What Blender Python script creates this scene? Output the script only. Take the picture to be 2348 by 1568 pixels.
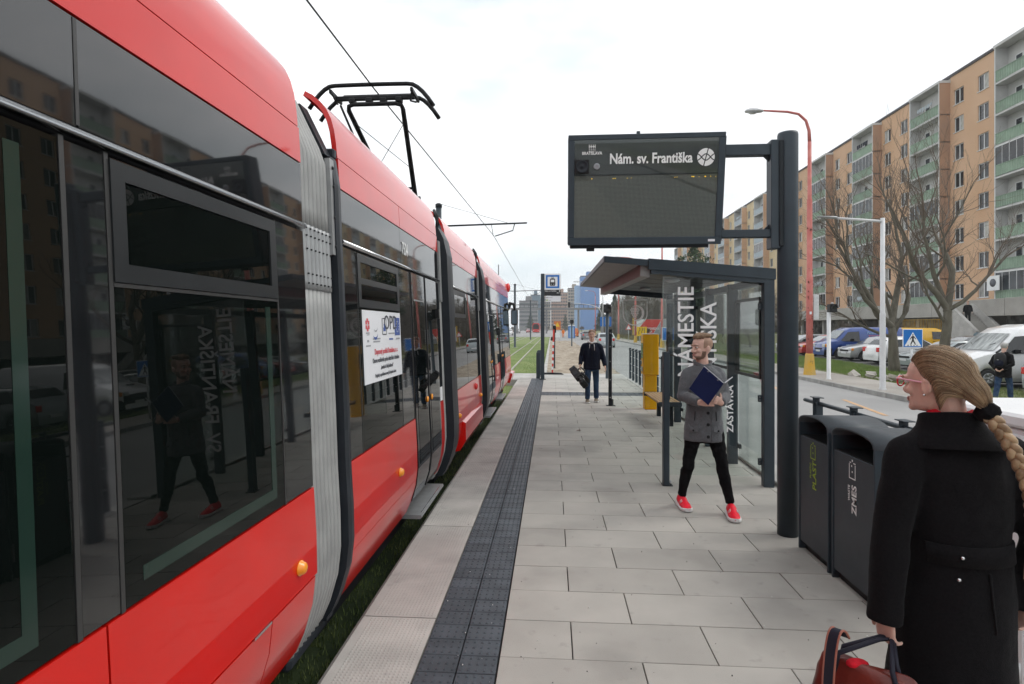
import bpy, bmesh, math, random
import numpy as np
from mathutils import Vector, Matrix, Quaternion
PI = math.pi
rnd = random.Random(7)
scene = bpy.context.scene
COL = scene.collection
for o in list(bpy.data.objects):
    bpy.data.objects.remove(o)

# ------------------------------------------------------------------ camera
# world: X across the platform, Y along the tracks, Z up, platform surface at Z = 0 (metres)
CAM_YAW = math.atan(91.5 / 1300.0)
cam_data = bpy.data.cameras.new('camera')
cam_data.sensor_width = 36.0
cam_data.lens = 36.0 * 1300.0 / 2347.0
cam_data.shift_y = -34.0 / 2347.0
cam_data.clip_start = 0.05
cam_data.clip_end = 4000.0
cam = bpy.data.objects.new('camera', cam_data)
COL.objects.link(cam)
cam.location = (0.0, 0.0, 1.86)
cam.rotation_euler = (PI / 2, 0.0, CAM_YAW)
scene.camera = cam

# ------------------------------------------------------------------ world: overcast sky
SUN_EL, SUN_AZ = math.radians(48), math.radians(75)      # azimuth measured from +Y towards +X
world = bpy.data.worlds.new('World')
scene.world = world
world.use_nodes = True
wn, wl = world.node_tree.nodes, world.node_tree.links
wn.clear()
w_out = wn.new('ShaderNodeOutputWorld')
w_bg = wn.new('ShaderNodeBackground')
w_sky = wn.new('ShaderNodeTexSky')
w_sky.sky_type = 'NISHITA'
w_sky.sun_disc = False
w_sky.sun_elevation = SUN_EL
w_sky.sun_rotation = SUN_AZ
w_sky.air_density = 1.3
w_sky.dust_density = 3.0
w_scl = wn.new('ShaderNodeVectorMath'); w_scl.operation = 'SCALE'; w_scl.inputs['Scale'].default_value = 0.10
w_tc = wn.new('ShaderNodeTexCoord')
w_map = wn.new('ShaderNodeMapping'); w_map.inputs['Scale'].default_value = (1.2, 1.2, 3.0)
w_noise = wn.new('ShaderNodeTexNoise'); w_noise.inputs['Scale'].default_value = 2.2; w_noise.inputs['Detail'].default_value = 5.0
w_ramp = wn.new('ShaderNodeValToRGB')
w_ramp.color_ramp.elements[0].position = 0.34; w_ramp.color_ramp.elements[0].color = (0.76, 0.83, 0.87, 1)
w_ramp.color_ramp.elements[1].position = 0.58; w_ramp.color_ramp.elements[1].color = (1.13, 1.13, 1.14, 1)
w_mix = wn.new('ShaderNodeMix'); w_mix.data_type = 'RGBA'; w_mix.inputs[0].default_value = 0.93
wl.new(w_tc.outputs['Generated'], w_map.inputs['Vector'])
wl.new(w_map.outputs['Vector'], w_noise.inputs['Vector'])
wl.new(w_noise.outputs['Fac'], w_ramp.inputs['Fac'])
wl.new(w_sky.outputs['Color'], w_scl.inputs[0])
wl.new(w_scl.outputs['Vector'], w_mix.inputs[6])
wl.new(w_ramp.outputs['Color'], w_mix.inputs[7])
wl.new(w_mix.outputs[2], w_bg.inputs['Color'])
w_bg.inputs['Strength'].default_value = 1.0
wl.new(w_bg.outputs['Background'], w_out.inputs['Surface'])

sun_data = bpy.data.lights.new('sun', 'SUN')
sun_data.energy = 0.9
sun_data.angle = math.radians(22)
sun_data.color = (1.0, 0.96, 0.9)
sun = bpy.data.objects.new('sun', sun_data)
COL.objects.link(sun)
sun_dir = Vector((math.sin(SUN_AZ) * math.cos(SUN_EL), math.cos(SUN_AZ) * math.cos(SUN_EL), math.sin(SUN_EL)))
sun.rotation_euler = sun_dir.to_track_quat('Z', 'Y').to_euler()
sun.location = sun_dir * 60

scene.view_settings.view_transform = 'Standard'
scene.view_settings.look = 'None'
scene.view_settings.exposure = 0.32
scene.view_settings.gamma = 1.0
scene.view_settings.use_curve_mapping = False
scene.render.engine = 'CYCLES'
scene.cycles.use_denoising = True
scene.cycles.max_bounces = 6
scene.cycles.diffuse_bounces = 3
scene.cycles.glossy_bounces = 3
scene.cycles.transmission_bounces = 4
scene.cycles.volume_bounces = 0
scene.cycles.transparent_max_bounces = 16
scene.cycles.use_adaptive_sampling = True
scene.cycles.adaptive_threshold = 0.025
scene.cycles.caustics_reflective = False
scene.cycles.caustics_refractive = False

# ------------------------------------------------------------------ materials
MATS = {}
def mat(name, col, rough=0.5, metal=0.0, var=0.0, vscale=4.0, bump=0.0, bscale=60.0, coat=0.0, ior=1.5,
        col2=None, rand=0.0, spec=0.5, stretch=None, rvar=0.0, sheen=0.0, alpha=None, detail=6.0, world=False, stain=0.0):
    """procedural principled material: noise colour variation, per-object variation and fine relief"""
    m = bpy.data.materials.new(name)
    m.use_nodes = True
    nt = m.node_tree
    n, l = nt.nodes, nt.links
    b = n['Principled BSDF']
    b.inputs['Roughness'].default_value = rough
    b.inputs['Metallic'].default_value = metal
    b.inputs['IOR'].default_value = ior
    b.inputs['Specular IOR Level'].default_value = spec
    b.inputs['Coat Weight'].default_value = coat
    b.inputs['Coat Roughness'].default_value = 0.03
    if sheen:
        b.inputs['Sheen Weight'].default_value = sheen
        b.inputs['Sheen Roughness'].default_value = 0.4
    if alpha is not None:
        b.inputs['Alpha'].default_value = alpha
    c = tuple(col) + (1,)
    b.inputs['Base Color'].default_value = c
    tc = n.new('ShaderNodeTexCoord')
    vec = tc.outputs['Object']
    if world:
        vec = n.new('ShaderNodeNewGeometry').outputs['Position']
    if stretch:
        mp = n.new('ShaderNodeMapping'); mp.inputs['Scale'].default_value = stretch
        l.new(vec, mp.inputs['Vector']); vec = mp.outputs['Vector']
    if var or col2:
        nz = n.new('ShaderNodeTexNoise'); nz.inputs['Scale'].default_value = vscale; nz.inputs['Detail'].default_value = detail
        l.new(vec, nz.inputs['Vector'])
        cr = n.new('ShaderNodeValToRGB')
        if col2:
            a0, a1 = c, tuple(col2) + (1,)
        else:
            a0 = tuple(max(0, x * (1 - var)) for x in col) + (1,)
            a1 = tuple(x * (1 + var) for x in col) + (1,)
        cr.color_ramp.elements[0].position = 0.33; cr.color_ramp.elements[0].color = a0
        cr.color_ramp.elements[1].position = 0.67; cr.color_ramp.elements[1].color = a1
        l.new(nz.outputs['Fac'], cr.inputs['Fac'])
        src = cr.outputs['Color']
        if stain:      # larger blotches and small spots of dirt with edges of their own
            for sc_, p0, p1, k_ in ((0.9, .52, .62, stain), (6.5, .63, .70, stain * .9), (38.0, .69, .74, stain * 1.3)):
                ns = n.new('ShaderNodeTexNoise'); ns.inputs['Scale'].default_value = sc_; ns.inputs['Detail'].default_value = 8
                l.new(vec, ns.inputs['Vector'])
                rs = n.new('ShaderNodeMapRange'); rs.inputs['From Min'].default_value = p0; rs.inputs['From Max'].default_value = p1; rs.inputs['To Min'].default_value = 1.0; rs.inputs['To Max'].default_value = 1 - k_
                l.new(ns.outputs['Fac'], rs.inputs['Value'])
                sv = n.new('ShaderNodeVectorMath'); sv.operation = 'SCALE'
                l.new(src, sv.inputs[0]); l.new(rs.outputs['Result'], sv.inputs['Scale']); src = sv.outputs['Vector']
        if rand:
            oi = n.new('ShaderNodeObjectInfo')
            mr = n.new('ShaderNodeMapRange'); mr.inputs['To Min'].default_value = 1 - rand; mr.inputs['To Max'].default_value = 1 + rand
            l.new(oi.outputs['Random'], mr.inputs['Value'])
            sc = n.new('ShaderNodeVectorMath'); sc.operation = 'SCALE'
            l.new(src, sc.inputs[0]); l.new(mr.outputs['Result'], sc.inputs['Scale'])
            src = sc.outputs['Vector']
        l.new(src, b.inputs['Base Color'])
        if rvar:
            mr2 = n.new('ShaderNodeMapRange'); mr2.inputs['To Min'].default_value = max(0, rough - rvar); mr2.inputs['To Max'].default_value = min(1, rough + rvar)
            l.new(nz.outputs['Fac'], mr2.inputs['Value']); l.new(mr2.outputs['Result'], b.inputs['Roughness'])
    if bump:
        nb = n.new('ShaderNodeTexNoise'); nb.inputs['Scale'].default_value = bscale; nb.inputs['Detail'].default_value = 4
        l.new(vec, nb.inputs['Vector'])
        bp = n.new('ShaderNodeBump'); bp.inputs['Strength'].default_value = bump; bp.inputs['Distance'].default_value = 0.01
        l.new(nb.outputs['Fac'], bp.inputs['Height']); l.new(bp.outputs['Normal'], b.inputs['Normal'])
    MATS[name] = m
    return m

def glass_mat(name, tint=(0.9, 0.97, 0.95), clear=0.88, rough=0.0):
    """thin architectural pane: mostly see-through, Fresnel reflection"""
    m = bpy.data.materials.new(name); m.use_nodes = True
    nt = m.node_tree; n, l = nt.nodes, nt.links; n.clear()
    out = n.new('ShaderNodeOutputMaterial'); tr = n.new('ShaderNodeBsdfTransparent'); gl = n.new('ShaderNodeBsdfGlossy')
    tr.inputs['Color'].default_value = tuple(t * clear for t in tint) + (1,)
    gl.inputs['Roughness'].default_value = rough
    fr = n.new('ShaderNodeFresnel')
    ge = n.new('ShaderNodeNewGeometry'); mr = n.new('ShaderNodeMapRange')      # same reflectance on leaving the pane as on entering it
    mr.inputs['To Min'].default_value = 1.45; mr.inputs['To Max'].default_value = 1 / 1.45
    l.new(ge.outputs['Backfacing'], mr.inputs['Value']); l.new(mr.outputs['Result'], fr.inputs['IOR'])
    mx = n.new('ShaderNodeMixShader')
    l.new(fr.outputs['Fac'], mx.inputs['Fac']); l.new(tr.outputs['BSDF'], mx.inputs[1]); l.new(gl.outputs['BSDF'], mx.inputs[2])
    l.new(mx.outputs['Shader'], out.inputs['Surface'])
    MATS[name] = m
    return m

# ------------------------------------------------------------------ mesh builder
class MB:
    def __init__(s):
        s.v, s.f, s.m, s.sm = [], [], [], []
    def add(s, vs, fs, mi=0, smooth=False):
        k = len(s.v)
        s.v += [tuple(p) for p in vs]
        for f in fs:
            s.f.append(tuple(i + k for i in f)); s.m.append(mi); s.sm.append(smooth)
        return s
    def box(s, x0, x1, y0, y1, z0, z1, mi=0, bev=0.0):
        if bev <= 0:
            vs = [(x0,y0,z0),(x1,y0,z0),(x1,y1,z0),(x0,y1,z0),(x0,y0,z1),(x1,y0,z1),(x1,y1,z1),(x0,y1,z1)]
            fs = [(0,3,2,1),(4,5,6,7),(0,1,5,4),(1,2,6,5),(2,3,7,6),(3,0,4,7)]
            return s.add(vs, fs, mi)
        # chamfered box: 24 vertices
        b = min(bev, (x1-x0)/2.01, (y1-y0)/2.01, (z1-z0)/2.01)
        bm = bmesh.new()
        bmesh.ops.create_cube(bm, size=1.0)
        for v in bm.verts:
            v.co = Vector((x0 if v.co.x < 0 else x1, y0 if v.co.y < 0 else y1, z0 if v.co.z < 0 else z1))
        bmesh.ops.bevel(bm, geom=bm.edges[:], offset=b, segments=1, affect='EDGES', profile=0.5)
        bm.verts.index_update()
        vs = [tuple(v.co) for v in bm.verts]; fs = [tuple(v.index for v in f.verts) for f in bm.faces]
        bm.free()
        return s.add(vs, fs, mi)
    def prism(s, poly, axis, a0, a1, mi=0):
        """closed 2D polygon extruded along axis 'x','y' or 'z' (poly given in the two other axes, in xyz order)"""
        n = len(poly)
        def P(p, a):
            return {'x': (a, p[0], p[1]), 'y': (p[0], a, p[1]), 'z': (p[0], p[1], a)}[axis]
        vs = [P(p, a0) for p in poly] + [P(p, a1) for p in poly]
        fs = [tuple(range(n - 1, -1, -1)), tuple(range(n, 2 * n))]
        fs += [(i, (i + 1) % n, n + (i + 1) % n, n + i) for i in range(n)]
        return s.add(vs, fs, mi)
    def tube(s, pts, rad, n=8, mi=0, cap=True, smooth=True):
        """swept round tube; rad is a number, or one per point"""
        pts = [Vector(p) for p in pts]
        if not hasattr(rad, '__len__'): rad = [rad] * len(pts)
        rings = []
        up = None
        for i, p in enumerate(pts):
            t = (pts[min(i + 1, len(pts) - 1)] - pts[max(i - 1, 0)])
            t = t.normalized() if t.length > 1e-9 else Vector((0, 0, 1))
            if up is None:
                up = Vector((0, 0, 1)) if abs(t.z) < 0.9 else Vector((1, 0, 0))
            a = t.cross(up)
            a = a.normalized() if a.length > 1e-6 else t.orthogonal().normalized()
            b = a.cross(t).normalized()
            up = b
            rings.append([p + (a * math.cos(2 * PI * k / n) + b * math.sin(2 * PI * k / n)) * rad[i] for k in range(n)])
        return s.rings(rings, mi, cap, smooth)
    def rings(s, rings, mi=0, cap=True, smooth=True):
        n = len(rings[0]); k = len(s.v)
        vs = [p for r in rings for p in r]
        fs = []
        for i in range(len(rings) - 1):
            for j in range(n):
                fs.append((i * n + j, i * n + (j + 1) % n, (i + 1) * n + (j + 1) % n, (i + 1) * n + j))
        s.add(vs, fs, mi, smooth)
        if cap:
            s.f.append(tuple(k + j for j in range(n - 1, -1, -1))); s.m.append(mi); s.sm.append(False)
            e = k + (len(rings) - 1) * n
            s.f.append(tuple(e + j for j in range(n))); s.m.append(mi); s.sm.append(False)
        return s
    def cyl(s, p0, p1, r0, r1=None, n=12, mi=0, smooth=True):
        return s.tube([p0, p1], [r0, r0 if r1 is None else r1], n, mi, True, smooth)
    def lathe(s, prof, c=(0, 0, 0), n=16, mi=0, axis='z', smooth=True):
        """profile of (radius, height) turned round an axis through c"""
        rings = []
        for r, h in prof:
            ring = []
            for k in range(n):
                a = 2 * PI * k / n; u, w = r * math.cos(a), r * math.sin(a)
                q = {'z': (u, w, h), 'x': (h, u, w), 'y': (w, h, u)}[axis]
                ring.append((c[0] + q[0], c[1] + q[1], c[2] + q[2]))
            rings.append(ring)
        return s.rings(rings, mi, True, smooth)
    def ball(s, c, r, n=12, m=8, mi=0):
        r = (r, r, r) if not hasattr(r, '__len__') else r
        rings = []
        for i in range(1, m):
            t = PI * i / m
            rings.append([(c[0] + r[0] * math.sin(t) * math.cos(2 * PI * k / n), c[1] + r[1] * math.sin(t) * math.sin(2 * PI * k / n), c[2] - r[2] * math.cos(t)) for k in range(n)])
        return s.rings(rings, mi, True, True)
    def quad(s, a, b, c, d, mi=0):
        return s.add([a, b, c, d], [(0, 1, 2, 3)], mi)
    def xf(s, M, start=0):
        s.v = s.v[:start] + [tuple(M @ Vector(p)) for p in s.v[start:]]
        return s
    def mesh(s, name, mats):
        me = bpy.data.meshes.new(name)
        me.from_pydata(s.v, [], s.f)
        if not isinstance(mats, (list, tuple)): mats = [mats]
        for m in mats: me.materials.append(MATS[m] if isinstance(m, str) else m)
        if s.f:
            me.polygons.foreach_set('material_index', s.m)
            me.polygons.foreach_set('use_smooth', s.sm)
        me.update()
        return me
    def build(s, name, mats, parent=None, loc=(0, 0, 0), rot=(0, 0, 0)):
        return put(name, s.mesh(name, mats), parent, loc, rot)

def put(name, me, parent=None, loc=(0, 0, 0), rot=(0, 0, 0)):
    o = bpy.data.objects.new(name, me)
    COL.objects.link(o)
    o.location = loc; o.rotation_euler = rot
    o.parent = parent
    return o
def tag(o, label, cat, group=None):
    o['label'] = label; o['category'] = cat
    if group: o['group'] = group
    return o
def thing(name, label, cat, loc=(0, 0, 0), rotz=0.0, group=None):
    o = bpy.data.objects.new(name, None)
    o.empty_display_size = 0.2
    COL.objects.link(o)
    o.location = loc; o.rotation_euler = (0, 0, rotz)
    return tag(o, label, cat, group)
def structure(o):
    o['kind'] = 'structure'; return o
def stuff(o):
    o['kind'] = 'stuff'; return o
def copy_tree(o, parent=None):
    c = o.copy(); COL.objects.link(c); c.parent = parent
    for ch in list(o.children):
        copy_tree(ch, c)
    return c
def axes(xa, ya):
    """euler rotation whose local x and y point along xa and ya"""
    xa = Vector(xa).normalized(); ya = Vector(ya).normalized(); za = xa.cross(ya)
    return Matrix((xa, ya, za)).transposed().to_euler()
def text(name, body, size, m, parent=None, loc=(0, 0, 0), rot=(0, 0, 0), bold=0.0, sx=1.0, align='LEFT', ext=0.0005, shear=0.0, space=1.0, fit=None):
    cu = bpy.data.curves.new(name, 'FONT')
    cu.body = body; cu.size = size; cu.extrude = ext; cu.offset = bold; cu.align_x = align; cu.shear = shear; cu.space_character = space
    cu.resolution_u = 3
    cu.materials.append(MATS[m])
    t = bpy.data.objects.new(name, cu)
    me = bpy.data.meshes.new_from_object(t)
    bpy.data.objects.remove(t); bpy.data.curves.remove(cu)
    o = put(name, me, parent, loc, rot)
    if fit:
        xs = [v.co.x for v in me.vertices]; sx = fit / (max(xs) - min(xs))
    o.scale = (sx, 1, 1)
    return o
def bake(o, mods):
    """apply modifiers and keep the plain mesh"""
    for t, kw in mods:
        md = o.modifiers.new(t, t)
        for k, v in kw.items(): setattr(md, k, v)
    dg = bpy.context.evaluated_depsgraph_get()
    me = bpy.data.meshes.new_from_object(o.evaluated_get(dg), depsgraph=dg)
    old = o.data
    o.modifiers.clear()
    o.data = me
    me.name = old.name
    bpy.data.meshes.remove(old)
    for p in o.data.polygons: p.use_smooth = True
    return o
def lerp(a, b, t): return a + (b - a) * t
def interp(tab, z):
    if z <= tab[0][0]: return tab[0][1]
    for (a, b), (c, d) in zip(tab, tab[1:]):
        if z <= c: return b + (d - b) * (z - a) / (c - a)
    return tab[-1][1]
# ---- the materials (base colours as the real surfaces have them, unless noted)
mat('tram_red', (0.62, 0.008, 0.004), 0.30, var=0.06, vscale=3, world=True, spec=0.15, coat=0.75, rvar=0.03)
MATS['tram_red'].node_tree.nodes['Principled BSDF'].inputs['Coat IOR'].default_value = 1.55
mat('tram_glass', (0.003, 0.0045, 0.004), 0.012, ior=1.45, spec=0.24, bump=0.012, bscale=1.6)
mat('tram_black', (0.010, 0.011, 0.012), 0.035, ior=1.72, spec=0.6, var=0.2, bump=0.03, bscale=2.0)
mat('tram_dark', (0.012, 0.013, 0.015), 0.45)
mat('rubber', (0.012, 0.013, 0.015), 0.55, var=0.2, vscale=8)
mat('gang_dark', (0.018, 0.022, 0.028), 0.42, var=0.2, vscale=5)
mat('gasket', (0.034, 0.034, 0.034), 0.4)
mat('hopper_grey', (0.018, 0.020, 0.022), 0.33, var=0.1)
mat('chrome', (0.62, 0.63, 0.64), 0.16, metal=1.0)
mat('steel', (0.42, 0.43, 0.44), 0.35, metal=1.0, var=0.1)
mat('alu', (0.36, 0.37, 0.38), 0.5, metal=0.6, var=0.08, vscale=12)
mat('bellows', (0.30, 0.305, 0.30), 0.48, var=0.12, vscale=6, bump=0.06, bscale=90)
mat('bellows_plate', (0.33, 0.34, 0.345), 0.42, metal=0.35, var=0.1, vscale=9)
mat('amber', (0.85, 0.30, 0.01), 0.25, coat=0.6)
mat('lens_red', (0.65, 0.02, 0.02), 0.2, coat=0.6)
mat('paper', (0.74, 0.75, 0.78), 0.45, var=0.02)
mat('ink_red', (0.62, 0.10, 0.12), 0.5)
mat('ink_dark', (0.06, 0.065, 0.08), 0.5)
mat('ink_blue', (0.05, 0.10, 0.32), 0.5)
mat('ink_grey', (0.30, 0.31, 0.33), 0.5)
mat('white_print', (0.80, 0.81, 0.80), 0.5)
mat('anthracite', (0.036, 0.050, 0.062), 0.45, var=0.10, vscale=6, bump=0.02, bscale=300, rvar=0.05)
mat('anthracite_dark', (0.016, 0.020, 0.024), 0.45, var=0.1)
mat('frame_grey', (0.045, 0.055, 0.064), 0.5, var=0.08, vscale=8)
mat('black_plastic', (0.010, 0.010, 0.011), 0.45)
mat('slab', (0.392, 0.374, 0.342), 0.75, var=0.07, vscale=2.3, bump=0.12, bscale=170, rand=0.09, world=True, stain=0.16)
mat('joint_sand', (0.055, 0.052, 0.048), 0.9, var=0.3, vscale=20)
mat('edge_slab', (0.42, 0.40, 0.375), 0.8, var=0.13, vscale=2.6, bump=0.15, bscale=120, rand=0.06, world=True, stain=0.15)
mat('tactile', (0.062, 0.071, 0.084), 0.5, var=0.2, vscale=7, bump=0.1, bscale=120, rand=0.14, world=True)
mat('concrete', (0.42, 0.41, 0.39), 0.85, world=True, stain=0.12, var=0.15, vscale=1.2, bump=0.15, bscale=60)
mat('concrete_old', (0.30, 0.29, 0.265), 0.9, col2=(0.40, 0.385, 0.36), vscale=0.7, bump=0.2, bscale=20)
mat('kerb', (0.30, 0.295, 0.28), 0.85, var=0.2, vscale=3, rand=0.1, bump=0.1)
mat('asphalt', (0.25, 0.248, 0.245), 0.85, col2=(0.32, 0.317, 0.312), vscale=0.35, bump=0.2, bscale=150)
mat('asphalt_lot', (0.10, 0.10, 0.10), 0.9, col2=(0.15, 0.148, 0.145), vscale=0.5, bump=0.2, bscale=60)
mat('pavement_tar', (0.26, 0.24, 0.215), 0.9, col2=(0.36, 0.335, 0.305), vscale=0.6, bump=0.2, bscale=80)
mat('paint_white', (0.70, 0.70, 0.68), 0.6, var=0.12, vscale=5)
mat('paint_orange', (0.50, 0.31, 0.17), 0.6, var=0.2, vscale=4)
mat('soil', (0.23, 0.185, 0.135), 0.95, col2=(0.40, 0.345, 0.275), vscale=1.6, bump=0.9, bscale=12, detail=10)
mat('lawn', (0.115, 0.17, 0.04), 0.9, col2=(0.20, 0.24, 0.075), vscale=0.5, bump=0.5, bscale=30)
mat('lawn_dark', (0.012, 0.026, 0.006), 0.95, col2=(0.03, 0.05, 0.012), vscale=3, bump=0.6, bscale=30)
mat('verge', (0.095, 0.135, 0.035), 0.95, col2=(0.20, 0.185, 0.10), vscale=0.55, bump=0.5, bscale=18)
mat('land', (0.10, 0.105, 0.06), 0.95, col2=(0.17, 0.155, 0.11), vscale=0.03, bump=0.3, bscale=1)
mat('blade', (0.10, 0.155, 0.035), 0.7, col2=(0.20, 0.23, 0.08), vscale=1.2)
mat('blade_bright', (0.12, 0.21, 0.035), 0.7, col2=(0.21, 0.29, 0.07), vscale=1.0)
mat('rail_steel', (0.40, 0.375, 0.33), 0.45, metal=0.3, var=0.15)
mat('galv', (0.55, 0.56, 0.57), 0.4, metal=0.5, var=0.1, vscale=9)
mat('lamp_white', (0.62, 0.63, 0.64), 0.45, var=0.06)
mat('lamp_red', (0.46, 0.11, 0.095), 0.6, col2=(0.55, 0.19, 0.165), vscale=3, bump=0.05)  # red paled in the colour itself for haze over the distant lamps
mat('lamp_yellow', (0.62, 0.36, 0.03), 0.6, col2=(0.52, 0.36, 0.11), vscale=3)
mat('rust', (0.10, 0.035, 0.02), 0.8, var=0.3)
mat('machine_yellow', (0.90, 0.44, 0.002), 0.42, var=0.04, vscale=3, bump=0.03, bscale=250)
mat('wood', (0.42, 0.25, 0.12), 0.55, col2=(0.52, 0.34, 0.18), vscale=3, stretch=(8, 1, 8), bump=0.05)
mat('soffit', (0.30, 0.295, 0.285), 0.6, var=0.12, vscale=5, stretch=(1, 6, 1))
mat('sign_blue', (0.008, 0.15, 0.50), 0.4)
mat('sign_white', (0.76, 0.78, 0.79), 0.4)
mat('sign_black', (0.012, 0.012, 0.014), 0.5)
mat('sign_yellow', (0.80, 0.50, 0.01), 0.5)
mat('sign_red', (0.62, 0.05, 0.04), 0.5)
mat('lime', (0.30, 0.42, 0.02), 0.5)
glass_mat('pane', (0.955, 0.985, 0.975), 0.975)
glass_mat('pane_tint', (0.84, 0.86, 0.86), 0.9)
mat('bulk_glass', (0.02, 0.025, 0.028), 0.05, ior=1.5)
mat('win_glass', (0.030, 0.036, 0.042), 0.06, var=0.6, vscale=0.6, rand=0.5)
mat('curtain', (0.42, 0.42, 0.40), 0.8, var=0.25, vscale=3, rand=0.4)
mat('win_white', (0.68, 0.69, 0.69), 0.5)
mat('facade_orange', (0.575, 0.365, 0.225), 0.9, col2=(0.63, 0.42, 0.275), vscale=0.25, bump=0.08, bscale=30)
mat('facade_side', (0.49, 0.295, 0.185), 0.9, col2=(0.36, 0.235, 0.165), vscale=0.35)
mat('facade_yellow', (0.60, 0.48, 0.29), 0.9, col2=(0.66, 0.54, 0.35), vscale=0.25)
mat('loggia_grey', (0.56, 0.56, 0.55), 0.9, var=0.1, vscale=0.7)
mat('rail_green', (0.225, 0.315, 0.235), 0.6, var=0.12, vscale=1.5, rand=0.1)
mat('rail_pale', (0.40, 0.46, 0.50), 0.6, var=0.08, rand=0.1)
mat('roof_dark', (0.07, 0.065, 0.07), 0.8)
mat('bark', (0.085, 0.075, 0.055), 0.9, col2=(0.14, 0.13, 0.10), vscale=3, bump=0.5, bscale=12, stretch=(2, 2, 0.5))
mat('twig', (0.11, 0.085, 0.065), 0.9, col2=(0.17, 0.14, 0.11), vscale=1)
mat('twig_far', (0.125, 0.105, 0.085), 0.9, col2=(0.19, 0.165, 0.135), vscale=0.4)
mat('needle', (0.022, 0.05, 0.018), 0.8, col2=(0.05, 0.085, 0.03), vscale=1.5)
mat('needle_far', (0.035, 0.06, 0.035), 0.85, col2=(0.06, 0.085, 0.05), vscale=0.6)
mat('dry_grass', (0.28, 0.23, 0.12), 0.95, col2=(0.18, 0.17, 0.08), vscale=1)
mat('rubble', (0.38, 0.355, 0.32), 0.95, var=0.25, vscale=6, rand=0.25, bump=0.3, bscale=30)
# vehicles
for nm, c in (('car_red', (0.42, 0.012, 0.015)), ('car_blue', (0.016, 0.06, 0.26)), ('car_white', (0.80, 0.81, 0.82)), ('car_silver', (0.45, 0.46, 0.47)),
              ('car_grey', (0.16, 0.165, 0.17)), ('car_dark', (0.02, 0.022, 0.027)), ('car_yellow', (0.72, 0.40, 0.01)), ('car_orange', (0.62, 0.17, 0.02)), ('car_teal', (0.10, 0.16, 0.19)), ('car_pale', (0.33, 0.37, 0.38))):
    mat(nm, c, 0.3, coat=0.7, var=0.04, vscale=2, metal=0.3 if nm in ('car_silver', 'car_grey', 'car_pale', 'car_teal') else 0.0)
mat('car_glass', (0.012, 0.015, 0.017), 0.04, ior=1.6)
mat('windscreen', (0.12, 0.13, 0.135), 0.05, ior=2.2, var=0.5, vscale=1.5)
mat('tyre', (0.012, 0.012, 0.012), 0.8)
mat('rim', (0.36, 0.37, 0.38), 0.35, metal=0.8)
mat('headlamp', (0.62, 0.64, 0.66), 0.15, coat=0.8)
mat('plate', (0.70, 0.71, 0.72), 0.5)
# people
mat('skin', (0.64, 0.41, 0.33), 0.5, var=0.07, vscale=25, bump=0.04, bscale=220)
mat('skin_tan', (0.64, 0.41, 0.32), 0.5, var=0.08, vscale=20)
mat('lips', (0.40, 0.16, 0.14), 0.45)
mat('hair_brown', (0.16, 0.095, 0.055), 0.55, col2=(0.30, 0.195, 0.115), vscale=60, stretch=(1, 1, 6), bump=0.3, bscale=120)
mat('hair_fade', (0.34, 0.21, 0.145), 0.65, var=0.15, vscale=40)
mat('beard', (0.11, 0.065, 0.045), 0.7, col2=(0.24, 0.145, 0.10), vscale=120)
mat('hair_blonde', (0.17, 0.105, 0.055), 0.42, col2=(0.34, 0.235, 0.135), vscale=26, sheen=0.15)
mat('hair_grey', (0.32, 0.31, 0.30), 0.6, col2=(0.48, 0.47, 0.46), vscale=50)
mat('wool_grey', (0.075, 0.078, 0.085), 0.95, col2=(0.165, 0.17, 0.18), vscale=190, bump=0.5, bscale=300, sheen=0.2)
mat('wool_black', (0.0045, 0.0042, 0.005), 0.95, col2=(0.009, 0.0085, 0.0095), vscale=120, bump=0.3, bscale=260, sheen=0.03, spec=0.25)
mat('denim_black', (0.0055, 0.0055, 0.0065), 0.9, var=0.3, vscale=30, bump=0.2, bscale=60)
mat('denim_blue', (0.016, 0.034, 0.080), 0.85, col2=(0.045, 0.082, 0.15), vscale=6, bump=0.3, bscale=40)
mat('navy', (0.006, 0.008, 0.018), 0.85, col2=(0.011, 0.014, 0.028), vscale=30, bump=0.3, bscale=30)
mat('shoe_red', (0.78, 0.008, 0.03), 0.45, var=0.1, vscale=30, bump=0.2, bscale=200)
mat('shoe_white', (0.74, 0.74, 0.74), 0.5)
mat('shoe_tan', (0.18, 0.15, 0.11), 0.8, var=0.2, vscale=20)
mat('shoe_black', (0.012, 0.011, 0.011), 0.4)
mat('folder', (0.005, 0.009, 0.05), 0.42, var=0.1)
mat('scarf', (0.55, 0.012, 0.025), 0.8, var=0.25, vscale=30, bump=0.4, bscale=90)
mat('spec_red', (0.66, 0.012, 0.03), 0.2, coat=0.5)
mat('spec_pink', (0.72, 0.34, 0.42), 0.3)
mat('leather', (0.075, 0.009, 0.007), 0.33, col2=(0.17, 0.026, 0.016), vscale=9, bump=0.25, bscale=35)
mat('leather_edge', (0.36, 0.13, 0.09), 0.5)
mat('strap_navy', (0.018, 0.018, 0.030), 0.6)
mat('white_cloth', (0.66, 0.66, 0.66), 0.9)
mat('eye_white', (0.7, 0.69, 0.67), 0.2)
mat('eye_dark', (0.02, 0.015, 0.012), 0.15)
mat('hivis', (0.80, 0.20, 0.02), 0.8)
mat('cab_white', (0.78, 0.79, 0.80), 0.4, var=0.03)
for nm in ('skin', 'skin_tan'):
    b_ = MATS[nm].node_tree.nodes['Principled BSDF']
    b_.inputs['Subsurface Weight'].default_value = 0.12; b_.inputs['Subsurface Radius'].default_value = (0.012, 0.005, 0.003); b_.inputs['Subsurface Scale'].default_value = 1.0

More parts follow.
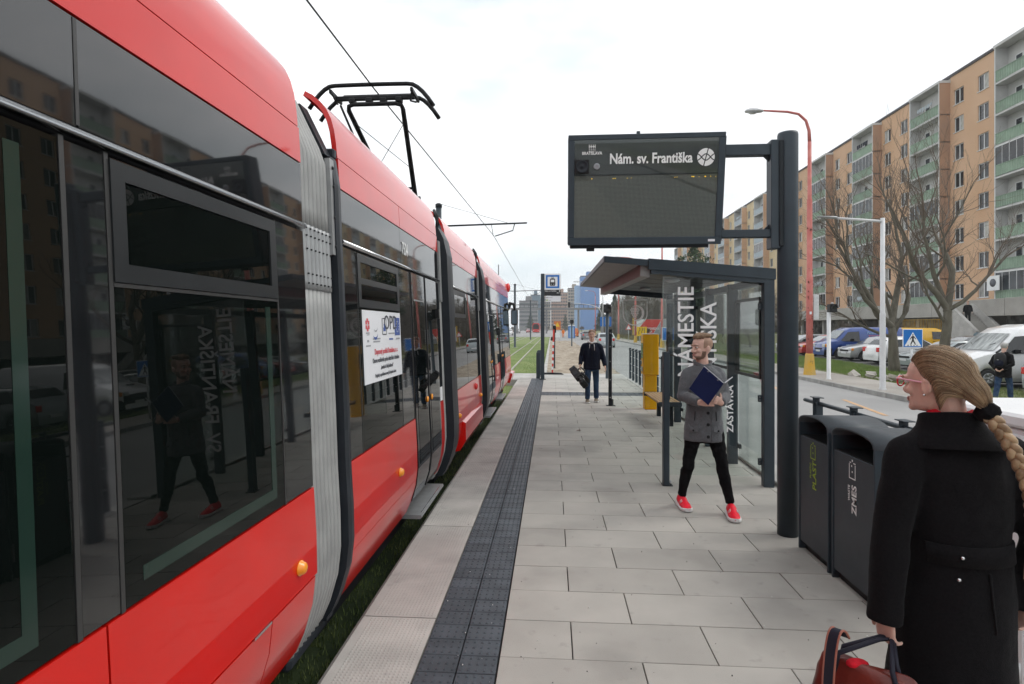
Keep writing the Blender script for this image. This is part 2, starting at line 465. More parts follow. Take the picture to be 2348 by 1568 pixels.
def film(name, col):
    """translucent white film stuck on glass"""
    m = bpy.data.materials.new(name); m.use_nodes = True; n, l = m.node_tree.nodes, m.node_tree.links; n.clear()
    out = n.new('ShaderNodeOutputMaterial'); d = n.new('ShaderNodeBsdfDiffuse'); t = n.new('ShaderNodeBsdfTranslucent'); a = n.new('ShaderNodeAddShader')
    d.inputs['Color'].default_value = tuple(c * .84 for c in col) + (1,); t.inputs['Color'].default_value = tuple(c * .14 for c in col) + (1,)
    l.new(d.outputs[0], a.inputs[0]); l.new(t.outputs[0], a.inputs[1]); l.new(a.outputs[0], out.inputs['Surface']); MATS[name] = m
film('film_white', (1.0, 1.0, 1.0))

# cloth, rubber and powder-coated surfaces: low sheen
for nm, sp in (('folder', .12), ('denim_black', .12), ('denim_blue', .15), ('navy', .12), ('wool_grey', .15), ('wool_black', .12), ('scarf', .2), ('anthracite', .30), ('anthracite_dark', .2), ('frame_grey', .3),
               ('gang_dark', .25), ('rubber', .2), ('tram_dark', .2), ('black_plastic', .25), ('machine_yellow', .2), ('tactile', .3), ('hair_blonde', .35), ('strap_navy', .25), ('shoe_red', .3), ('hopper_grey', .4), ('led_mesh', .3), ('sign_blue', .3)):
    if nm in MATS: MATS[nm].node_tree.nodes['Principled BSDF'].inputs['Specular IOR Level'].default_value = sp
mat('windscreen_sky', (0.36, 0.38, 0.38), 0.08, ior=1.8, var=0.5, vscale=2.2, stretch=(1, 3, 1))  # pale base colour stands in for sky reflected in the white van's windscreen
# ================================================================== the ground
def smooth01(t):
    t = max(0.0, min(1.0, t)); return t * t * (3 - 2 * t)
def hr(x, y):
    """height of the verge and car park on the right of the street"""
    drop = 0.30 * (1 - smooth01((y - 19) / 17.0))
    return -0.05 - drop * smooth01((x - 11.4) / 2.4) - 0.06 * smooth01((x - 14) / 3)
def sheet(name, x0, x1, y0, y1, z, m, nx=1, ny=1, fn=None):
    mb = MB()
    vs = [(lerp(x0, x1, i / nx), lerp(y0, y1, j / ny), 0) for j in range(ny + 1) for i in range(nx + 1)]
    vs = [(a, b, (fn(a, b) if fn else z)) for a, b, _ in vs]
    fs = [(j * (nx + 1) + i, j * (nx + 1) + i + 1, (j + 1) * (nx + 1) + i + 1, (j + 1) * (nx + 1) + i) for j in range(ny) for i in range(nx)]
    mb.add(vs, fs, 0, True)
    return structure(mb.build(name, m))
sheet('ground', -620, 700, -200, 1100, -0.75, 'land')
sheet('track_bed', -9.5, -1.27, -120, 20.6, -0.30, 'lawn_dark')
sheet('track_lawn', -9.5, -0.38, 23.5, 118, -0.20, 'lawn')
sheet('track_lawn_patch', -9.5, -1.27, 17.0, 20.6, -0.27, 'lawn')
sheet('road', 2.95, 9.55, -120, 420, -0.16, 'asphalt')
sheet('far_road', -17.5, -9.6, -120, 420, -0.17, 'asphalt')
sheet('junction', -9.6, 2.95, 118, 420, -0.165, 'asphalt')
sheet('junction_apron', 0.2, 2.95, 82, 118, -0.163, 'asphalt')
sheet('pavement', 9.70, 11.6, -120, 420, -0.035, 'pavement_tar')
sheet('verge_ground', 11.6, 16.6, -120, 48, 0, 'verge', 20, 60, hr)
sheet('car_park', 16.6, 34.0, -120, 95, 0, 'asphalt_lot', 10, 60, lambda x, y: hr(x, y) - 0.012)
sheet('roadside_slope', 11.6, 60, 48, 420, 0, 'verge', 12, 30, lambda x, y: hr(min(x, 16.6), y) + (x - 11.6) * 0.05 * smooth01((y - 58) / 20))
mbs = MB()
N = 60
prof = lambda x, y: -0.115 + 0.05 * math.sin(x * 5.1 + y * 1.7) * math.sin(y * 2.3 - x) + 0.03 * math.sin(x * 13 + y * 7)
sheet('soil_strip', -0.22, 2.88, 23.4, 82, 0, 'soil', 24, 240, prof)
# concrete crossing over the tracks at the end of the platform, kerb strip between lawn and soil
structure(MB().box(-9.5, 2.85, 20.6, 23.4, -0.33, -0.045).build('track_crossing', 'concrete'))
structure(MB().box(-0.38, -0.22, 23.4, 118, -0.35, -0.06).build('lawn_kerb', 'concrete'))
structure(MB().box(-9.62, -9.5, -25, 118, -0.35, -0.06).build('lawn_kerb_far', 'concrete'))

# rails, grooved, set in the lawn
tr = structure(bpy.data.objects.new('tram_track', None)); COL.objects.link(tr)
for cx in (-2.45, -5.75):
    for sgn in (-0.5, 0.5):
        x = cx + sgn
        mb = MB()
        mb.box(x - 0.028, x + 0.028, -20, 300, -0.40, -0.165)
        mb.box(x + 0.05, x + 0.066, -20, 300, -0.40, -0.172)
        stuff(mb.build('rail', 'rail_steel', tr))

# lane marks
for k in range(6, 30):
    y = 6 + k * 9.0
    structure(MB().box(6.18, 6.30, y, y + 3.0, -0.158, -0.1555).build('lane_mark', 'paint_white'))
for k, (x0, y0, x1, y1) in enumerate(((7.6, 13.5, 8.1, 16.4), (7.2, 18.2, 7.7, 21.0), (6.8, 23.4, 7.2, 26.4))):
    d = Vector((x1 - x0, y1 - y0, 0)).normalized(); nrm = Vector((-d.y, d.x, 0)) * 0.06
    a, b = Vector((x0, y0, -0.1545)), Vector((x1, y1, -0.1545))
    structure(MB().quad(a - nrm, b - nrm, b + nrm, a + nrm).build('temporary_lane_mark', 'paint_orange'))

# street kerb: single stones
kb = structure(bpy.data.objects.new('street_kerb', None)); COL.objects.link(kb)
kme = MB().box(-0.075, 0.075, 0.006, 0.994, -0.2, 0.0, 0, 0.012).mesh('kerb_stone', 'kerb')
for k in range(70):
    y = 6 + k
    o = put('kerb_stone', kme, kb, (9.625 + 0.006 * math.sin(k * 2.1), y, -0.028 + 0.006 * math.sin(k * 1.3)), (0, 0, 0.004 * math.sin(k * 3.7)))
structure(MB().box(9.55, 9.7, 76, 420, -0.2, -0.03).build('street_kerb_far', 'kerb'))

# ================================================================== the platform
plat = structure(bpy.data.objects.new('platform', None)); COL.objects.link(plat)
MB().box(-1.19, 2.9, 0.75, 20.6, -0.33, -0.034).build('platform_base', 'joint_sand', plat)
# cast edge slabs with a chamfered nose
X_EDGE, X_TAC0, X_TAC1 = -1.24, -0.735, -0.300
poly = [(X_EDGE + 0.02, -0.33), (X_TAC0 - 0.004, -0.33), (X_TAC0 - 0.004, 0.0), (X_EDGE + 0.035, 0.0), (X_EDGE, -0.03), (X_EDGE, -0.12), (X_EDGE + 0.02, -0.13)]
ES = 0.833
eme = MB().prism(poly, 'y', 0.003, ES - 0.003)
# rows of shallow pips on the walking face, over the slab's inner two thirds
nx_, ny_ = 17, 34
for i in range(nx_):
    for j in range(ny_):
        cx = -1.145 + i * 0.0235; cy = 0.03 + j * 0.0236
        h = 0.0075
        eme.add([(cx - h, cy - h, 0.0002), (cx + h, cy - h, 0.0002), (cx + h, cy + h, 0.0002), (cx - h, cy + h, 0.0002), (cx, cy, 0.0042)],
                [(0, 1, 4), (1, 2, 4), (2, 3, 4), (3, 0, 4)])
eme = eme.mesh('edge_slab', 'edge_slab')
for k in range(-6, 21):
    put('edge_slab', eme, plat, (rnd.uniform(-0.002, 0.002), 3.58 + ES * k, rnd.uniform(-0.0015, 0.0015)))
# tactile tiles
TW, TL = (X_TAC1 - X_TAC0) / 2, 0.1645
def tactile_mesh(w, l_):
    mb = MB().box(0.003, w - 0.003, 0.003, l_ - 0.003, -0.034, -0.001, 0, 0.003)
    for i in range(5):
        for j in range(3):
            cx = w * (i + 0.5) / 5; cy = l_ * (j + 0.5) / 3
            a, b, t = 0.0085, 0.013, 0.55
            mb.add([(cx - a, cy - b, -0.0012), (cx + a, cy - b, -0.0012), (cx + a, cy + b, -0.0012), (cx - a, cy + b, -0.0012),
                    (cx - a * t, cy - b * t, 0.0045), (cx + a * t, cy - b * t, 0.0045), (cx + a * t, cy + b * t, 0.0045), (cx - a * t, cy + b * t, 0.0045)],
                   [(4, 5, 6, 7), (0, 1, 5, 4), (1, 2, 6, 5), (2, 3, 7, 6), (3, 0, 4, 7)])
    return mb.mesh('tactile_tile', 'tactile')
tme = tactile_mesh(TW, TL)
for k in range(-12, 106):
    for c in range(2):
        put('tactile_tile', tme, plat, (X_TAC0 + c * TW, 3.19 + TL * k, rnd.uniform(-0.001, 0.001)))
tme2 = tactile_mesh(0.2, 0.2)
YB = 3.19 + 30 * 0.411
for k in range(14):
    for c in range(4):
        put('tactile_tile', tme2, plat, (X_TAC1 + 0.2 * k, YB + 0.008 + 0.2025 * c, 0))
# paving slabs 80 x 41 cm, half bond
def slab_mesh(w):
    return MB().box(0.0035, w - 0.0035, 0.003, 0.411 - 0.003, -0.034, 0.0, 0, 0.0025).mesh('paving_slab', 'slab')
cache = {}
XR = 2.68
for r in range(-6, 43):
    if r in (30, 31): continue
    x = X_TAC1 + 0.004
    j = 0.117 if r % 2 == 0 else 0.50
    edges = [x]
    while j < XR - 0.02:
        edges.append(j); j += 0.80
    edges.append(XR)
    for a, b in zip(edges, edges[1:]):
        w = round(b - a, 3)
        if w not in cache: cache[w] = slab_mesh(w)
        put('paving_slab', cache[w], plat, (a, 3.19 + 0.411 * r, rnd.uniform(-0.0015, 0.0015)), (rnd.uniform(-.0006, .0006), rnd.uniform(-.0006, .0006), 0))
MB().box(XR + 0.003, 2.95, -34, 20.6, -0.33, 0.012, 0, 0.01).build('back_kerb', 'concrete', plat)
MB().box(2.62, 2.95, 6.72, 12.4, 0.0125, 0.05, 0, 0.008).build('shelter_plinth', 'concrete', plat)

# the platform runs on behind the camera
MB().box(-1.24, X_TAC0 - .004, -34, -1.42, -0.33, 0.0).build('edge_run', 'edge_slab', plat)
MB().box(X_TAC0, X_TAC1, -34, 1.21, -0.33, 0.001).build('tactile_run', 'tactile', plat)
MB().box(X_TAC1 + .004, XR, -34, 0.72, -0.33, 0.0).build('paving_run', 'slab', plat)
# a dead leaf, bits of grit
mb = MB()
pts = [(0, 0, .004), (.03, .022, .012), (.07, .02, .02), (.1, 0, .012), (.07, -.022, .022), (.03, -.02, .01)]
mb.add(pts, [(0, 1, 2, 3), (0, 3, 4, 5)])
tag(mb.build('dead_leaf', mat('leaf_brown', (0.12, 0.03, 0.02), 0.6), None, (0.43, 10.2, 0.001), (0, 0, 0.3)), 'small curled dark brown leaf lying on the paving', 'leaf')
mb = MB()
for k in range(220):
    x = rnd.uniform(-1.15, 2.6); y = 1.8 + 14 * rnd.random() ** 1.6; s = rnd.uniform(.0015, .004)
    mb.ball((x, y, s * 0.7 + 0.002), s, 5, 4)
stuff(mb.build('grit', 'sign_black'))
mb = MB()
for k in range(110):
    x = rnd.uniform(-0.73, -0.31) if k % 3 else rnd.uniform(-.3, 2.4); y = 1.8 + 9 * rnd.random() ** 1.5; s = rnd.uniform(.0015, .0045)
    mb.ball((x, y, s * 0.6 + 0.003), s, 5, 4)
stuff(mb.build('pale_grit', 'paint_white'))

# ------------------------------------------------------------------ grass blades
def blades(name, n, xr, yr, zf, h, w, m, seed, dens=None, lean=0.5):
    g = np.random.default_rng(seed)
    x = g.uniform(*xr, n); u = g.random(n) ** 1.5
    y = yr[0] + (yr[1] - yr[0]) * u
    if dens is not None:
        keep = g.random(n) < dens(x, y); x, y = x[keep], y[keep]; n = len(x)
    z = np.array([zf(a, b) for a, b in zip(x, y)]) - 0.004
    hh = h * g.uniform(0.45, 1.25, n); a = g.uniform(0, 2 * PI, n); ww = w * g.uniform(0.6, 1.3, n)
    b = g.uniform(0, 2 * PI, n); le = hh * lean * g.uniform(0.1, 1, n)
    v = np.zeros((n, 3, 3))
    v[:, 0, 0] = x - np.cos(a) * ww; v[:, 0, 1] = y - np.sin(a) * ww; v[:, 0, 2] = z
    v[:, 1, 0] = x + np.cos(a) * ww; v[:, 1, 1] = y + np.sin(a) * ww; v[:, 1, 2] = z
    v[:, 2, 0] = x + np.cos(b) * le; v[:, 2, 1] = y + np.sin(b) * le; v[:, 2, 2] = z + hh
    me = bpy.data.meshes.new(name)
    me.vertices.add(3 * n); me.loops.add(3 * n); me.polygons.add(n)
    me.vertices.foreach_set('co', v.reshape(-1))
    me.loops.foreach_set('vertex_index', np.arange(3 * n))
    me.polygons.foreach_set('loop_start', np.arange(n) * 3)
    me.materials.append(MATS[m]); me.update(); me.validate()
    return stuff(put(name, me))
norail = lambda x, y: np.where((np.abs(x + 1.95) < .09) | (np.abs(x + 2.95) < .09) | (np.abs(x + 5.25) < .09) | (np.abs(x + 6.25) < .09), 0, 1)
blades('track_grass', 60000, (-9.4, -0.42), (23.5, 70), lambda x, y: -0.2, 0.05, 0.006, 'blade_bright', 1, norail)
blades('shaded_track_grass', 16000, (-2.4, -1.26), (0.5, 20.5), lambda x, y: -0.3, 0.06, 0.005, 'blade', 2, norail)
def vd(x, y):
    return np.clip(0.35 + 0.5 * np.sin(x * 1.9 + 0.6 * y) * np.sin(y * 0.7 - x) + 0.5 * (x > 13.2), 0.05, 1)
blades('verge_grass', 70000, (11.7, 16.8), (12, 46), hr, 0.10, 0.007, 'blade', 3, vd, 0.8)
blades('bright_verge_grass', 22000, (12.6, 16.4), (25, 40), hr, 0.14, 0.007, 'blade_bright', 4, None, 0.6)
# ================================================================== the tram
TP = [(0.16, -1.335), (0.20, -1.305), (0.30, -1.262), (0.45, -1.218), (0.60, -1.202), (0.80, -1.206), (1.04, -1.220), (1.40, -1.233), (1.8, -1.250), (2.1, -1.263),
      (2.38, -1.277), (2.70, -1.289), (2.89, -1.300), (2.97, -1.307), (3.055, -1.319), (3.124, -1.338), (3.185, -1.367), (3.235, -1.408), (3.275, -1.455),
      (3.31, -1.52), (3.34, -1.61), (3.36, -1.75), (3.37, -1.95)]
CXT = -2.45
def tx(z): return interp(TP, z)
def zs_between(z0, z1, step=0.12):
    out = [z0]
    for z, _ in TP:
        if z0 + 0.015 < z < z1 - 0.015: out.append(z)
    out.append(z1)
    res = [out[0]]
    for a, b in zip(out, out[1:]):
        k = max(1, int(math.ceil((b - a) / step)))
        for i in range(1, k + 1): res.append(a + (b - a) * i / k)
    return res
def nrm(z):
    a, b = tx(z - 0.02), tx(z + 0.02)
    v = Vector((0.04, 0, -(b - a))).normalized()   # outward normal (to +X)
    return v
def panel_mb(y0, y1, z0, z1, off=0.0, depth=0.03, gap=0.004, mb=None, mi=0, wave=0.0, ny=1, slant=0.0):
    """curved outer panel following the tram's side profile, with returned edges so that joints read as gaps"""
    mb = mb or MB()
    y0 += gap; y1 -= gap; z0 += gap; z1 -= gap
    zs = zs_between(z0, z1)
    cols = [lerp(y0, y1, i / ny) for i in range(ny + 1)]
    def pt(y, z, d):
        n_ = nrm(z)
        return (tx(z) + (off - d) * n_.x, y, z + (off - d) * n_.z)
    e = 0.004
    rows_out = []
    # border ring: depth edge -> chamfer -> face
    vs, idx = [], {}
    def V(key, p):
        if key not in idx: idx[key] = len(vs); vs.append(p)
        return idx[key]
    nz = len(zs)
    fs = []
    for i in range(len(cols) - 1):
        for j in range(nz - 1):
            fs.append((V((i, j), pt(cols[i], zs[j], 0)), V((i + 1, j), pt(cols[i + 1], zs[j], 0)), V((i + 1, j + 1), pt(cols[i + 1], zs[j + 1], 0)), V((i, j + 1), pt(cols[i], zs[j + 1], 0))))
    mb.add(vs, fs, mi, True)
    vs2, fs2 = [], []
    def strip(a, b):     # a,b lists of points outer / inner
        k = len(vs2)
        vs2.extend(a); vs2.extend(b); n_ = len(a)
        for q in range(n_ - 1): fs2.append((k + q, k + q + 1, k + n_ + q + 1, k + n_ + q))
    L = len(cols)
    strip([pt(cols[0], z, 0) for z in zs], [pt(cols[0], z, depth) for z in zs])
    strip([pt(cols[-1], z, depth) for z in zs], [pt(cols[-1], z, 0) for z in zs])
    strip([pt(y, zs[0], depth) for y in cols], [pt(y, zs[0], 0) for y in cols])
    strip([pt(y, zs[-1], 0) for y in cols], [pt(y, zs[-1], depth) for y in cols])
    mb.add(vs2, fs2, mi, False)
    return mb
tram = thing('tram', 'red and black articulated tram with a pantograph standing at the platform', 'tram', (0, 0, 0))
def tp(name, y0, y1, z0, z1, m, off=0.0, parent=None, **kw):
    return panel_mb(y0, y1, z0, z1, off, **kw).build(name, m, parent or tram)

def core(y0, y1, zlo=0.2):
    """dark inner body shell behind the panels, closed over roof and far side"""
    zs = [z for z in zs_between(zlo, 2.86, 0.3)]
    right = [(tx(z) - 0.028, z) for z in zs]
    left = [(2 * CXT - x, z) for x, z in reversed(right)]
    return MB().prism(right + left, 'y', y0, y1).build('body_shell', 'tram_dark', tram)
def far_side(y0, y1):
    zs = zs_between(0.3, 3.30, 0.3)
    mb = MB()
    a = [(2 * CXT - tx(z) - 0.002, z) for z in zs]
    vs = [(x, y0, z) for x, z in a] + [(x, y1, z) for x, z in a]; n_ = len(a)
    mb.add(vs, [(i, i + 1, n_ + i + 1, n_ + i) for i in range(n_ - 1)], 0, True)
    mb.build('far_side_panel', 'tram_red', tram)
ZW, ZC, ZB, ZT, ZR = 1.045, 2.375, 2.70, 2.885, 3.305
def roof_panels(y0, y1, splits=()):
    ys = [y0] + list(splits) + [y1]
    for a, b in zip(ys, ys[1:]): tp('cornice_panel', a, b, ZB, ZT, 'tram_red', 0.004)
    tp('roof_fairing', y0, y1, ZT, ZR, 'tram_red', 0.0, gap=0.005)
def band(y0, y1, splits=()):
    ys = [y0] + list(splits) + [y1]
    for a, b in zip(ys, ys[1:]): tp('destination_band', a, b, ZC + 0.022, ZB, 'tram_black', 0.0, gap=0.003)
    # rounded bright gutter rail
    mb = MB(); z = ZC + 0.004
    ring = [(tx(z) + 0.004 + 0.017 * math.cos(t), z + 0.015 * math.sin(t)) for t in [i * 2 * PI / 10 for i in range(10)]]
    mb.rings([[(x, y0, zz) for x, zz in ring], [(x, y1, zz) for x, zz in ring]], 0, True, True)
    mb.build('gutter_rail', 'chrome', tram)
def gasket(y, z0, z1, w=0.016, off=0.002):
    tp('window_gasket', y - w / 2, y + w / 2, z0, z1, 'gasket', off, gap=0)
def hopper(y0, y1, z0=1.99, z1=2.345, two=False):
    """opening upper light: a proud satin frame round dark glass"""
    f = thing_part('hopper_frame')
    b = 0.055
    for nm, a in (('frame_bar', (y0, y1, z1 - b, z1)), ('frame_bar', (y0, y1, z0, z0 + b)), ('frame_bar', (y0, y0 + b, z0 + b, z1 - b)), ('frame_bar', (y1 - b, y1, z0 + b, z1 - b))):
        tp(nm, *a, 'hopper_grey', 0.008, f, gap=0.0)
    if two: tp('frame_bar', y0 + b, y1 - b, (z0 + z1) / 2 - .02, (z0 + z1) / 2 + .02, 'hopper_grey', 0.006, f, gap=0)
    tp('hopper_glass', y0 + b, y1 - b, z0 + b, z1 - b, 'tram_glass', 0.001, f, gap=0.002)
    return f
def thing_part(name):
    o = bpy.data.objects.new(name, None); COL.objects.link(o); o.parent = tram; return o
mat('green_strip', (0.013, 0.030, 0.023), 0.10, ior=1.45)
def inner_border(y0, y1, z0, z1, w=0.045):
    """pale green rim of the pane's inner frame seen through the glass"""
    f = thing_part('pane_rim')
    tp('rim_strip', y0, y1, z0, z0 + w, 'green_strip', 0.0012, f, gap=0, depth=0.002)
    tp('rim_strip', y1 - w * 0.9, y1, z0 + w, z1, 'green_strip', 0.0012, f, gap=0, depth=0.002)

# ---- nearest car
core(-5.0, 2.82); far_side(-5.0, 2.82)
roof_panels(-5.0, 2.83); band(-5.0, 2.83, (-1.1, 1.445))
gasket(1.445, ZC + 0.03, ZB - 0.004, 0.012)
for a, b in ((-3.0, -1.45), (-1.40, 0.0), (0.05, 1.38)):
    tp('side_window', a, b, ZW, ZC - 0.02, 'tram_glass', 0.0, ny=2)
inner_border(0.10, 1.27, 1.10, 2.3)
tp('window_pillar', 1.395, 1.53, ZW, ZC - 0.02, 'tram_black')
gasket(1.388, ZW, ZC - 0.015); gasket(1.537, ZW, ZC - 0.015)
tp('side_window', 1.545, 2.52, ZW, 1.985, 'tram_glass', 0.0, ny=2)
inner_border(1.62, 2.45, 1.10, 1.95)
tp('window_head', 1.545, 2.52, 2.345, ZC - 0.02, 'tram_black')
hopper(1.545, 2.52)
tp('window_gasket', 1.545, 2.52, 1.976, 1.988, 'gasket', 0.004, gap=0)
gasket(2.527, ZW, ZC - 0.02, 0.010)
tp('end_panel', 2.533, 2.83, ZW, ZC - 0.02, 'tram_black')
for a, b in ((-4.0, -1.5), (-1.5, 1.473), (1.473, 2.83)):
    tp('side_panel', a, b, 0.60, ZW, 'tram_red', 0.004)
for a, b in ((-4.0, -1.5), (-1.5, 0.9), (0.9, 2.37), (2.37, 2.82)):
    tp('skirt_panel', a, b, 0.20, 0.595, 'tram_red', 0.0)
# round-edged hatch pressed into the skirt, and two bright hinges on its joint
tp('skirt_hatch', 1.15, 2.05, 0.25, 0.50, 'tram_red', 0.018, gap=0, depth=0.02)
for y in (1.75, 2.28): tp('hinge', y - 0.07, y + 0.07, 0.592, 0.602, 'chrome', 0.008, gap=0)
def marker(y, z, m='amber', r=0.032):
    o = MB().lathe([(r * 1.15, 0.0), (r * 1.15, 0.008), (r, 0.01), (r * 0.85, 0.026), (r * 0.5, 0.034), (0.002, 0.036)], (tx(z) + 0.003, y, z), 16, 0, 'x').build('marker_light', m, tram)
    return o
marker(2.63, 0.71)

# ---- concertina gangway
def bxp(z):      # above the cornice the gangway leans inwards
    return tx(z) if z <= 2.82 else tx(2.82) - 0.17 * (z - 2.82) / 0.34
def bellow_strip(y0, y1, z0, z1, off, m, name):
    zs = zs_between(z0, z1, 0.15); mb = MB()
    rings = []
    for z in zs:
        n_ = nrm(z); ring = []
        for k in range(7):
            t = PI * k / 6
            y = lerp(y0, y1, (1 - math.cos(t)) / 2); d = off + 0.028 * math.sin(t)
            ring.append((bxp(z) - 0.035 + d * n_.x, y, z + d * n_.z))
        ring += [(bxp(z) - 0.09, y1, z), (bxp(z) - 0.09, y0, z)]
        rings.append(ring)
    mb.rings(rings, 0, True, True)
    return mb.build(name, m, tram)
MB().prism([(tx(z) - 0.075, z) for z in zs_between(0.12, 2.8, 0.3)] + [(2 * CXT - tx(z), z) for z in reversed(zs_between(0.12, 2.8, 0.3))], 'y', 2.81, 3.36).build('gangway_core', 'tram_dark', tram)
NB = 7
for k in range(NB):
    a = 2.845 + k * 0.052
    bellow_strip(a, a + 0.05, 0.14, 2.06, 0.0, 'bellows', 'bellows_fold')
    bellow_strip(a, a + 0.05, 2.06, 2.40, 0.006, 'bellows_plate', 'bellows_clamp')
    bellow_strip(a, a + 0.05, 2.40, 3.16, 0.0, 'bellows', 'bellows_fold')
    mb = MB()
    for z in (2.09, 2.14, 2.27, 2.34, 2.38):
        mb.ball((tx(z) + 0.002, a + 0.025, z), (0.006, 0.006, 0.006), 6, 4)
    stuff(mb.build('rivet_row', 'tram_dark', tram))
# dark cover frame on the far side of the folds
def dark_frame(y0, y1, z1, zb=0.14, off=0.02):
    zs = zs_between(zb, z1, 0.2)
    mb = MB(); rings = []
    for z in zs:
        x = bxp(z)
        rings.append([(x - 0.16, y0, z), (x + off, y0 + 0.01, z), (x + off + 0.004, (y0 + y1) / 2, z), (x + off, y1 - 0.01, z), (x - 0.16, y1, z)])
    mb.rings(rings, 0, True, False)
    return mb.build('gangway_frame', 'gang_dark', tram)
dark_frame(3.225, 3.34, 2.86)
mb = MB()
mb.rings([[(bxp(z) - .22, 3.20, z), (bxp(z) + .006, 3.20, z), (bxp(z) + .006, 3.30, z), (bxp(z) - .22, 3.30, z)] for z in (2.862, 2.95, 3.16)], 0, True, False)
mb.build('gangway_hood', 'gang_dark', tram)
MB().box(-1.42, -1.30, 3.305, 3.352, 2.87, 2.93, 0, .008).build('hood_bracket', 'gang_dark', tram)
tp('cover_plate', 3.20, 3.262, 2.28, 2.84, 'bellows_plate', 0.012, gap=0)
mb = MB()
for z in (2.33, 2.5, 2.68, 2.79): mb.lathe([(0.011, 0), (0.011, 0.004), (0.004, 0.007)], (tx(z) + 0.014, 3.235, z), 8, 0, 'x')
stuff(mb.build('bolt_row', 'tram_dark', tram))
MB().box(-1.9, -1.36, 2.86, 3.34, 0.05, 0.13, 0, 0.02).build('coupler_cover', 'gang_dark', tram)

# ---- second car with the double door
core(3.36, 6.30); far_side(3.36, 6.30)
roof_panels(3.355, 6.31, (4.72,)); band(3.355, 6.31, (4.72,))
tp('end_panel', 3.36, 3.60, ZW, ZC - 0.02, 'tram_black')
gasket(3.607, ZW, ZC - 0.02, 0.010)
tp('side_window', 3.615, 4.60, ZW, 1.985, 'tram_glass', 0.0, ny=2)
tp('window_head', 3.615, 4.60, 2.345, ZC - 0.02, 'tram_black')
hopper(3.615, 4.60, two=True)
gasket(4.607, ZW, ZC - 0.02, 0.012)
tp('end_panel', 4.615, 4.99, ZW, ZC - 0.02, 'tram_black')
tp('side_panel', 3.36, 5.0, 0.50, ZW, 'tram_red', 0.004)
tp('skirt_panel', 3.36, 5.0, 0.20, 0.50, 'tram_red', 0.003, gap=0.001)
marker(4.42, 0.71)
def doors(y0, y1, zlo=0.30):
    """double leaf sliding plug door, full height dark glass with a rubber edge between the leaves"""
    ym = (y0 + y1) / 2
    for a, b, s in ((y0, ym - 0.012, 1), (ym + 0.012, y1, -1)):
        d = thing_part('door')
        tp('door_leaf', a, b, zlo, ZC - 0.02, 'tram_black', 0.010, d, gap=0.003)
        tp('door_glass', a + 0.07, b - 0.07, 0.62, 2.10, 'tram_glass', 0.0125, d, gap=0, depth=0.004)
        tp('door_trim', a + 0.07, b - 0.07, 2.10, 2.112, 'alu', 0.014, d, gap=0, depth=0.006)
    tp('door_edge_rubber', ym - 0.014, ym + 0.014, zlo, ZC - 0.02, 'rubber', 0.016, gap=0)
    for s in (-1, 1):
        z = 1.16
        MB().lathe([(0.03, 0), (0.03, 0.008), (0.022, 0.014), (0.002, 0.016)], (tx(z) + 0.012, ym + s * 0.10, z), 14, 0, 'x').build('door_button', 'amber', tram)
    mb = MB()
    mb.prism([(-1.36, 0.13), (-1.185, 0.13), (-1.17, 0.145), (-1.175, 0.165), (-1.36, 0.165)], 'y', y0 + 0.03, y1 - 0.03)
    mb.build('door_step', 'alu', tram)
    MB().box(-1.195, -1.19, y0 + 0.1, y1 - 0.1, 0.1655, 0.169).build('step_nosing', 'chrome', tram)
gasket(4.998, 0.30, ZC - 0.02, 0.014)
doors(5.01, 6.10)
tp('end_panel', 6.115, 6.31, ZW, ZC - 0.02, 'tram_black')
tp('side_panel', 6.115, 6.31, 0.25, ZW, 'tram_red', 0.003)
tp('door_notice', 6.14, 6.26, 1.05, 1.20, 'paper', 0.006, gap=0, depth=0.004)
tp('camera_bump', 6.0, 6.05, 1.95, 2.05, 'black_plastic', 0.05, gap=0, depth=0.05)
# car number on the band
def on_side(y, z, off=0.006):
    """frame for print lying on the tram's side, reading along +Y... lettering faces +X"""
    n_ = nrm(z); tilt = math.atan2(n_.z, n_.x)
    return (tx(z) + off * n_.x, y, z + off * n_.z), (PI / 2, 0, PI / 2), tilt
loc, rot, tilt = on_side(4.765, 2.485)
text('car_number', '7504', 0.155, 'white_print', tram, loc, (PI / 2 - tilt, 0, PI / 2), 0.001, 0.62)

# ---- printed notice taped in the window of the second car
notice = thing('window_notice', 'white printed notice with logos taped on the second tram car window', 'poster', (0, 0, 0))
panel_mb(3.665, 4.60, 1.475, 1.975, 0.006, depth=0.003, gap=0).build('sheet', 'paper', notice)
def ncv(u, v):      # u 0..1 along the notice, v 0..1 upward
    y = lerp(3.665, 4.60, u); z = lerp(1.475, 1.975, v); n_ = nrm(z)
    return (tx(z) + 0.0085 * n_.x, y, z + 0.0085 * n_.z), math.atan2(n_.z, n_.x)
def ntext(body, u, v, size, m, sx=1.0, bold=0.0008, align='CENTER'):
    loc, tilt = ncv(u, v)
    text('lettering', body, size, m, notice, loc, (PI / 2 - tilt, 0, PI / 2), bold, sx, align)
def nrect(u0, u1, v0, v1, m, off=0.0015, nm='print'):
    panel_mb(lerp(3.665, 4.60, u0), lerp(3.665, 4.60, u1), lerp(1.475, 1.975, v0), lerp(1.475, 1.975, v1), 0.0065 + off, depth=0.001, gap=0).build(nm, m, notice)
ntext('Dopravný podnik Bratislava, a. s.', 0.56, 0.385, 0.056, 'ink_red', 0.80, 0.001)
ntext('Obnova vozidlového parku električiek v Bratislave', 0.55, 0.27, 0.046, 'ink_dark', 0.72)
ntext('„investícia do Vašej budúcnosti“', 0.55, 0.165, 0.040, 'ink_dark', 0.62)
ntext('Projekt je spolufinancovaný Európskou úniou', 0.52, 0.065, 0.034, 'ink_dark', 0.85)
ntext('OPD', 0.70, 0.74, 0.15, 'ink_dark', 1.15)
nrect(0.815, 0.97, 0.64, 0.92, 'ink_blue')
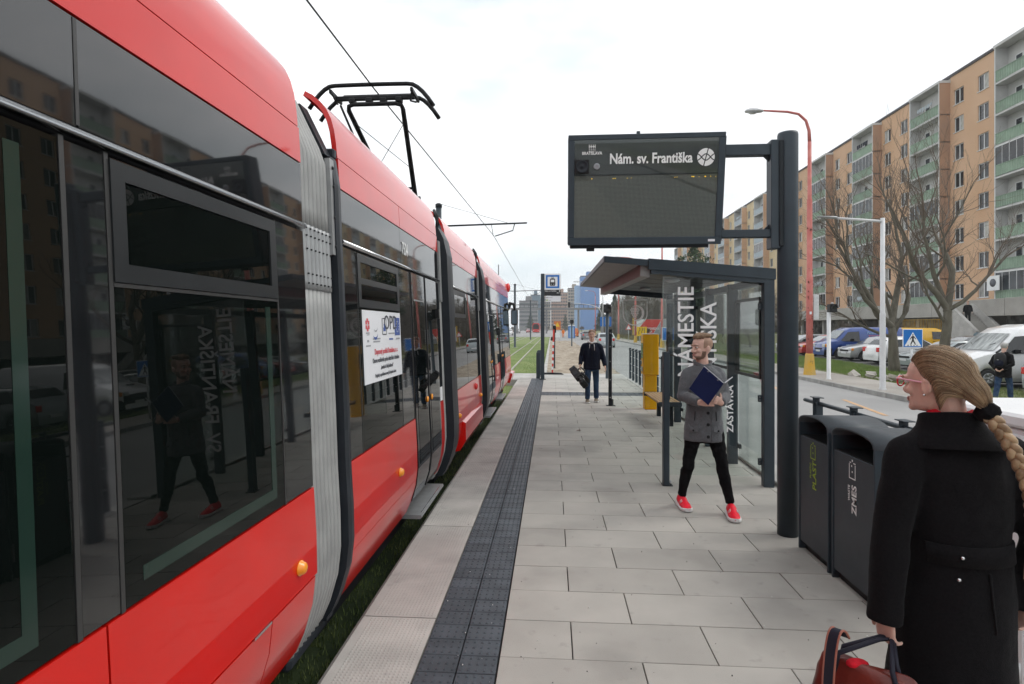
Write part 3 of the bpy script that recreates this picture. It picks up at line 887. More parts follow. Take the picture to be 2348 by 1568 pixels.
for k in range(12):
    a = 2 * PI * k / 12
    nrect(0.8925 + 0.042 * math.cos(a) - 0.004, 0.8925 + 0.042 * math.cos(a) + 0.004, 0.78 + 0.085 * math.sin(a) - 0.008, 0.78 + 0.085 * math.sin(a) + 0.008, 'white_print', 0.0028)
for k in range(6):
    a = 2 * PI * k / 6 + PI / 6
    u, v = 0.105 + 0.03 * math.cos(a), 0.80 + 0.062 * math.sin(a)
    nrect(u - 0.017, u + 0.017, v - 0.026, v + 0.026, 'ink_red')
nrect(0.065, 0.145, 0.685, 0.695, 'ink_dark'); nrect(0.08, 0.14, 0.66, 0.67, 'ink_grey')
nrect(0.085, 0.125, 0.565, 0.595, 'ink_grey'); nrect(0.06, 0.16, 0.505, 0.525, 'ink_grey')
mb = MB()
for (r0, r1, a0, a1, cu, cv, m_) in ((0.075, 0.060, -2.6, -0.3, 0.29, 0.80, 0), (0.085, 0.055, -2.7, -0.2, 0.28, 0.70, 1)):
    vs = []
    for k in range(13):
        t = lerp(a0, a1, k / 12); w = math.sin(PI * k / 12)
        for r in (r0, r0 - (r0 - r1) * w):
            p, _ = ncv(cu + r * 0.7 * math.cos(t), cv + r * 1.3 * math.sin(t)); vs.append(p)
    mb.add(vs, [(2 * k, 2 * k + 1, 2 * k + 3, 2 * k + 2) for k in range(12)], m_)
mb.build('swoosh_emblem', ['ink_grey', 'ink_blue'], notice)
nrect(0.22, 0.40, 0.595, 0.615, 'ink_grey'); nrect(0.23, 0.39, 0.555, 0.575, 'ink_grey')
nrect(0.455, 0.475, 0.66, 0.90, 'ink_grey'); nrect(0.565, 0.58, 0.66, 0.90, 'ink_grey'); nrect(0.475, 0.565, 0.89, 0.905, 'ink_dark'); nrect(0.475, 0.565, 0.655, 0.67, 'ink_dark')
nrect(0.49, 0.55, 0.71, 0.765, 'ink_blue'); nrect(0.505, 0.535, 0.765, 0.82, 'ink_blue'); nrect(0.63, 0.80, 0.665, 0.685, 'ink_grey'); nrect(0.64, 0.75, 0.575, 0.60, 'ink_blue')
nrect(0.84, 0.96, 0.575, 0.60, 'ink_grey')

# ---- second gangway, third and leading cars
def gangway(y0, y1):
    MB().prism([(tx(z) - 0.06, z) for z in zs_between(0.12, 2.8, 0.3)] + [(2 * CXT - tx(z), z) for z in reversed(zs_between(0.12, 2.8, 0.3))], 'y', y0 - 0.01, y1 + 0.01).build('gangway_core', 'tram_dark', tram)
    for k in range(3):
        a = y0 + 0.01 + k * 0.05
        bellow_strip(a, a + 0.048, 0.14, 2.95, 0.0, 'bellows', 'bellows_fold')
    dark_frame(y0 + 0.17, y1, 3.02, 0.14, 0.075)
    tp('cover_plate', y0 + 0.02, y0 + 0.12, 2.15, 2.84, 'bellows_plate', 0.012, gap=0)
    MB().tube([(-1.34, y0 + .2, 2.95), (-1.33, y0 + .2, 3.15), (-1.40, y0 + .35, 3.25), (-1.38, y0 + .5, 3.1)], 0.018, 8).build('cable_loop', 'rubber', tram)
gangway(6.32, 6.86)
core(6.87, 9.69); far_side(6.87, 9.69)
roof_panels(6.865, 9.69, (8.25,)); band(6.865, 9.69, (8.25,))
for a, b in ((6.88, 7.2), (7.21, 8.24), (8.25, 9.25), (9.26, 9.68)):
    tp('side_window', a, b, ZW, ZC - 0.02, 'tram_glass' if b - a > .5 else 'tram_black', 0.0, ny=2)
hopper(7.24, 8.22)
tp('side_panel', 6.87, 8.9, 0.60, ZW, 'tram_red', 0.004); tp('side_panel', 8.9, 9.69, 0.60, ZW, 'tram_red', 0.004)
tp('skirt_panel', 6.87, 7.55, 0.20, 0.595, 'tram_red', 0.0); tp('skirt_panel', 9.45, 9.69, 0.20, 0.595, 'tram_red', 0.0)
MB().prism([(-1.40, 0.16), (-1.23, 0.20), (-1.150, 0.34), (-1.155, 0.57), (-1.21, 0.60), (-1.40, 0.60)], 'y', 7.56, 9.44).build('bogie_cover', 'tram_red', tram)
marker(7.3, 0.71); marker(8.95, 0.92, 'lens_red', 0.05); marker(9.5, .72)
gangway(9.70, 10.28)
core(10.29, 16.6); far_side(10.29, 16.6)
roof_panels(10.285, 16.6, (11.2, 13.6)); band(10.285, 16.6, (11.2, 13.6, 15.2))
tp('end_panel', 10.3, 10.72, ZW, ZC - 0.02, 'tram_black')
tp('side_panel', 10.3, 10.72, 0.22, ZW, 'tram_red', 0.003)
doors(10.75, 12.0)
tp('side_window', 12.02, 13.3, ZW, ZC - 0.02, 'tram_glass'); tp('side_panel', 12.02, 13.3, 0.22, ZW, 'tram_red', 0.003)
doors(13.33, 14.5)
tp('side_window', 14.52, 15.6, ZW, ZC - 0.02, 'tram_glass'); tp('side_panel', 14.52, 15.6, 0.22, ZW, 'tram_red', 0.003)
tp('side_window', 15.62, 16.6, ZW, ZC - 0.02, 'tram_glass'); tp('side_panel', 15.62, 16.6, 0.22, ZW, 'tram_red', 0.003)
# rounded nose
def nose():
    ys = [16.6, 16.9, 17.2, 17.5, 17.75, 17.95, 18.05]
    half = [1.0, 0.985, 0.955, 0.90, 0.80, 0.60, 0.35]
    def seg(z0, z1, m, nm, ymax=99, tops=None):
        zs = zs_between(z0, z1, 0.2); mb = MB(); rows = []
        for y, h in zip(ys, half):
            row = []
            for z in zs:
                yy = y - 0.55 * max(0, (z - 1.1)) / 2.3 * ((y - 16.6) / 1.45)
                row.append((CXT + (tx(z) - CXT) * h, yy, z))
            for z in reversed(zs):
                yy = y - 0.55 * max(0, (z - 1.1)) / 2.3 * ((y - 16.6) / 1.45)
                row.append((CXT - (tx(z) - CXT) * h, yy, z))
            rows.append(row)
        n_ = len(rows[0])
        vs = [p for r in rows for p in r]
        fs = [(i * n_ + j, i * n_ + (j + 1) % n_, (i + 1) * n_ + (j + 1) % n_, (i + 1) * n_ + j) for i in range(len(rows) - 1) for j in range(n_)]
        fs.append(tuple((len(rows) - 1) * n_ + j for j in range(n_)))
        mb.add(vs, fs, 0, True)
        mb.build(nm, m, tram)
    seg(0.55, 1.04, 'tram_red', 'nose_panel'); seg(1.045, 2.37, 'tram_glass', 'windscreen'); seg(2.375, 2.70, 'tram_black', 'nose_band'); seg(2.70, 3.34, 'tram_red', 'nose_roof')
nose()
tp('bumper_cover', 16.7, 17.7, 0.22, 0.50, 'tram_red', 0.05, gap=0, depth=0.2)
MB().ball((-1.31, 16.9, 3.04), (0.07, 0.10, 0.14), 12, 8).build('roof_lamp', 'lens_red', tram)
MB().tube([(-1.32, 17.0, 2.38), (-1.26, 17.1, 2.58), (-1.15, 17.15, 2.56), (-1.13, 17.15, 2.38)], [0.045, 0.055, 0.05, 0.03], 10).build('mirror_arm', 'black_plastic', tram)
mr = MB().box(-1.24, -1.03, 17.12, 17.22, 1.92, 2.40, 0, 0.04).build('mirror_housing', 'black_plastic', tram)
MB().box(-1.21, -1.06, 17.113, 17.119, 1.96, 2.36).build('mirror_glass', mat('mirror_face', (0.12, 0.16, 0.19), 0.05, metal=0.6), mr)
MB().tube([(-1.5, 15.9, 3.33), (-1.5, 15.9, 3.62)], 0.012, 6).build('antenna', 'black_plastic', tram)
# running gear seen as darkness below the skirts
for y0, y1 in ((-3, 2.7), (3.4, 6.2), (6.9, 9.6), (10.4, 16.8)):
    MB().box(-3.4, -1.45, y0, y1, -0.06, 0.24).build('underframe', 'tram_dark', tram)
def wheelset(y):
    for x in (-1.97, -2.93):
        MB().lathe([(0.0, -0.05), (0.29, -0.05), (0.30, 0.0), (0.27, 0.05), (0.0, 0.05)], (x, y, 0.135), 20, 0, 'x').build('wheel', 'steel', tram)
for y in (0.2, 2.0, 7.8, 9.1, 13.0, 14.8): wheelset(y)

# ---- pantograph (a part of the tram)
pg = thing_part('pantograph')
PY, PZ = 7.70, 4.98
def bow(y, zoff, w0, name):
    pts = []
    for k in range(25):
        u = -1 + 2 * k / 24
        x = CXT + u * 0.86
        drop = 0.0 if abs(u) < 0.62 else -0.30 * ((abs(u) - 0.62) / 0.38) ** 1.7
        pts.append((x, y, PZ + zoff + 0.012 * (1 - u * u) + drop))
    MB().tube(pts, w0, 8).build(name, 'black_plastic', pg)
bow(PY - 0.16, 0.16, 0.029, 'contact_strip'); bow(PY + 0.22, 0.13, 0.029, 'contact_strip')
for y in (PY - 0.16, PY + 0.22): MB().box(CXT - 0.52, CXT + 0.52, y - 0.02, y + 0.02, PZ + 0.15, PZ + 0.19, 0, 0.006).build('carbon_bar', 'tram_dark', pg)
MB().box(CXT - 0.56, CXT + 0.56, PY + 0.0, PY + 0.05, PZ + 0.03, PZ + 0.095, 0, 0.01).build('head_beam', 'black_plastic', pg)
for x in (-0.56, 0.56):
    MB().box(CXT + x - 0.02, CXT + x + 0.02, PY - 0.18, PY + 0.24, PZ + 0.06, PZ + 0.12, 0, 0.01).build('head_link', 'black_plastic', pg)
    MB().tube([(CXT + x, PY - .14, PZ + .1), (CXT + x * 0.93, PY - .05, PZ - .02), (CXT + x, PY + .1, PZ + .02)], 0.014, 6).build('spring', 'black_plastic', pg)
for x in (-0.32, -0.08, 0.12, 0.34):
    MB().box(CXT + x - 0.045, CXT + x + 0.045, PY - 0.02, PY + 0.07, PZ - 0.01, PZ + 0.06, 0, 0.01).build('head_bracket', 'black_plastic', pg)
KY, KZ = 9.25, 3.98
fr = [(CXT - 0.20, KY, KZ), (CXT - 0.385, PY + 0.06, PZ - 0.09), (CXT - 0.37, PY + 0.02, PZ - 0.045), (CXT - 0.30, PY, PZ - 0.03), (CXT + 0.30, PY, PZ - 0.03), (CXT + 0.37, PY + 0.02, PZ - 0.045), (CXT + 0.385, PY + 0.06, PZ - 0.09), (CXT + 0.20, KY, KZ)]
MB().tube(fr, [0.040, 0.034, 0.031, 0.031, 0.031, 0.031, 0.034, 0.042], 8).build('upper_frame', 'black_plastic', pg)
def onleg(s, t): return Vector((CXT + s * lerp(0.385, 0.20, t), lerp(PY + .06, KY, t), lerp(PZ - .09, KZ, t)))
for s in (-1, 1): MB().cyl(onleg(s, 0.12), onleg(-s, 0.62), 0.005, n=5).build('brace_wire', 'black_plastic', pg)
MB().cyl(onleg(1, 0.86), onleg(-1, 0.86), 0.022, n=8).build('cross_tube', 'black_plastic', pg)
for s in (-1, 1): MB().cyl(onleg(s, 0.10), onleg(s, 0.20), 0.036, n=8).build('leg_collar', 'black_plastic', pg)
MB().cyl((CXT - .28, KY, KZ), (CXT + .28, KY, KZ), 0.045, n=10).build('knee_joint', 'black_plastic', pg)
MB().tube([(CXT, KY, KZ), (CXT, 7.7, 3.55)], [0.06, 0.075], 10).build('lower_arm', 'black_plastic', pg)
MB().tube([(CXT - .50, PY + .05, PZ - .02), (CXT - .36, KY - .2, KZ + .05)], 0.018, 6).build('guide_rod', 'black_plastic', pg)
MB().box(CXT - .55, CXT + .55, 7.35, 9.35, 2.87, 3.45, 0, 0.03).build('base_frame', 'black_plastic', pg)

# ---- overhead wires and masts
def mast(y, x, top, zarm, tip, label, left=False):
    t = thing('catenary_mast', label, 'mast', (x, y, -0.2), 0, 'catenary masts between the tracks')
    MB().lathe([(0.15, 0), (0.15, 0.05), (0.115, 0.06), (0.105, top + 0.2)], (0, 0, 0), 14).build('pole', 'anthracite', t)
    MB().lathe([(0.125, 0), (0.125, 0.12), (0.06, 0.16)], (0, 0, top + 0.1), 14).build('cap', 'anthracite_dark', t)
    MB().box(-0.3, 0.3, -0.3, 0.3, -0.02, 0.03).build('base_plate', 'concrete', t)
    za = zarm + 0.2
    for s in ((1,) if not left else (1, -1)):
        MB().cyl((s * 0.1, 0, za - 0.03), (s * tip, 0, za + 0.05), 0.035, 0.03, 8).build('bracket_arm', 'anthracite_dark', t)
        MB().cyl((s * 0.1, 0, top + 0.22), (s * tip * 0.78, 0, za + 0.06), 0.007, n=5).build('stay_wire', 'black_plastic', t)
        MB().tube([(s * tip * 0.86, 0, za + 0.02), (s * tip * 0.84, 0, za - 0.22), (s * tip * 0.64, 0, za - 0.42)], 0.02, 6).build('steady_arm', 'anthracite_dark', t)
        MB().cyl((s * tip * 0.60, 0, za), (s * tip * 0.62, 0, za - 0.42), 0.012, n=6).build('dropper', 'black_plastic', t)
        MB().lathe([(0.02, 0), (0.05, 0.03), (0.02, 0.06), (0.05, 0.09), (0.02, 0.12)], (s * 0.2, 0, za - 0.03), 8, 0, 'x').build('insulator', 'black_plastic', t)
    return t
mast(20.6, -4.15, 6.35, 5.6, 3.25, 'dark grey catenary mast with a bracket arm rising behind the tram')
mast(57.5, -3.75, 6.2, 5.55, 3.0, 'dark grey catenary mast with two bracket arms beyond the tram front', True)
mast(93, -3.5, 6.2, 5.5, 2.8, 'distant catenary mast standing at the far end of the grassed track', True)
def wire(name, label, pts, r=0.0105):
    tag(MB().tube(pts, r, 5).build(name, 'black_plastic'), label, 'wire', 'overhead contact wires')
wire('contact_wire', 'black overhead wire running above the tram and touched by its pantograph',
     [(-2.55, -8, 5.17), (-2.45, 7.7, 5.155), (-2.12, 20.6, 5.20), (-2.5, 57.5, 5.2), (-2.1, 93, 5.2), (-2.4, 160, 5.2)])
wire('contact_wire', 'overhead wire above the far track left of the catenary masts',
     [(-6.0, 20, 5.2), (-5.75, 57.5, 5.2), (-6.0, 93, 5.2), (-5.8, 160, 5.2)])
# ================================================================== passenger information board on its post
XA, YA, ZA = Vector((1, 0, 0)), Vector((0, 1, 0)), Vector((0, 0, 1))
FRONT = axes((1, 0, 0), (0, 0, 1))            # print facing -Y (towards the camera), upright
UPWARD = axes((0, 0, 1), (-1, 0, 0))          # print facing -Y, reading from bottom to top
board = thing('information_board', 'dark grey departure board with white stop name on a round post', 'sign', (2.11, 5.25, 0))
MB().lathe([(0.087, 0.0), (0.087, 3.58), (0.082, 3.60), (0.0, 3.60)], (0, 0, 0), 28).build('post', 'anthracite', board)
MB().box(-0.165, -0.085, -0.06, 0.06, 2.56, 3.53, 0, 0.006).build('mounting_plate', 'anthracite', board)
MB().box(-0.10, -0.06, -0.075, 0.075, 2.58, 3.52, 0, 0.006).build('mounting_clamp', 'anthracite_dark', board)
for z0, z1 in ((3.40, 3.50), (2.665, 2.735)):
    MB().box(-0.61, -0.16, -0.04, 0.04, z0, z1, 0, 0.005).build('arm', 'anthracite', board)
for z, s in ((3.40, -1), (2.735, 1)):
    for xe, d in ((-0.165, -1), (-0.60, 1)):
        MB().prism([(xe, z), (xe + d * 0.05, z), (xe, z + s * 0.05)], 'y', -0.012, 0.012).build('gusset', 'anthracite_dark', board)
dcase = bpy.data.objects.new('display_case', None); COL.objects.link(dcase); dcase.parent = board
BX0, BX1, BZ0, BZ1, BY = 0.145 - 2.11, 1.50 - 2.11, 2.615, 3.575, -0.13
MB().box(BX0, BX1, BY + 0.022, BY + 0.20, BZ0, BZ1, 0, 0.008).build('housing', 'anthracite', dcase)
MB().box(BX0 + .02, BX1 - .1, BY + 0.03, BY + 0.19, BZ0 - 0.03, BZ0 + .004, 0, 0.004).build('bottom_tray', 'anthracite_dark', dcase)
MB().box(BX1 - .002, BX1 + 0.014, BY + 0.03, BY + 0.2, BZ0 + 0.03, BZ1 - 0.03, 0, 0.004).build('side_hinge', 'anthracite_dark', dcase)
b = 0.055
for nm, a in (('bezel', (BX0, BX1, BZ1 - b * .8, BZ1)), ('bezel', (BX0, BX1, BZ0, BZ0 + b * 1.25)), ('bezel', (BX0, BX0 + b, BZ0 + b * 1.25, BZ1 - b * .8)), ('bezel', (BX1 - b, BX1, BZ0 + b * 1.25, BZ1 - b * .8))):
    MB().box(a[0], a[1], BY, BY + 0.0215, a[2], a[3], 0, 0.004).build(nm, 'anthracite', dcase)
gx0, gx1, gz0, gz1 = BX0 + b, BX1 - b, BZ0 + b * 1.25, BZ1 - b * 0.8
zsplit = gz1 - 0.30
mat('board_face', (0.045, 0.047, 0.050), 0.10, ior=1.55, var=0.05)
led = mat('led_mesh', (0.155, 0.150, 0.135), 0.45, ior=1.5, spec=0.25)
def led_nodes():
    nt = led.node_tree; n, l = nt.nodes, nt.links; bs = n['Principled BSDF']
    tc = n.new('ShaderNodeTexCoord'); mp = n.new('ShaderNodeMapping'); mp.inputs['Scale'].default_value = (1, 1, 1)
    ck = n.new('ShaderNodeTexBrick'); ck.inputs['Scale'].default_value = 90.0; ck.offset = 0.0
    ck.inputs['Color1'].default_value = (0.165, 0.162, 0.148, 1); ck.inputs['Color2'].default_value = (0.145, 0.142, 0.13, 1); ck.inputs['Mortar'].default_value = (0.055, 0.055, 0.055, 1)
    ck.inputs['Mortar Size'].default_value = 0.14; ck.inputs['Brick Width'].default_value = 1.0; ck.inputs['Row Height'].default_value = 1.0
    sx = n.new('ShaderNodeSeparateXYZ'); cx = n.new('ShaderNodeCombineXYZ')
    l.new(tc.outputs['Object'], sx.inputs[0]); l.new(sx.outputs['X'], cx.inputs['X']); l.new(sx.outputs['Z'], cx.inputs['Y'])
    l.new(cx.outputs[0], ck.inputs['Vector']); l.new(ck.outputs['Color'], bs.inputs['Base Color'])
led_nodes()
MB().box(gx0, gx1, BY + 0.008, BY + 0.0218, zsplit, gz1).build('name_panel', 'board_face', dcase)
MB().box(gx0, gx1, BY + 0.012, BY + 0.0218, gz0, zsplit - 0.004).build('display_panel', 'led_mesh', dcase)
MB().box(gx0, gx1, BY + 0.004, BY + 0.0215, zsplit - 0.004, zsplit + 0.004).build('divider', 'anthracite_dark', dcase)
MB().box(gx0 + .001, gx1 - .001, BY + 0.0035, BY + 0.0055, gz0 + .001, gz1 - .001).build('front_glass', 'pane', dcase)
FY = BY + 0.0015
text('stop_name', 'Nám. sv. Františka', 0.122, 'white_print', dcase, (gx0 + 0.305, FY, gz1 - 0.205), FRONT, 0.0032, fit=0.715)
text('city_name', 'BRATISLAVA', 0.036, 'white_print', dcase, (gx0 + 0.065, FY, gz1 - 0.125), FRONT, 0.001, fit=0.175)
mb = MB()      # castle emblem: bars and dots
ex, ez = gx0 + 0.125, gz1 - 0.078
for x in (0, 0.017, 0.036, 0.052): mb.box(ex + x, ex + x + 0.005, FY - .0005, FY + .0005, ez + 0.005, ez + 0.038)
mb.box(ex, ex + 0.057, FY - .0006, FY + .0006, ez + 0.018, ez + 0.023)
for r in range(2):
    for k in range(4): mb.box(ex + k * 0.0165, ex + k * 0.0165 + 0.007, FY - .0005, FY + .0005, ez - 0.008 - r * .012, ez - 0.002 - r * 0.012)
stuff(mb.build('castle_emblem', 'white_print', dcase))
# round emblem: a white disc cut by three curved dark bands
lx, lz, lr = gx1 - 0.108, gz1 - 0.165, 0.075
def disc(cx, cz, r, y, m, n=28):
    return MB().add([(cx + r * math.cos(2 * PI * k / n), y, cz + r * math.sin(2 * PI * k / n)) for k in range(n)], [tuple(range(n))])
disc(lx, lz, lr, FY, 'white_print').build('emblem_disc', 'white_print', dcase)
mb = MB()
for sgn, curve in ((1, 1), (-1, 1), (0, 0)):
    pts = []
    for k in range(15):
        u = -1 + 2 * k / 14
        if curve: x, z = u * lr * 1.02, sgn * (0.030 * math.cos(u * PI)) * 0.9
        else: x, z = u * 0.018, u * lr * 1.02
        pts.append((x, z))
    w = 0.0045
    vs = []
    for i, (x, z) in enumerate(pts):
        x2, z2 = pts[min(i + 1, 14)]; x1, z1 = pts[max(i - 1, 0)]
        d = Vector((x2 - x1, z2 - z1)).normalized(); q = (-d.y * w, d.x * w)
        vs += [(lx + x + q[0], FY - 0.001, lz + z + q[1]), (lx + x - q[0], FY - 0.001, lz + z - q[1])]
    mb.add(vs, [(2 * i, 2 * i + 1, 2 * i + 3, 2 * i + 2) for i in range(14)])
mb.build('emblem_bands', 'board_face', dcase)
# loudspeaker and light sensor
sp = MB().box(gx0 + 0.002, gx0 + 0.128, FY - 0.014, FY + 0.004, zsplit + 0.012, zsplit + 0.134, 0, 0.005).build('loudspeaker', 'black_plastic', dcase)
MB().lathe([(0.055, 0.0), (0.055, -0.008), (0.048, -0.010), (0.040, -0.004), (0.016, -0.002), (0.012, -0.006), (0.0, -0.007)], (gx0 + 0.065, FY - 0.014, zsplit + 0.073), 24, 0, 'y').build('cone', 'gang_dark', dcase)
MB().lathe([(0.028, 0.0), (0.028, -0.005), (0.018, -0.006), (0.0, -0.003)], (gx0 + 0.195, FY, zsplit + 0.073), 18, 0, 'y').build('sensor', 'ink_grey', dcase)
led_on = mat('led_on', (0.8, 0.55, 0.02), 0.5)
led_on.node_tree.nodes['Principled BSDF'].inputs['Emission Color'].default_value = (1.0, 0.62, 0.02, 1)
led_on.node_tree.nodes['Principled BSDF'].inputs['Emission Strength'].default_value = 1.1
mb = MB()
for u in (0.12, 0.27, 0.285, 0.37, 0.40, 0.70, 0.71, 0.72, 0.82, 0.83, 0.87, 0.91, 0.915, 0.95, 0.985):
    x = lerp(gx0, gx1, u); w = rnd.choice((0.004, 0.007, 0.01)); z = zsplit - 0.030 - rnd.uniform(0, 0.006)
    mb.box(x, x + w, FY - .0004, FY + .0004, z, z + rnd.choice((0.003, 0.006)))
stuff(mb.build('lit_dots', led_on, dcase))
MB().box(BX1 - 0.115, BX1 - 0.055, FY - 0.002, FY, BZ0 + 0.025, BZ0 + 0.045).build('type_plate', 'paper', dcase)
MB().cyl((BX0 + 0.62, BY + 0.1, BZ1), (BX0 + 0.62, BY + 0.1, BZ1 + 0.035), 0.017, n=12).build('light_probe', 'anthracite', dcase)
MB().box(BX0 + 0.17, BX0 + 0.24, BY + 0.02, BY + 0.09, BZ0 - 0.055, BZ0 - 0.028, 0, 0.004).build('infrared_unit', 'black_plastic', dcase)

TILT = Matrix.Translation((0, -0.03, 3.05)) @ Matrix.Rotation(math.radians(9.5), 4, 'X') @ Matrix.Translation((0, 0, -3.05))
dcase.matrix_basis = TILT
# ================================================================== shelter
shel = thing('tram_shelter', 'dark grey glazed tram shelter with white rotated stop name lettering', 'shelter', (0, 6.8, 0))
L = 5.65
def rz(x, y): return lerp(2.705, 2.525, (x - 0.6) / 2.0) + 0.10 * y / L     # top surface of the roof
def roof_piece(name, x0, x1, y0, y1, top, bot, m, parent=shel):
    vs = []
    for y in (y0, y1):
        vs += [(x0, y, rz(x0, y) + bot), (x1, y, rz(x1, y) + bot), (x1, y, rz(x1, y) + top), (x0, y, rz(x0, y) + top)]
    return MB().add(vs, [(0, 1, 2, 3), (7, 6, 5, 4), (0, 4, 5, 1), (1, 5, 6, 2), (2, 6, 7, 3), (3, 7, 4, 0)]).build(name, m, parent)
roof_piece('roof', 1.13, 2.57, -0.02, L + 0.02, 0.0, -0.045, 'anthracite')
roof_piece('canopy', 0.64, 1.12, 0.0, L, -0.012, -0.04, 'anthracite')
roof_piece('canopy_fascia', 0.62, 1.125, -0.03, 0.0, 0.0, -0.075, 'anthracite')
roof_piece('canopy_fascia', 0.615, 0.639, 0.0, L, 0.0, -0.060, 'anthracite')
# grooved soffit boards under the projecting canopy
for k in range(6):
    x = 0.645 + k * 0.067
    MB().add([(x, 0.004, rz(x, 0) - 0.052), (x + 0.062, 0.004, rz(x + 0.062, 0) - 0.056 - 0.008), (x + 0.062, L, rz(x, L) - 0.064), (x, L, rz(x, L) - 0.052),
              (x, 0.004, rz(x, 0) - 0.0405), (x + 0.062, 0.004, rz(x, 0) - 0.0415), (x + 0.062, L, rz(x, L) - 0.0415), (x, L, rz(x, L) - 0.0405)],
             [(3, 2, 1, 0), (0, 1, 5, 4), (1, 2, 6, 5), (2, 3, 7, 6), (3, 0, 4, 7)]).build('soffit_board', 'soffit', shel)
roof_piece('gutter_beam', 1.05, 1.16, 0.03, L - 0.03, -0.05, -0.20, 'soffit')
# near and far portal heads, with a recessed lower lip
for y0 in (-0.045, L - 0.075):
    roof_piece('portal_head', 1.135, 2.585, y0, y0 + 0.12, 0.012, -0.115, 'anthracite')
    roof_piece('portal_lip', 1.165, 2.47, y0 + 0.012, y0 + 0.108, -0.116, -0.165, 'anthracite')
for k in range(6):
    y = 0.55 + k * 0.86
    roof_piece('ceiling_panel', 1.17, 2.46, y - 0.41, y + 0.41, -0.055, -0.075, 'anthracite_dark')
for k in range(2):
    y = 1.6 + k * 2.4
    MB().lathe([(0.0, 0.0), (0.11, 0.0), (0.10, -0.025), (0.06, -0.04), (0.0, -0.042)], (1.75, y, rz(1.75, y) - 0.076), 20).build('ceiling_lamp', 'alu', shel)
for y in (0.0, L - 0.09):
    MB().box(2.455, 2.575, y - 0.035, y + 0.065, 0.0, 2.44 + (0.1 if y else 0), 0, 0.006).build('corner_post', 'anthracite', shel)
# fin-like uprights along the back
for i in range(1, 5):
    y = i * 1.13
    MB().box(2.39, 2.52, y - 0.035, y + 0.035, 0.0, 2.42 + 0.1 * y / L, 0, 0.004).build('back_upright', 'anthracite', shel)
MB().box(2.43, 2.55, 0.07, L - .13, 2.36, 2.44, 0, 0.004).build('back_rail', 'anthracite', shel)
for i in range(5):
    y0, y1 = i * 1.13 + (0.07 if i == 0 else 0.04), (i + 1) * 1.13 - (0.14 if i == 4 else 0.04)
    MB().box(2.526, 2.538, y0, y1, 0.10, 2.355).build('back_pane', 'pane', shel)
    for z in (0.25, 2.2):
        for y in (y0 + 0.02, y1 - 0.02):
            MB().box(2.515, 2.55, y - 0.03, y + 0.03, z - 0.03, z + 0.03, 0, 0.004).build('pane_clamp', 'anthracite_dark', shel)
    MB().box(2.512, 2.5255, y0 + .02, y1 - .02, 1.255, 1.295).build('glazing_rail', 'anthracite_dark', shel)
# framed timetable case on the first back bay
case = MB().box(2.46, 2.512, 0.12, 0.15, 1.24, 2.22).build('timetable_case', 'anthracite_dark', shel)
MB().box(2.46, 2.512, 1.02, 1.05, 1.24, 2.22).build('case_frame', 'anthracite_dark', case)
MB().box(2.46, 2.512, 0.1505, 1.0195, 1.24, 1.275).build('case_frame', 'anthracite_dark', case)
MB().box(2.46, 2.512, 0.1505, 1.0195, 2.185, 2.22).build('case_frame', 'anthracite_dark', case)
MB().box(2.47, 2.475, 0.1505, 1.0195, 1.2755, 2.1845).build('case_glass', 'pane_tint', case)
# side panes: one at each end, hung between the corner post and a low front post
LOWX = 1.34
def side(y, hpost, near):
    if near:
        MB().box(LOWX - 0.034, LOWX + 0.034, y - 0.05, y + 0.05, 0.0, hpost, 0, 0.005).build('low_post', 'anthracite', shel)
        MB().box(LOWX - 0.045, LOWX + 0.07, y - 0.06, y + 0.06, 0.0, 0.010).build('post_foot', 'anthracite_dark', shel)
        for dx in (0.05, 0.062):
            MB().lathe([(0.009, 0), (0.009, 0.03), (0.004, 0.035)], (LOWX + dx, y + (dx - .055) * 5, 0.01), 8).build('anchor_bolt', 'chrome', shel)
    p = MB().box(LOWX - 0.02, 2.452, y + 0.055, y + 0.067, 0.11, 2.42 + (0.06 if near else 0.12)).build('side_pane', 'pane', shel)
    MB().box(LOWX - 0.0225, LOWX - 0.0195, y + 0.055, y + 0.067, 0.11, 2.42).build('pane_edge', mat('glass_edge', (0.25, 0.36, 0.31), 0.2) if 'glass_edge' not in MATS else 'glass_edge', p)
    for z in (0.28, 1.02, 2.1):
        MB().box(2.42, 2.46, y + 0.045, y + 0.078, z - 0.04, z + 0.04, 0, 0.004).build('pane_clamp', 'anthracite', shel)
        for q in (-0.018, 0.018):
            MB().lathe([(0.007, 0), (0.007, -0.006), (0.0, -0.007)], (2.436, y + 0.045, z + q), 8, 0, 'y').build('clamp_screw', 'chrome', shel)
    if near: MB().box(LOWX + .034, LOWX + .06, y + 0.05, y + 0.072, 1.0, 1.08).build('pane_clamp', 'anthracite_dark', shel)
    return p
pn = side(0.0, 1.57, True); pf = side(L - 0.04, 1.80, False)
# lettering on the near side pane (seen through from both sides)
TY = 0.053
text('lettering', 'NÁMESTIE', 0.262, 'film_white', shel, (1.672, TY, 1.265), UPWARD, 0.003, fit=1.06, ext=0.0008)
text('lettering', 'SV. FRANTIŠKA', 0.262, 'film_white', shel, (1.935, TY, 0.52), UPWARD, 0.003, fit=1.63, ext=0.0008)
text('lettering', 'ZASTÁVKA', 0.102, 'film_white', shel, (2.13, TY, 0.62), UPWARD, 0.002, fit=0.56, ext=0.0008)
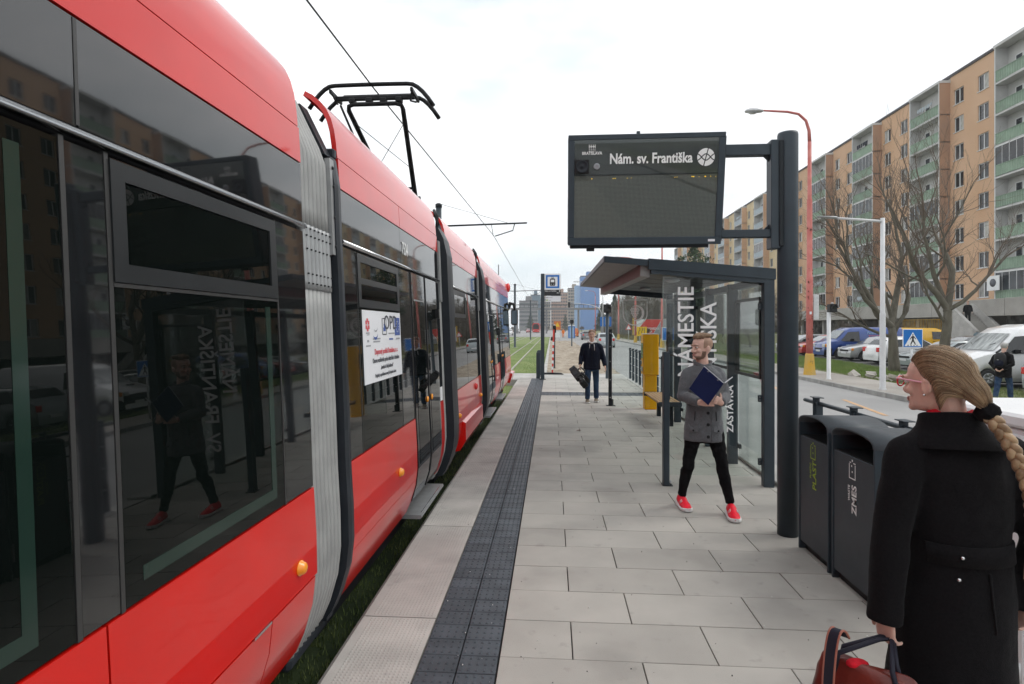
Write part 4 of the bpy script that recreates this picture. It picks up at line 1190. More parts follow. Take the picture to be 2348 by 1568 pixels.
# shield emblem with a bunch of grapes on the far pane
em = bpy.data.objects.new('shield_emblem', None); COL.objects.link(em); em.parent = shel; em.location = (1.80, L + 0.008, 2.17)
def ribbon(pts, w, name, closed=False):
    vs, fs = [], []; n_ = len(pts)
    for i in range(n_):
        a = pts[(i - 1) % n_] if closed or i else pts[0]; c = pts[(i + 1) % n_] if closed or i < n_ - 1 else pts[-1]
        d = Vector((c[0] - a[0], c[1] - a[1])).normalized(); ww = w[i] if hasattr(w, '__len__') else w
        vs += [(pts[i][0] - d.y * ww, 0, pts[i][1] + d.x * ww), (pts[i][0] + d.y * ww, 0, pts[i][1] - d.x * ww)]
    for i in range(n_ if closed else n_ - 1):
        j = (i + 1) % n_; fs.append((2 * i, 2 * i + 1, 2 * j + 1, 2 * j))
    return MB().add(vs, fs).build(name, 'film_white', em)
S = 0.255
shield = [(-S, S * 1.1), (S, S * 1.1)] + [(S * math.cos(t), -0.1 * S + 0.95 * S * math.sin(t)) for t in [-i * PI / 14 for i in range(15)]]
ribbon(shield, 0.011, 'shield_outline', True)
cres = [(0.02 + 0.15 * math.cos(t), -0.005 + 0.16 * math.sin(t)) for t in [2.1 - i * 4.2 / 20 for i in range(21)]]
ribbon(cres, [0.004 + 0.022 * math.sin(PI * i / 20) for i in range(21)], 'crescent')
mb = MB()
for r, n_ in enumerate((4, 5, 4, 4, 3, 2, 1)):
    for k in range(n_):
        cx, cz = -0.005 + (k - (n_ - 1) / 2) * 0.042, 0.10 - r * 0.037
        mb.add([(cx + 0.018 * math.cos(a * PI / 4), 0, cz + 0.018 * math.sin(a * PI / 4)) for a in range(8)], [tuple(range(8))])
stuff(mb.build('grapes', 'film_white', em))

# bench in the shelter
bench = thing('bench', 'slatted wooden bench on dark steel brackets inside the shelter', 'bench', (2.17, 11.45, 0))
for k in range(6):
    x = -0.20 + k * 0.068
    MB().box(x, x + 0.056, -0.82, 0.82, 0.445, 0.478, 0, 0.005).build('slat', 'wood', bench)
MB().box(-0.215, 0.215, -0.855, -0.822, 0.395, 0.482, 0, 0.012).build('end_frame', 'anthracite', bench)
MB().box(-0.215, 0.215, 0.822, 0.855, 0.395, 0.482, 0, 0.012).build('end_frame', 'anthracite', bench)
for x in (-0.12, 0.10): MB().box(x - 0.025, x + 0.025, -0.82, 0.82, 0.40, 0.4445).build('bearer', 'anthracite_dark', bench)
for y in (-0.6, 0.6):
    MB().box(0.02, 0.10, y - 0.04, y + 0.04, 0.0, 0.40, 0, 0.004).build('leg', 'anthracite_dark', bench)

# yellow ticket machine
tmn = thing('ticket_machine', 'yellow ticket vending machine standing at the far end of the shelter', 'ticket machine', (2.225, 13.12, 0))
MB().box(-0.135, 0.135, -0.13, 0.13, 0.0, 0.78, 0, 0.012).build('pedestal', 'machine_yellow', tmn)
MB().box(-0.172, 0.172, -0.17, 0.17, 0.78, 1.70, 0, 0.018).build('cabinet', 'machine_yellow', tmn)
MB().box(-0.176, -0.172, -0.13, 0.13, 1.15, 1.5).build('screen', 'bulk_glass', tmn)
MB().box(-0.185, -0.172, -0.12, 0.12, 0.86, 0.96, 0, 0.004).build('ticket_tray', 'steel', tmn)
MB().box(-0.18, -0.172, 0.02, 0.1, 1.02, 1.10).build('coin_slot', 'steel', tmn)
MB().box(-0.168, 0.168, -0.166, 0.166, 1.7, 1.712, 0, 0.004).build('top_plate', 'lamp_white', tmn)
MB().box(0.172, 0.21, -0.05, 0.05, 1.42, 1.52, 0, 0.004).build('hinge_block', 'black_plastic', tmn)

# ================================================================== litter bins
def litter_bin(name, label, y0, y1, word, small, m):
    t = thing(name, label, 'litter bin', (2.11, (y0 + y1) / 2, 0), 0, 'litter bins by the railing')
    w = (y1 - y0) / 2; D = 0.42
    MB().box(0.0, D, -w + .012, w - .012, 0.06, 0.955, 0, 0.006).build('body', 'anthracite_dark', t)
    MB().box(-0.022, -0.001, -w + 0.012, w - 0.012, 0.07, 0.955, 0, 0.004).build('front_panel', 'frame_grey', t)
    for s in (-1, 1):
        MB().box(-0.03, D, s * w - 0.010, s * w + 0.010, 0.0, 1.06, 0, 0.004).build('side_panel', 'anthracite', t)
    n = 14; rise = 0.085
    out = [(-math.cos(PI * k / n) * (w + 0.010), 1.0605 + rise * math.sin(PI * k / n) ** 0.7) for k in range(n + 1)]
    inn = [(-math.cos(PI * k / n) * (w - 0.008), 1.0605 + (rise - 0.014) * math.sin(PI * k / n) ** 0.7) for k in range(n + 1)]
    mb = MB()
    vs = [(-0.03, *p) for p in out] + [(-0.03, *p) for p in inn] + [(D, *p) for p in out] + [(D, *p) for p in inn]
    k = n + 1
    fs = []
    for i in range(n):
        fs += [(i, i + 1, k + i + 1, k + i), (2 * k + i, 3 * k + i, 3 * k + i + 1, 2 * k + i + 1), (i, 2 * k + i, 2 * k + i + 1, i + 1), (k + i, k + i + 1, 3 * k + i + 1, 3 * k + i)]
    mb.add(vs, fs, 0, True).build('hood', 'frame_grey', t)
    MB().prism([(-w + .011, 0.963)] + [p for p in inn] + [(w - .011, 0.963)], 'x', D - 0.02, D - 0.005).build('hood_back', 'black_plastic', t)
    MB().box(-0.012, D - 0.02, -w + .02, w - .02, 0.956, 0.962).build('inner_lid', 'black_plastic', t)
    MB().box(0.02, D - 0.02, -w + 0.02, w - 0.02, 0.0, 0.06).build('plinth', 'black_plastic', t)
    R = axes((0, 0, 1), (0, 1, 0))
    fx = -0.0235
    text('lettering', word, 0.085, m, t, (fx, -0.05, 0.56), R, 0.0015, 1.0, ext=0.0004)
    text('lettering', small, 0.034, m, t, (fx, 0.035, 0.64), R, 0.0005, 1.0, ext=0.0004)
    mb = MB()     # bin pictogram lying on its side like the words
    def bar(z0, z1, ya, yb): mb.box(fx - 0.0004, fx + 0.0002, ya, yb, z0, z1)
    bar(0.80, 0.905, 0.037, 0.045); bar(0.80, 0.905, -0.040, -0.032); bar(0.80, 0.808, -0.032, 0.037); bar(0.91, 0.917, -0.040, -0.012); bar(0.91, 0.917, 0.018, 0.037)
    bar(0.845, 0.857, -0.004, 0.008); bar(0.885, 0.897, 0.004, 0.016); bar(0.922, 0.936, -0.006, 0.008)
    stuff(mb.build('bin_pictogram', m, t))
    MB().lathe([(0.016, 0), (0.016, -0.006), (0.009, -0.010), (0.0, -0.010)], (0.16, -w - 0.010, 0.70), 14, 0, 'y').build('lock', 'chrome', t)
    MB().box(0.005, 0.022, -w - 0.0115, -w - 0.0102, 0.14, 0.30).build('sticker', 'paper', t)
    return t
litter_bin('litter_bin', 'dark grey bin with yellow PLAST lettering, beside the board post', 4.45, 4.95, 'PLAST', 'PLASTIC', 'lime')
litter_bin('litter_bin', 'dark grey bin with white ZMES lettering, nearest the woman', 3.83, 4.38, 'ZMES', 'WASTE', 'white_print')

# ================================================================== platform railing
def railing(label, ys, z=0.0, x=2.80):
    t = thing('railing', label, 'railing', (x, ys[0], z))
    y0 = ys[0]
    for y in ys:
        for d in (-0.035, 0.035):
            MB().box(-0.035, 0.035, y - y0 + d - 0.007, y - y0 + d + 0.007, 0.0, 1.06 if d < 0 else 1.10, 0, 0.003).build('post', 'anthracite', t)
        MB().box(-0.045, 0.045, y - y0 - 0.045, y - y0 + 0.08, 1.1005, 1.108).build('post_cap', 'anthracite', t)
        MB().box(-0.06, 0.06, y - y0 - 0.06, y - y0 + 0.06, 0.0, 0.012).build('foot_plate', 'galv', t)
    MB().cyl((0, -0.3, 1.045), (0, ys[-1] - y0 + 0.3, 1.045), 0.021, n=10).build('top_rail', 'anthracite', t)
    for zz in (0.28, 0.54, 0.80):
        MB().cyl((0, -0.02, zz), (0, ys[-1] - y0 + 0.02, zz), 0.010, n=6).build('middle_rail', 'galv', t)
    return t
railing('dark railing of paired flat posts behind the litter bins', [-0.6, 0.35, 1.3, 2.25, 3.2, 3.95, 4.7, 5.45, 6.2], 0.012)
railing('dark railing with flat posts at the platform end beyond the ticket machine', [13.9 + 0.74 * k for k in range(10)], 0.012)

# white cable cabinet
cab = thing('cable_cabinet', 'white steel cable cabinet behind the woman in the black coat', 'cabinet', (2.08, 2.62, 0))
MB().box(0.0, 0.52, 0.0, 0.64, 0.10, 1.405, 0, 0.006).build('casing', 'cab_white', cab)
MB().box(-0.03, 0.56, -0.03, 0.67, 1.412, 1.475, 0, 0.014).build('lid', 'cab_white', cab)
MB().box(-0.012, -0.0005, 0.03, 0.315, 0.16, 1.38, 0, 0.004).build('door', 'cab_white', cab)
MB().box(-0.012, -0.0005, 0.325, 0.61, 0.16, 1.38, 0, 0.004).build('door', 'cab_white', cab)
MB().box(-0.03, -0.0125, 0.28, 0.305, 0.7, 0.86, 0, 0.004).build('handle', 'steel', cab)
for z in (0.3, 0.62, 1.2): MB().cyl((-0.016, 0.045, z), (-0.016, 0.045, z + 0.07), 0.009, n=8).build('hinge', 'cab_white', cab)
MB().box(0.02, 0.42, 0.02, 0.62, 0.0, 0.10).build('plinth', 'concrete', cab)

# ================================================================== tram stop sign
ss = thing('tram_stop_sign', 'blue and white tram stop sign on a slim dark grey post', 'sign', (-0.33, 20.2, 0))
MB().box(-0.065, 0.065, -0.04, 0.04, 0.0, 3.76, 0, 0.006).build('post', 'anthracite', ss)
MB().box(0.066, 0.64, -0.02, 0.02, 3.19, 3.76, 0, 0.004).build('sign_plate', 'sign_white', ss)
mb = MB()
bx0, bx1, bz0, bz1, w, y = 0.115, 0.590, 3.245, 3.71, 0.062, -0.0215
for a in ((bx0, bx1, bz1 - w, bz1), (bx0, bx1, bz0, bz0 + w), (bx0, bx0 + w, bz0 + w, bz1 - w), (bx1 - w, bx1, bz0 + w, bz1 - w)):
    mb.box(a[0], a[1], y, y + 0.0012, a[2], a[3])
mb.build('blue_border', 'sign_blue', ss)
mb = MB(); cx = 0.3525; y = -0.0225
mb.prism([(cx - 0.085, 3.33), (cx + 0.085, 3.33), (cx + 0.10, 3.40), (cx + 0.09, 3.56), (cx + 0.06, 3.59), (cx - 0.06, 3.59), (cx - 0.09, 3.56), (cx - 0.10, 3.40)], 'y', y, y + 0.001)
mb.build('tram_pictogram', 'sign_black', ss)
mb = MB()
mb.box(cx - 0.062, cx + 0.062, y - .001, y - .0002, 3.455, 3.545); mb.box(cx - .055, cx - .03, y - .001, y - .0002, 3.375, 3.395); mb.box(cx + .03, cx + .055, y - .001, y - .0002, 3.375, 3.395)
mb.build('pictogram_window', 'sign_white', ss)
MB().tube([(cx, y, 3.585), (cx - 0.03, y, 3.615), (cx - 0.045, y, 3.635), (cx + 0.045, y, 3.635), (cx + 0.03, y, 3.615), (cx, y, 3.585)], 0.005, 5).build('pictogram_bow', 'sign_black', ss)
MB().box(0.066, 0.64, -0.018, 0.018, 2.975, 3.187, 0, 0.003).build('name_plate', 'sign_black', ss)
text('lettering', 'Nám. sv. Františka', 0.062, 'white_print', ss, (0.08, -0.0195, 3.125), FRONT, 0.0005, fit=0.40)
text('lettering', 'MHD', 0.045, 'white_print', ss, (0.50, -0.0195, 3.06), FRONT, 0.0005)
MB().box(0.585, 0.62, -0.0195, -0.0182, 3.12, 3.165).build('zone_mark', 'white_print', ss)
MB().box(0.11, 0.64, -0.016, 0.016, 2.765, 2.965, 0, 0.003).build('line_plate', 'paper', ss)
text('lettering', 'Pri Kríži', 0.045, 'ink_dark', ss, (0.20, -0.0175, 2.895), FRONT)
text('lettering', 'Rača', 0.045, 'ink_dark', ss, (0.20, -0.0175, 2.805), FRONT)
disc(0.155, 2.91, 0.027, -0.0175, '').build('line_dot', 'ink_grey', ss); disc(0.155, 2.82, 0.027, -0.0175, '').build('line_dot', 'lime', ss)
MB().box(-0.11, 0.11, -0.09, 0.09, 0.0, 0.02).build('foot_plate', 'anthracite_dark', ss)
bl = ('first and nearest flat grey bollard left of the tram stop sign', 'middle flat grey bollard of the three left of the stop sign', 'farthest flat grey bollard of the three left of the stop sign')
for k, y in enumerate((20.7, 21.55, 22.4)):
    t = thing('flat_bollard', bl[k], 'bollard', (-0.50, y, -0.045), 0, 'flat bollards by the stop sign')
    MB().box(-0.07, 0.07, -0.03, 0.03, 0.0, 0.98 + (0 if k == 0 else .02), 0, 0.006).build('blade', 'anthracite', t)
    MB().box(-0.09, 0.09, -0.06, 0.06, 0.0, 0.012).build('foot', 'galv', t)

fp = thing('free_post', 'slim dark drilled steel post standing free beside the cameraman', 'post', (1.375, 13.56, 0))
MB().box(-0.038, 0.038, -0.05, 0.05, 0.0, 1.81, 0, 0.005).build('upright', 'gang_dark', fp)
for z in (0.2, 0.62, 1.05, 1.4, 1.72): MB().lathe([(0.011, 0), (0.011, -0.003), (0.0, -0.003)], (-0.005, -0.051, z), 8, 0, 'y').build('bolt_hole', 'galv', fp)
MB().box(-0.09, 0.12, -0.07, 0.07, 0.0, 0.012).build('foot_plate', 'anthracite_dark', fp)
MB().box(0.038, 0.075, -0.04, 0.04, 0.012, 0.16, 0, .01).build('stiffener', 'anthracite_dark', fp)
# ---- striped delineator on a rubber foot
dl = thing('delineator_post', 'red and white striped delineator post leaning on a black rubber foot', 'delineator', (0.02, 23.0, -0.045), 0)
for k in range(14):
    z0 = 0.06 + k * 0.125
    MB().box(-0.032 + k * .004, 0.032 + k * .004, -0.015, 0.015, z0, z0 + 0.1245).build('stripe', 'sign_red' if k % 2 == 0 or k > 9 else 'sign_white', dl)
MB().prism([(-0.4, 0), (0.45, 0), (0.36, 0.055), (-0.08, 0.07), (-0.36, 0.06)], 'y', -0.16, 0.16).build('rubber_foot', 'rubber', dl)

# ---- signal posts
def signal_post(label, x, y, z, h, m, r, box=(0.26, 0.24, 0.30), face=-1, lens='bulk_glass', side=0.0):
    t = thing('signal_post', label, 'signal post', (x, y, z))
    MB().lathe([(r * 1.5, 0), (r * 1.5, 0.015), (r, 0.02), (r, h - box[2])], (0, 0, 0), 14).build('post', m, t)
    hd = MB().box(-box[0] / 2 + side, box[0] / 2 + side, -box[1] / 2, box[1] / 2, h - box[2], h, 0, 0.012).build('housing', 'black_plastic', t)
    MB().lathe([(box[0] * 0.40, 0), (box[0] * 0.40, -0.02), (box[0] * 0.34, -0.015), (0, -0.03)], (side, -box[1] / 2, h - box[2] / 2), 18, 0, 'y').build('lens', lens, hd)
    n = 10; R_ = box[0] * 0.43
    vs = []
    for k in range(n + 1):
        a = PI * k / n
        vs += [(side + R_ * math.cos(a), -box[1] / 2, h - box[2] / 2 + R_ * math.sin(a)), (side + R_ * math.cos(a), -box[1] / 2 - 0.12, h - box[2] / 2 + R_ * math.sin(a) * 0.95)]
    MB().add(vs, [(2 * k, 2 * k + 1, 2 * k + 3, 2 * k + 2) for k in range(n)]).build('visor', 'black_plastic', hd)
    MB().lathe([(0.05, 0), (0.05, 0.04), (0.02, 0.06)], (side, 0, h), 10).build('cap', 'steel', t)
    return t
signal_post('grey post with a small black signal head beyond the cameraman', 2.0, 20.75, -0.04, 2.72, 'anthracite', 0.062)
signal_post('white post with a black signal head at its top by the far kerb', 10.05, 21.4, -0.04, 2.74, 'lamp_white', 0.068, side=0.12)
signal_post('slim dark signal post standing on the soil strip', 2.05, 59, -0.12, 2.75, 'anthracite', 0.07, (0.34, 0.3, 0.4))
signal_post('dark signal post behind the striped delineator', 0.12, 27.5, -0.12, 2.05, 'black_plastic', 0.04, (0.16, 0.2, 0.34))
# ================================================================== apartment block behind the car park
bldg = thing('apartment_block', 'long orange eight-storey apartment block with green balcony fronts', 'building', (40.3, 41.4, 0))
ST, Z0, NST = 2.78, 4.0, 8
def block(parent, nmod, wall_m, fin_m, rail_m, loggia_m, ydiv, yellow=False):
    rg = random.Random(3)
    ZT_ = Z0 + NST * ST + 0.9
    LY = nmod * 12.0
    # window: white two-sash frame in a recess, dark panes behind
    W_, H_ = 1.35, 1.5
    f = MB()
    for a in ((-W_/2, W_/2, -H_/2, -H_/2 + .07), (-W_/2, W_/2, H_/2 - .07, H_/2), (-W_/2, -W_/2 + .07, -H_/2 + .07, H_/2 - .07), (W_/2 - .07, W_/2, -H_/2 + .07, H_/2 - .07), (-.05, .05, -H_/2 + .07, H_/2 - .07)):
        f.box(-0.03, 0.03, a[0], a[1], a[2], a[3])
    f.box(-0.20, 0.02, -W_/2 - .05, W_/2 + .05, -H_/2 - .06, -H_/2)
    fme = f.mesh('window', 'win_white')
    gme = MB().box(0.0, 0.012, -W_/2 + .07, W_/2 - .07, -H_/2 + .07, H_/2 - .07).mesh('pane', 'win_glass')
    cme = MB().box(-0.012, -0.002, -W_/2 + .08, -.06, -H_/2 + .08, H_/2 - .08).mesh('curtain', 'curtain')
    blind = MB().box(-0.05, 0.05, -W_/2 - .02, W_/2 + .02, H_/2 - .02, H_/2 + .16, 0, .01).mesh('blind_box', 'win_white')
    # corrugated balcony front
    n = 36; zz = []
    mb = MB(); vs = []
    for i in range(n + 1):
        y = -2.36 + 4.72 * i / n; x = 0.022 if i % 2 else -0.022
        vs += [(x, y, 0.0), (x, y, 0.92)]
    mb.add(vs, [(2*i, 2*i+2, 2*i+3, 2*i+1) for i in range(n)])
    mb.box(-0.04, 0.04, -2.38, 2.38, 0.92, 0.975)
    pme = mb.mesh('balcony_front', rail_m)
    sme = MB().box(-0.02, 1.0, -2.45, 2.45, -0.10, 0.06).mesh('balcony_slab', 'loggia_grey')
    gl = MB()
    for k in range(7): gl.box(-0.02, 0.02, -2.36 + k * 0.78, -2.32 + k * 0.78, 0.98, 2.62)
    gl.box(-0.025, 0.025, -2.36, 2.40, 2.56, 2.66)
    glme = gl.mesh('balcony_glazing', 'win_white')
    glp = MB().box(-0.004, 0.004, -2.34, 2.36, 0.98, 2.56).mesh('glazing_pane', 'win_glass')
    glc = MB().box(0.06, 0.07, -2.3, 0.6, 1.0, 2.5).mesh('net_curtain', 'curtain')
    dme = MB().box(-0.04, 0.0, -0.45, 0.45, 0.05, 2.1).mesh('balcony_door', 'win_white')
    dgl = MB().box(-0.05, -0.041, -0.32, 0.32, 0.9, 2.0).mesh('door_pane', 'win_glass')
    # walls: strips between the window openings are simple boxes; openings are real gaps
    for j in range(nmod):
        y0 = j * 12.0
        wl_ = 7.1
        cols = (2.7, 5.9)
        mbw = MB()
        edges = [0.0, cols[0] - W_/2, cols[0] + W_/2, cols[1] - W_/2, cols[1] + W_/2, wl_]
        for k in (0, 2, 4): mbw.box(0, 0.3, y0 + edges[k], y0 + edges[k + 1], Z0 - 1.0, ZT_)
        for k in (1, 3):
            zprev = Z0 - 1.0
            for s_ in range(NST):
                zc_ = Z0 + 1.4 + ST * s_
                mbw.box(0.001, 0.299, y0 + edges[k], y0 + edges[k + 1], zprev, zc_ - H_/2); zprev = zc_ + H_/2
            mbw.box(0.001, 0.299, y0 + edges[k], y0 + edges[k + 1], zprev, ZT_)
        mbw.build('wall', wall_m, parent)
        for s_ in range(NST):
            zc_ = Z0 + 1.4 + ST * s_
            for c_ in cols:
                w_ = put('window', fme, parent, (0.13, y0 + c_, zc_))
                put('pane', gme, w_, (0.02, 0, 0))
                if rg.random() < 0.45: put('curtain', cme, w_, (0.016, 0 if rg.random() < .5 else 0.62, 0))
                if rg.random() < 0.12: put('blind_box', blind, w_, (-0.06, 0, 0))
        # loggia tower
        yl = y0 + wl_ + 2.45
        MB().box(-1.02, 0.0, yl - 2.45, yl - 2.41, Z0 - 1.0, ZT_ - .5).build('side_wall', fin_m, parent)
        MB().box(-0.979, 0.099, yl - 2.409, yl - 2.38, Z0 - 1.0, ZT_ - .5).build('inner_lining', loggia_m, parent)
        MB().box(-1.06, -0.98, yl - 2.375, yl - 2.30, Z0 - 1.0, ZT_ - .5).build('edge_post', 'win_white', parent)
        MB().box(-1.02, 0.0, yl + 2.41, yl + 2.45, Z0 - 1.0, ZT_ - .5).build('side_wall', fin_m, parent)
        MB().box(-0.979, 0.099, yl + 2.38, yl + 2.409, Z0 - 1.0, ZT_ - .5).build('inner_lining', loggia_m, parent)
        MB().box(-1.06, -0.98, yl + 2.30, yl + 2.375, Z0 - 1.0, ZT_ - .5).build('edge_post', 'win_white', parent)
        MB().box(0.1, 0.3, yl - 2.45, yl + 2.45, Z0 - 1.0, ZT_).build('loggia_wall', loggia_m, parent)
        MB().box(-1.08, 0.0, yl - 2.5, yl + 2.5, ZT_ - 0.5, ZT_ - 0.25).build('loggia_roof', 'loggia_grey', parent)
        for s_ in range(NST):
            zf = Z0 + ST * s_
            sl = put('balcony_slab', sme, parent, (-1.0, yl, zf))
            fr_ = put('balcony_front', pme, parent, (-1.0, yl, zf + 0.12))
            for c_ in (-1.4, 1.1):
                d_ = put('balcony_door', dme, parent, (0.098, yl + c_, zf + .05))
                put('door_pane', dgl, d_)
            if rg.random() < 0.5:
                g_ = put('balcony_glazing', glme, parent, (-1.0, yl, zf + 0.1))
                put('glazing_pane', glp, g_)
                if rg.random() < 0.6: put('net_curtain', glc, g_, (0, rg.uniform(0, 1.5), 0))
            elif rg.random() < 0.3:
                mbl = MB()
                for q in range(6): mbl.box(-0.02, 0.02, -1.2 + q * .42, -1.2 + q * .42 + rg.uniform(.2, .36), 1.25 + rg.uniform(0, .2), 1.75)
                mbl.build('washing', ['white_cloth', 'navy', 'scarf', 'rail_pale'][rg.randrange(4)], sl)
    MB().box(-0.12, 14.0, -0.1, LY + .1, ZT_, ZT_ + 0.25).build('roof', 'roof_dark', parent)
    MB().box(0.301, 13.5, 0.0, LY, Z0 - 4.5, ZT_ - 0.01).build('building_core', loggia_m, parent)
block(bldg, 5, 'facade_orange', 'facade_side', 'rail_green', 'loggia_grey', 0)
bld2 = thing('apartment_block', 'paler yellow apartment block continuing beyond the orange one', 'building', (40.3, 101.6, 0))
block(bld2, 7, 'facade_yellow', 'facade_orange', 'rail_pale', 'loggia_grey', 0, True)

# terrace in front of the block, with dim shop fronts beneath it
pod = thing('terrace', 'raised concrete terrace with graffitied shop fronts below the orange block', 'terrace', (33, 20, 0))
GZ = 0.85
MB().box(0.0, 7.29, -8, 95, 2.75, 3.0).build('deck', 'concrete_old', pod)
for k in range(13):
    y0 = -8 + k * 7.9
    MB().box(-0.22, 0.0, y0 + 0.01, y0 + 7.88, 2.70, 4.0 - 0.03 * (k % 3), 0, 0.02).build('parapet_panel', 'concrete_old', pod)
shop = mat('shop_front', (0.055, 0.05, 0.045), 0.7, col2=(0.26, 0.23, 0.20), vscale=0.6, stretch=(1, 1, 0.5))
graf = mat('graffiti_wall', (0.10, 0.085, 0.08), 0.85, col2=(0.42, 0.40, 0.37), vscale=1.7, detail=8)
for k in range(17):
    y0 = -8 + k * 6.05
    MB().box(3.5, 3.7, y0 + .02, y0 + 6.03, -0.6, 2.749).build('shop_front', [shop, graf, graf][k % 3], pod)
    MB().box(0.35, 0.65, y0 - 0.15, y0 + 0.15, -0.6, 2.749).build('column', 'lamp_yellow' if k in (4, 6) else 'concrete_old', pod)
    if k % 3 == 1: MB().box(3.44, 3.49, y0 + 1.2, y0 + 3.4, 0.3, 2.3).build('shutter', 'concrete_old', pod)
# yellow grating between two columns
for k in range(30): MB().box(0.12, 0.15, 30 + k * 0.21, 30.03 + k * 0.21, 0.5, 2.5).build('grating_bar', 'lamp_yellow', pod)
MB().box(0.11, 0.16, 29.9, 36.3, 2.5, 2.56).build('grating_rail', 'lamp_yellow', pod)
structure(MB().add([(27.0, 10, -0.4), (31.0, 10, GZ), (40, 10, GZ), (40, 120, GZ), (31, 120, GZ), (27.0, 120, -0.4)], [(0, 1, 4, 5), (1, 2, 3, 4)]).build('terrace_bank', 'concrete_old'))
stair = thing('outdoor_stair', 'concrete outdoor stair with sloping side walls up to the terrace', 'stair', (30.9, 44.0, GZ))
for k in range(13): MB().box(0.25, 1.85, k * 0.21, 2.9, k * 0.165, (k + 1) * 0.165 - .001).build('step', 'sign_yellow' if k == 0 else 'concrete_old', stair)
for x0 in (0.0, 1.855):
    MB().prism([(-0.25, -0.3), (2.9, -0.3), (2.9, 2.85), (2.6, 2.85), (-0.25, 0.75)], 'x', x0, x0 + 0.245).build('side_wall', 'concrete', stair)
MB().lathe([(0.0, 0), (0.24, 0.0), (0.30, -0.004), (0.0, -0.008)], (0.12, -0.252, 0.35), 14, 0, 'y').build('painted_face', 'car_teal', stair)

bs = thing('shop_sign', 'small white square sign with a dark round emblem on the block', 'sign', (38.9, 53.0, 5.1))
MB().box(-0.02, 0.04, -0.7, 0.7, 0.0, 1.3).build('panel', 'sign_white', bs)
MB().lathe([(0, -.03), (.36, -.03), (.36, -.02), (0, -.02)], (0, 0, 0.68), 18, 0, 'x').build('emblem', 'ink_dark', bs)

# ================================================================== far towers, footbridge, billboard
mat('far_glass', (0.10, 0.11, 0.12), 0.2)  # tower panes painted lighter than plain glass to carry the haze
def tower(label, x, y, w, d, h, wall, nf, nw, strip=None):
    t = thing('tower_block', label, 'building', (x, y, -0.5))
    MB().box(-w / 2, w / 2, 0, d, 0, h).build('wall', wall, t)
    MB().box(-w / 2 - .1, w / 2 + .1, -.1, d + .1, h, h + 0.5).build('parapet', 'roof_dark', t)
    MB().box(-w / 6, w / 6, d * .2, d * .8, h + .5, h + 3.2).build('lift_house', wall, t)
    if nw:
        fh = (h - 3) / nf; me = MB().box(-0.6, 0.6, -0.06, 0.04, -0.6, 0.6).mesh('window', 'far_glass')
        for i in range(nf):
            for k in range(nw):
                put('window', me, t, (-w / 2 + (k + .5) * w / nw, 0, 3 + fh * (i + .4)))
        if strip:
            for k in range(nf): MB().box(-w / 2 + .3, w / 2 - .3, -0.5, 0, 3 + fh * k - .2, 3 + fh * k + .55).build('balcony_front', strip, t)
    return t
mat('tower_beige', (0.42, 0.36, 0.29), 0.9, var=0.06); mat('tower_orange', (0.42, 0.27, 0.20), 0.9, var=0.06); mat('tower_blue', (0.13, 0.26, 0.55), 0.7, var=0.05); mat('tower_bluepale', (0.30, 0.45, 0.66), 0.7)
mat('tower_grey', (0.23, 0.23, 0.235), 0.9, var=0.1); mat('tower_teal', (0.13, 0.20, 0.26), 0.8)
def DX(xd, zc):      # world X, Y for an image column and depth
    r = (xd - 1173.5) / 1300.0; xc = r * zc; c_, s_ = math.cos(CAM_YAW), math.sin(CAM_YAW)
    return xc * c_ - zc * s_, xc * s_ + zc * c_
for (xd0, xd1, ytop, zc_, m_, nf, nw, lab, st_) in (
        (1190, 1232, 691, 330, 'tower_grey', 6, 9, 'low grey apartment block at the far left end of the tracks', None),
        (1216, 1238, 677, 380, 'tower_teal', 8, 0, 'slim dark teal tower rising behind the grey block', None),
        (1232, 1262, 683, 395, 'tower_beige', 9, 6, 'beige tower directly behind the tram stop sign', None),
        (1263, 1306, 672, 400, 'tower_orange', 10, 8, 'reddish brown tower right of the tram stop sign', None),
        (1302, 1331, 662, 360, 'tower_beige', 12, 5, 'tall beige tower with small windows left of the blue one', None),
        (1331, 1374, 634, 330, 'tower_blue', 14, 0, 'tall plain bright blue tower', None)):
    x0, y0 = DX(xd0, zc_); x1, y1 = DX(xd1, zc_)
    h = 1.86 + (750 - ytop) * zc_ / 1300.0 + 0.5
    t = tower(lab, (x0 + x1) / 2, (y0 + y1) / 2, x1 - x0, 14, h, m_, nf, nw, st_)
    if m_ == 'tower_blue': MB().box(-(x1 - x0) / 2 - 3.2, -(x1 - x0) / 2, 2, 13, 0, h - 5).build('side_wing', 'tower_bluepale', t)
bx0, by0 = DX(1170, 185); bx1, by1 = DX(1420, 185)
fb = thing('footbridge', 'dark steel footbridge crossing above the far end of the street', 'bridge', (bx0, by0, 0))
Lb = bx1 - bx0
MB().box(0, Lb, -1.2, 1.2, 7.5, 8.1).build('deck', 'tower_grey', fb)
for y in (-1.2, 1.15):
    MB().box(0, Lb, y, y + .05, 9.05, 9.15).build('handrail', 'anthracite', fb)
    for k in range(24): MB().box(Lb * k / 24, Lb * k / 24 + .08, y, y + .05, 8.1, 9.05).build('baluster', 'anthracite', fb)
for k in (0.06, 0.33, 0.62, 0.9): MB().box(Lb * k - .3, Lb * k + .3, -.4, .4, -.5, 7.5).build('pier', 'tower_grey', fb)
bb = thing('billboard', 'red and white roadside billboard with white slogan beyond the shelter', 'billboard', (13.0, 91, 0.2))
MB().box(0, 5.1, 0, 0.15, 0.5, 2.9).build('panel', 'sign_white', bb)
MB().prism([(0.05, 0.52), (2.9, 0.52), (4.3, 2.88), (1.8, 2.88)], 'y', -0.012, -0.001).build('red_stripe', 'sign_red', bb)
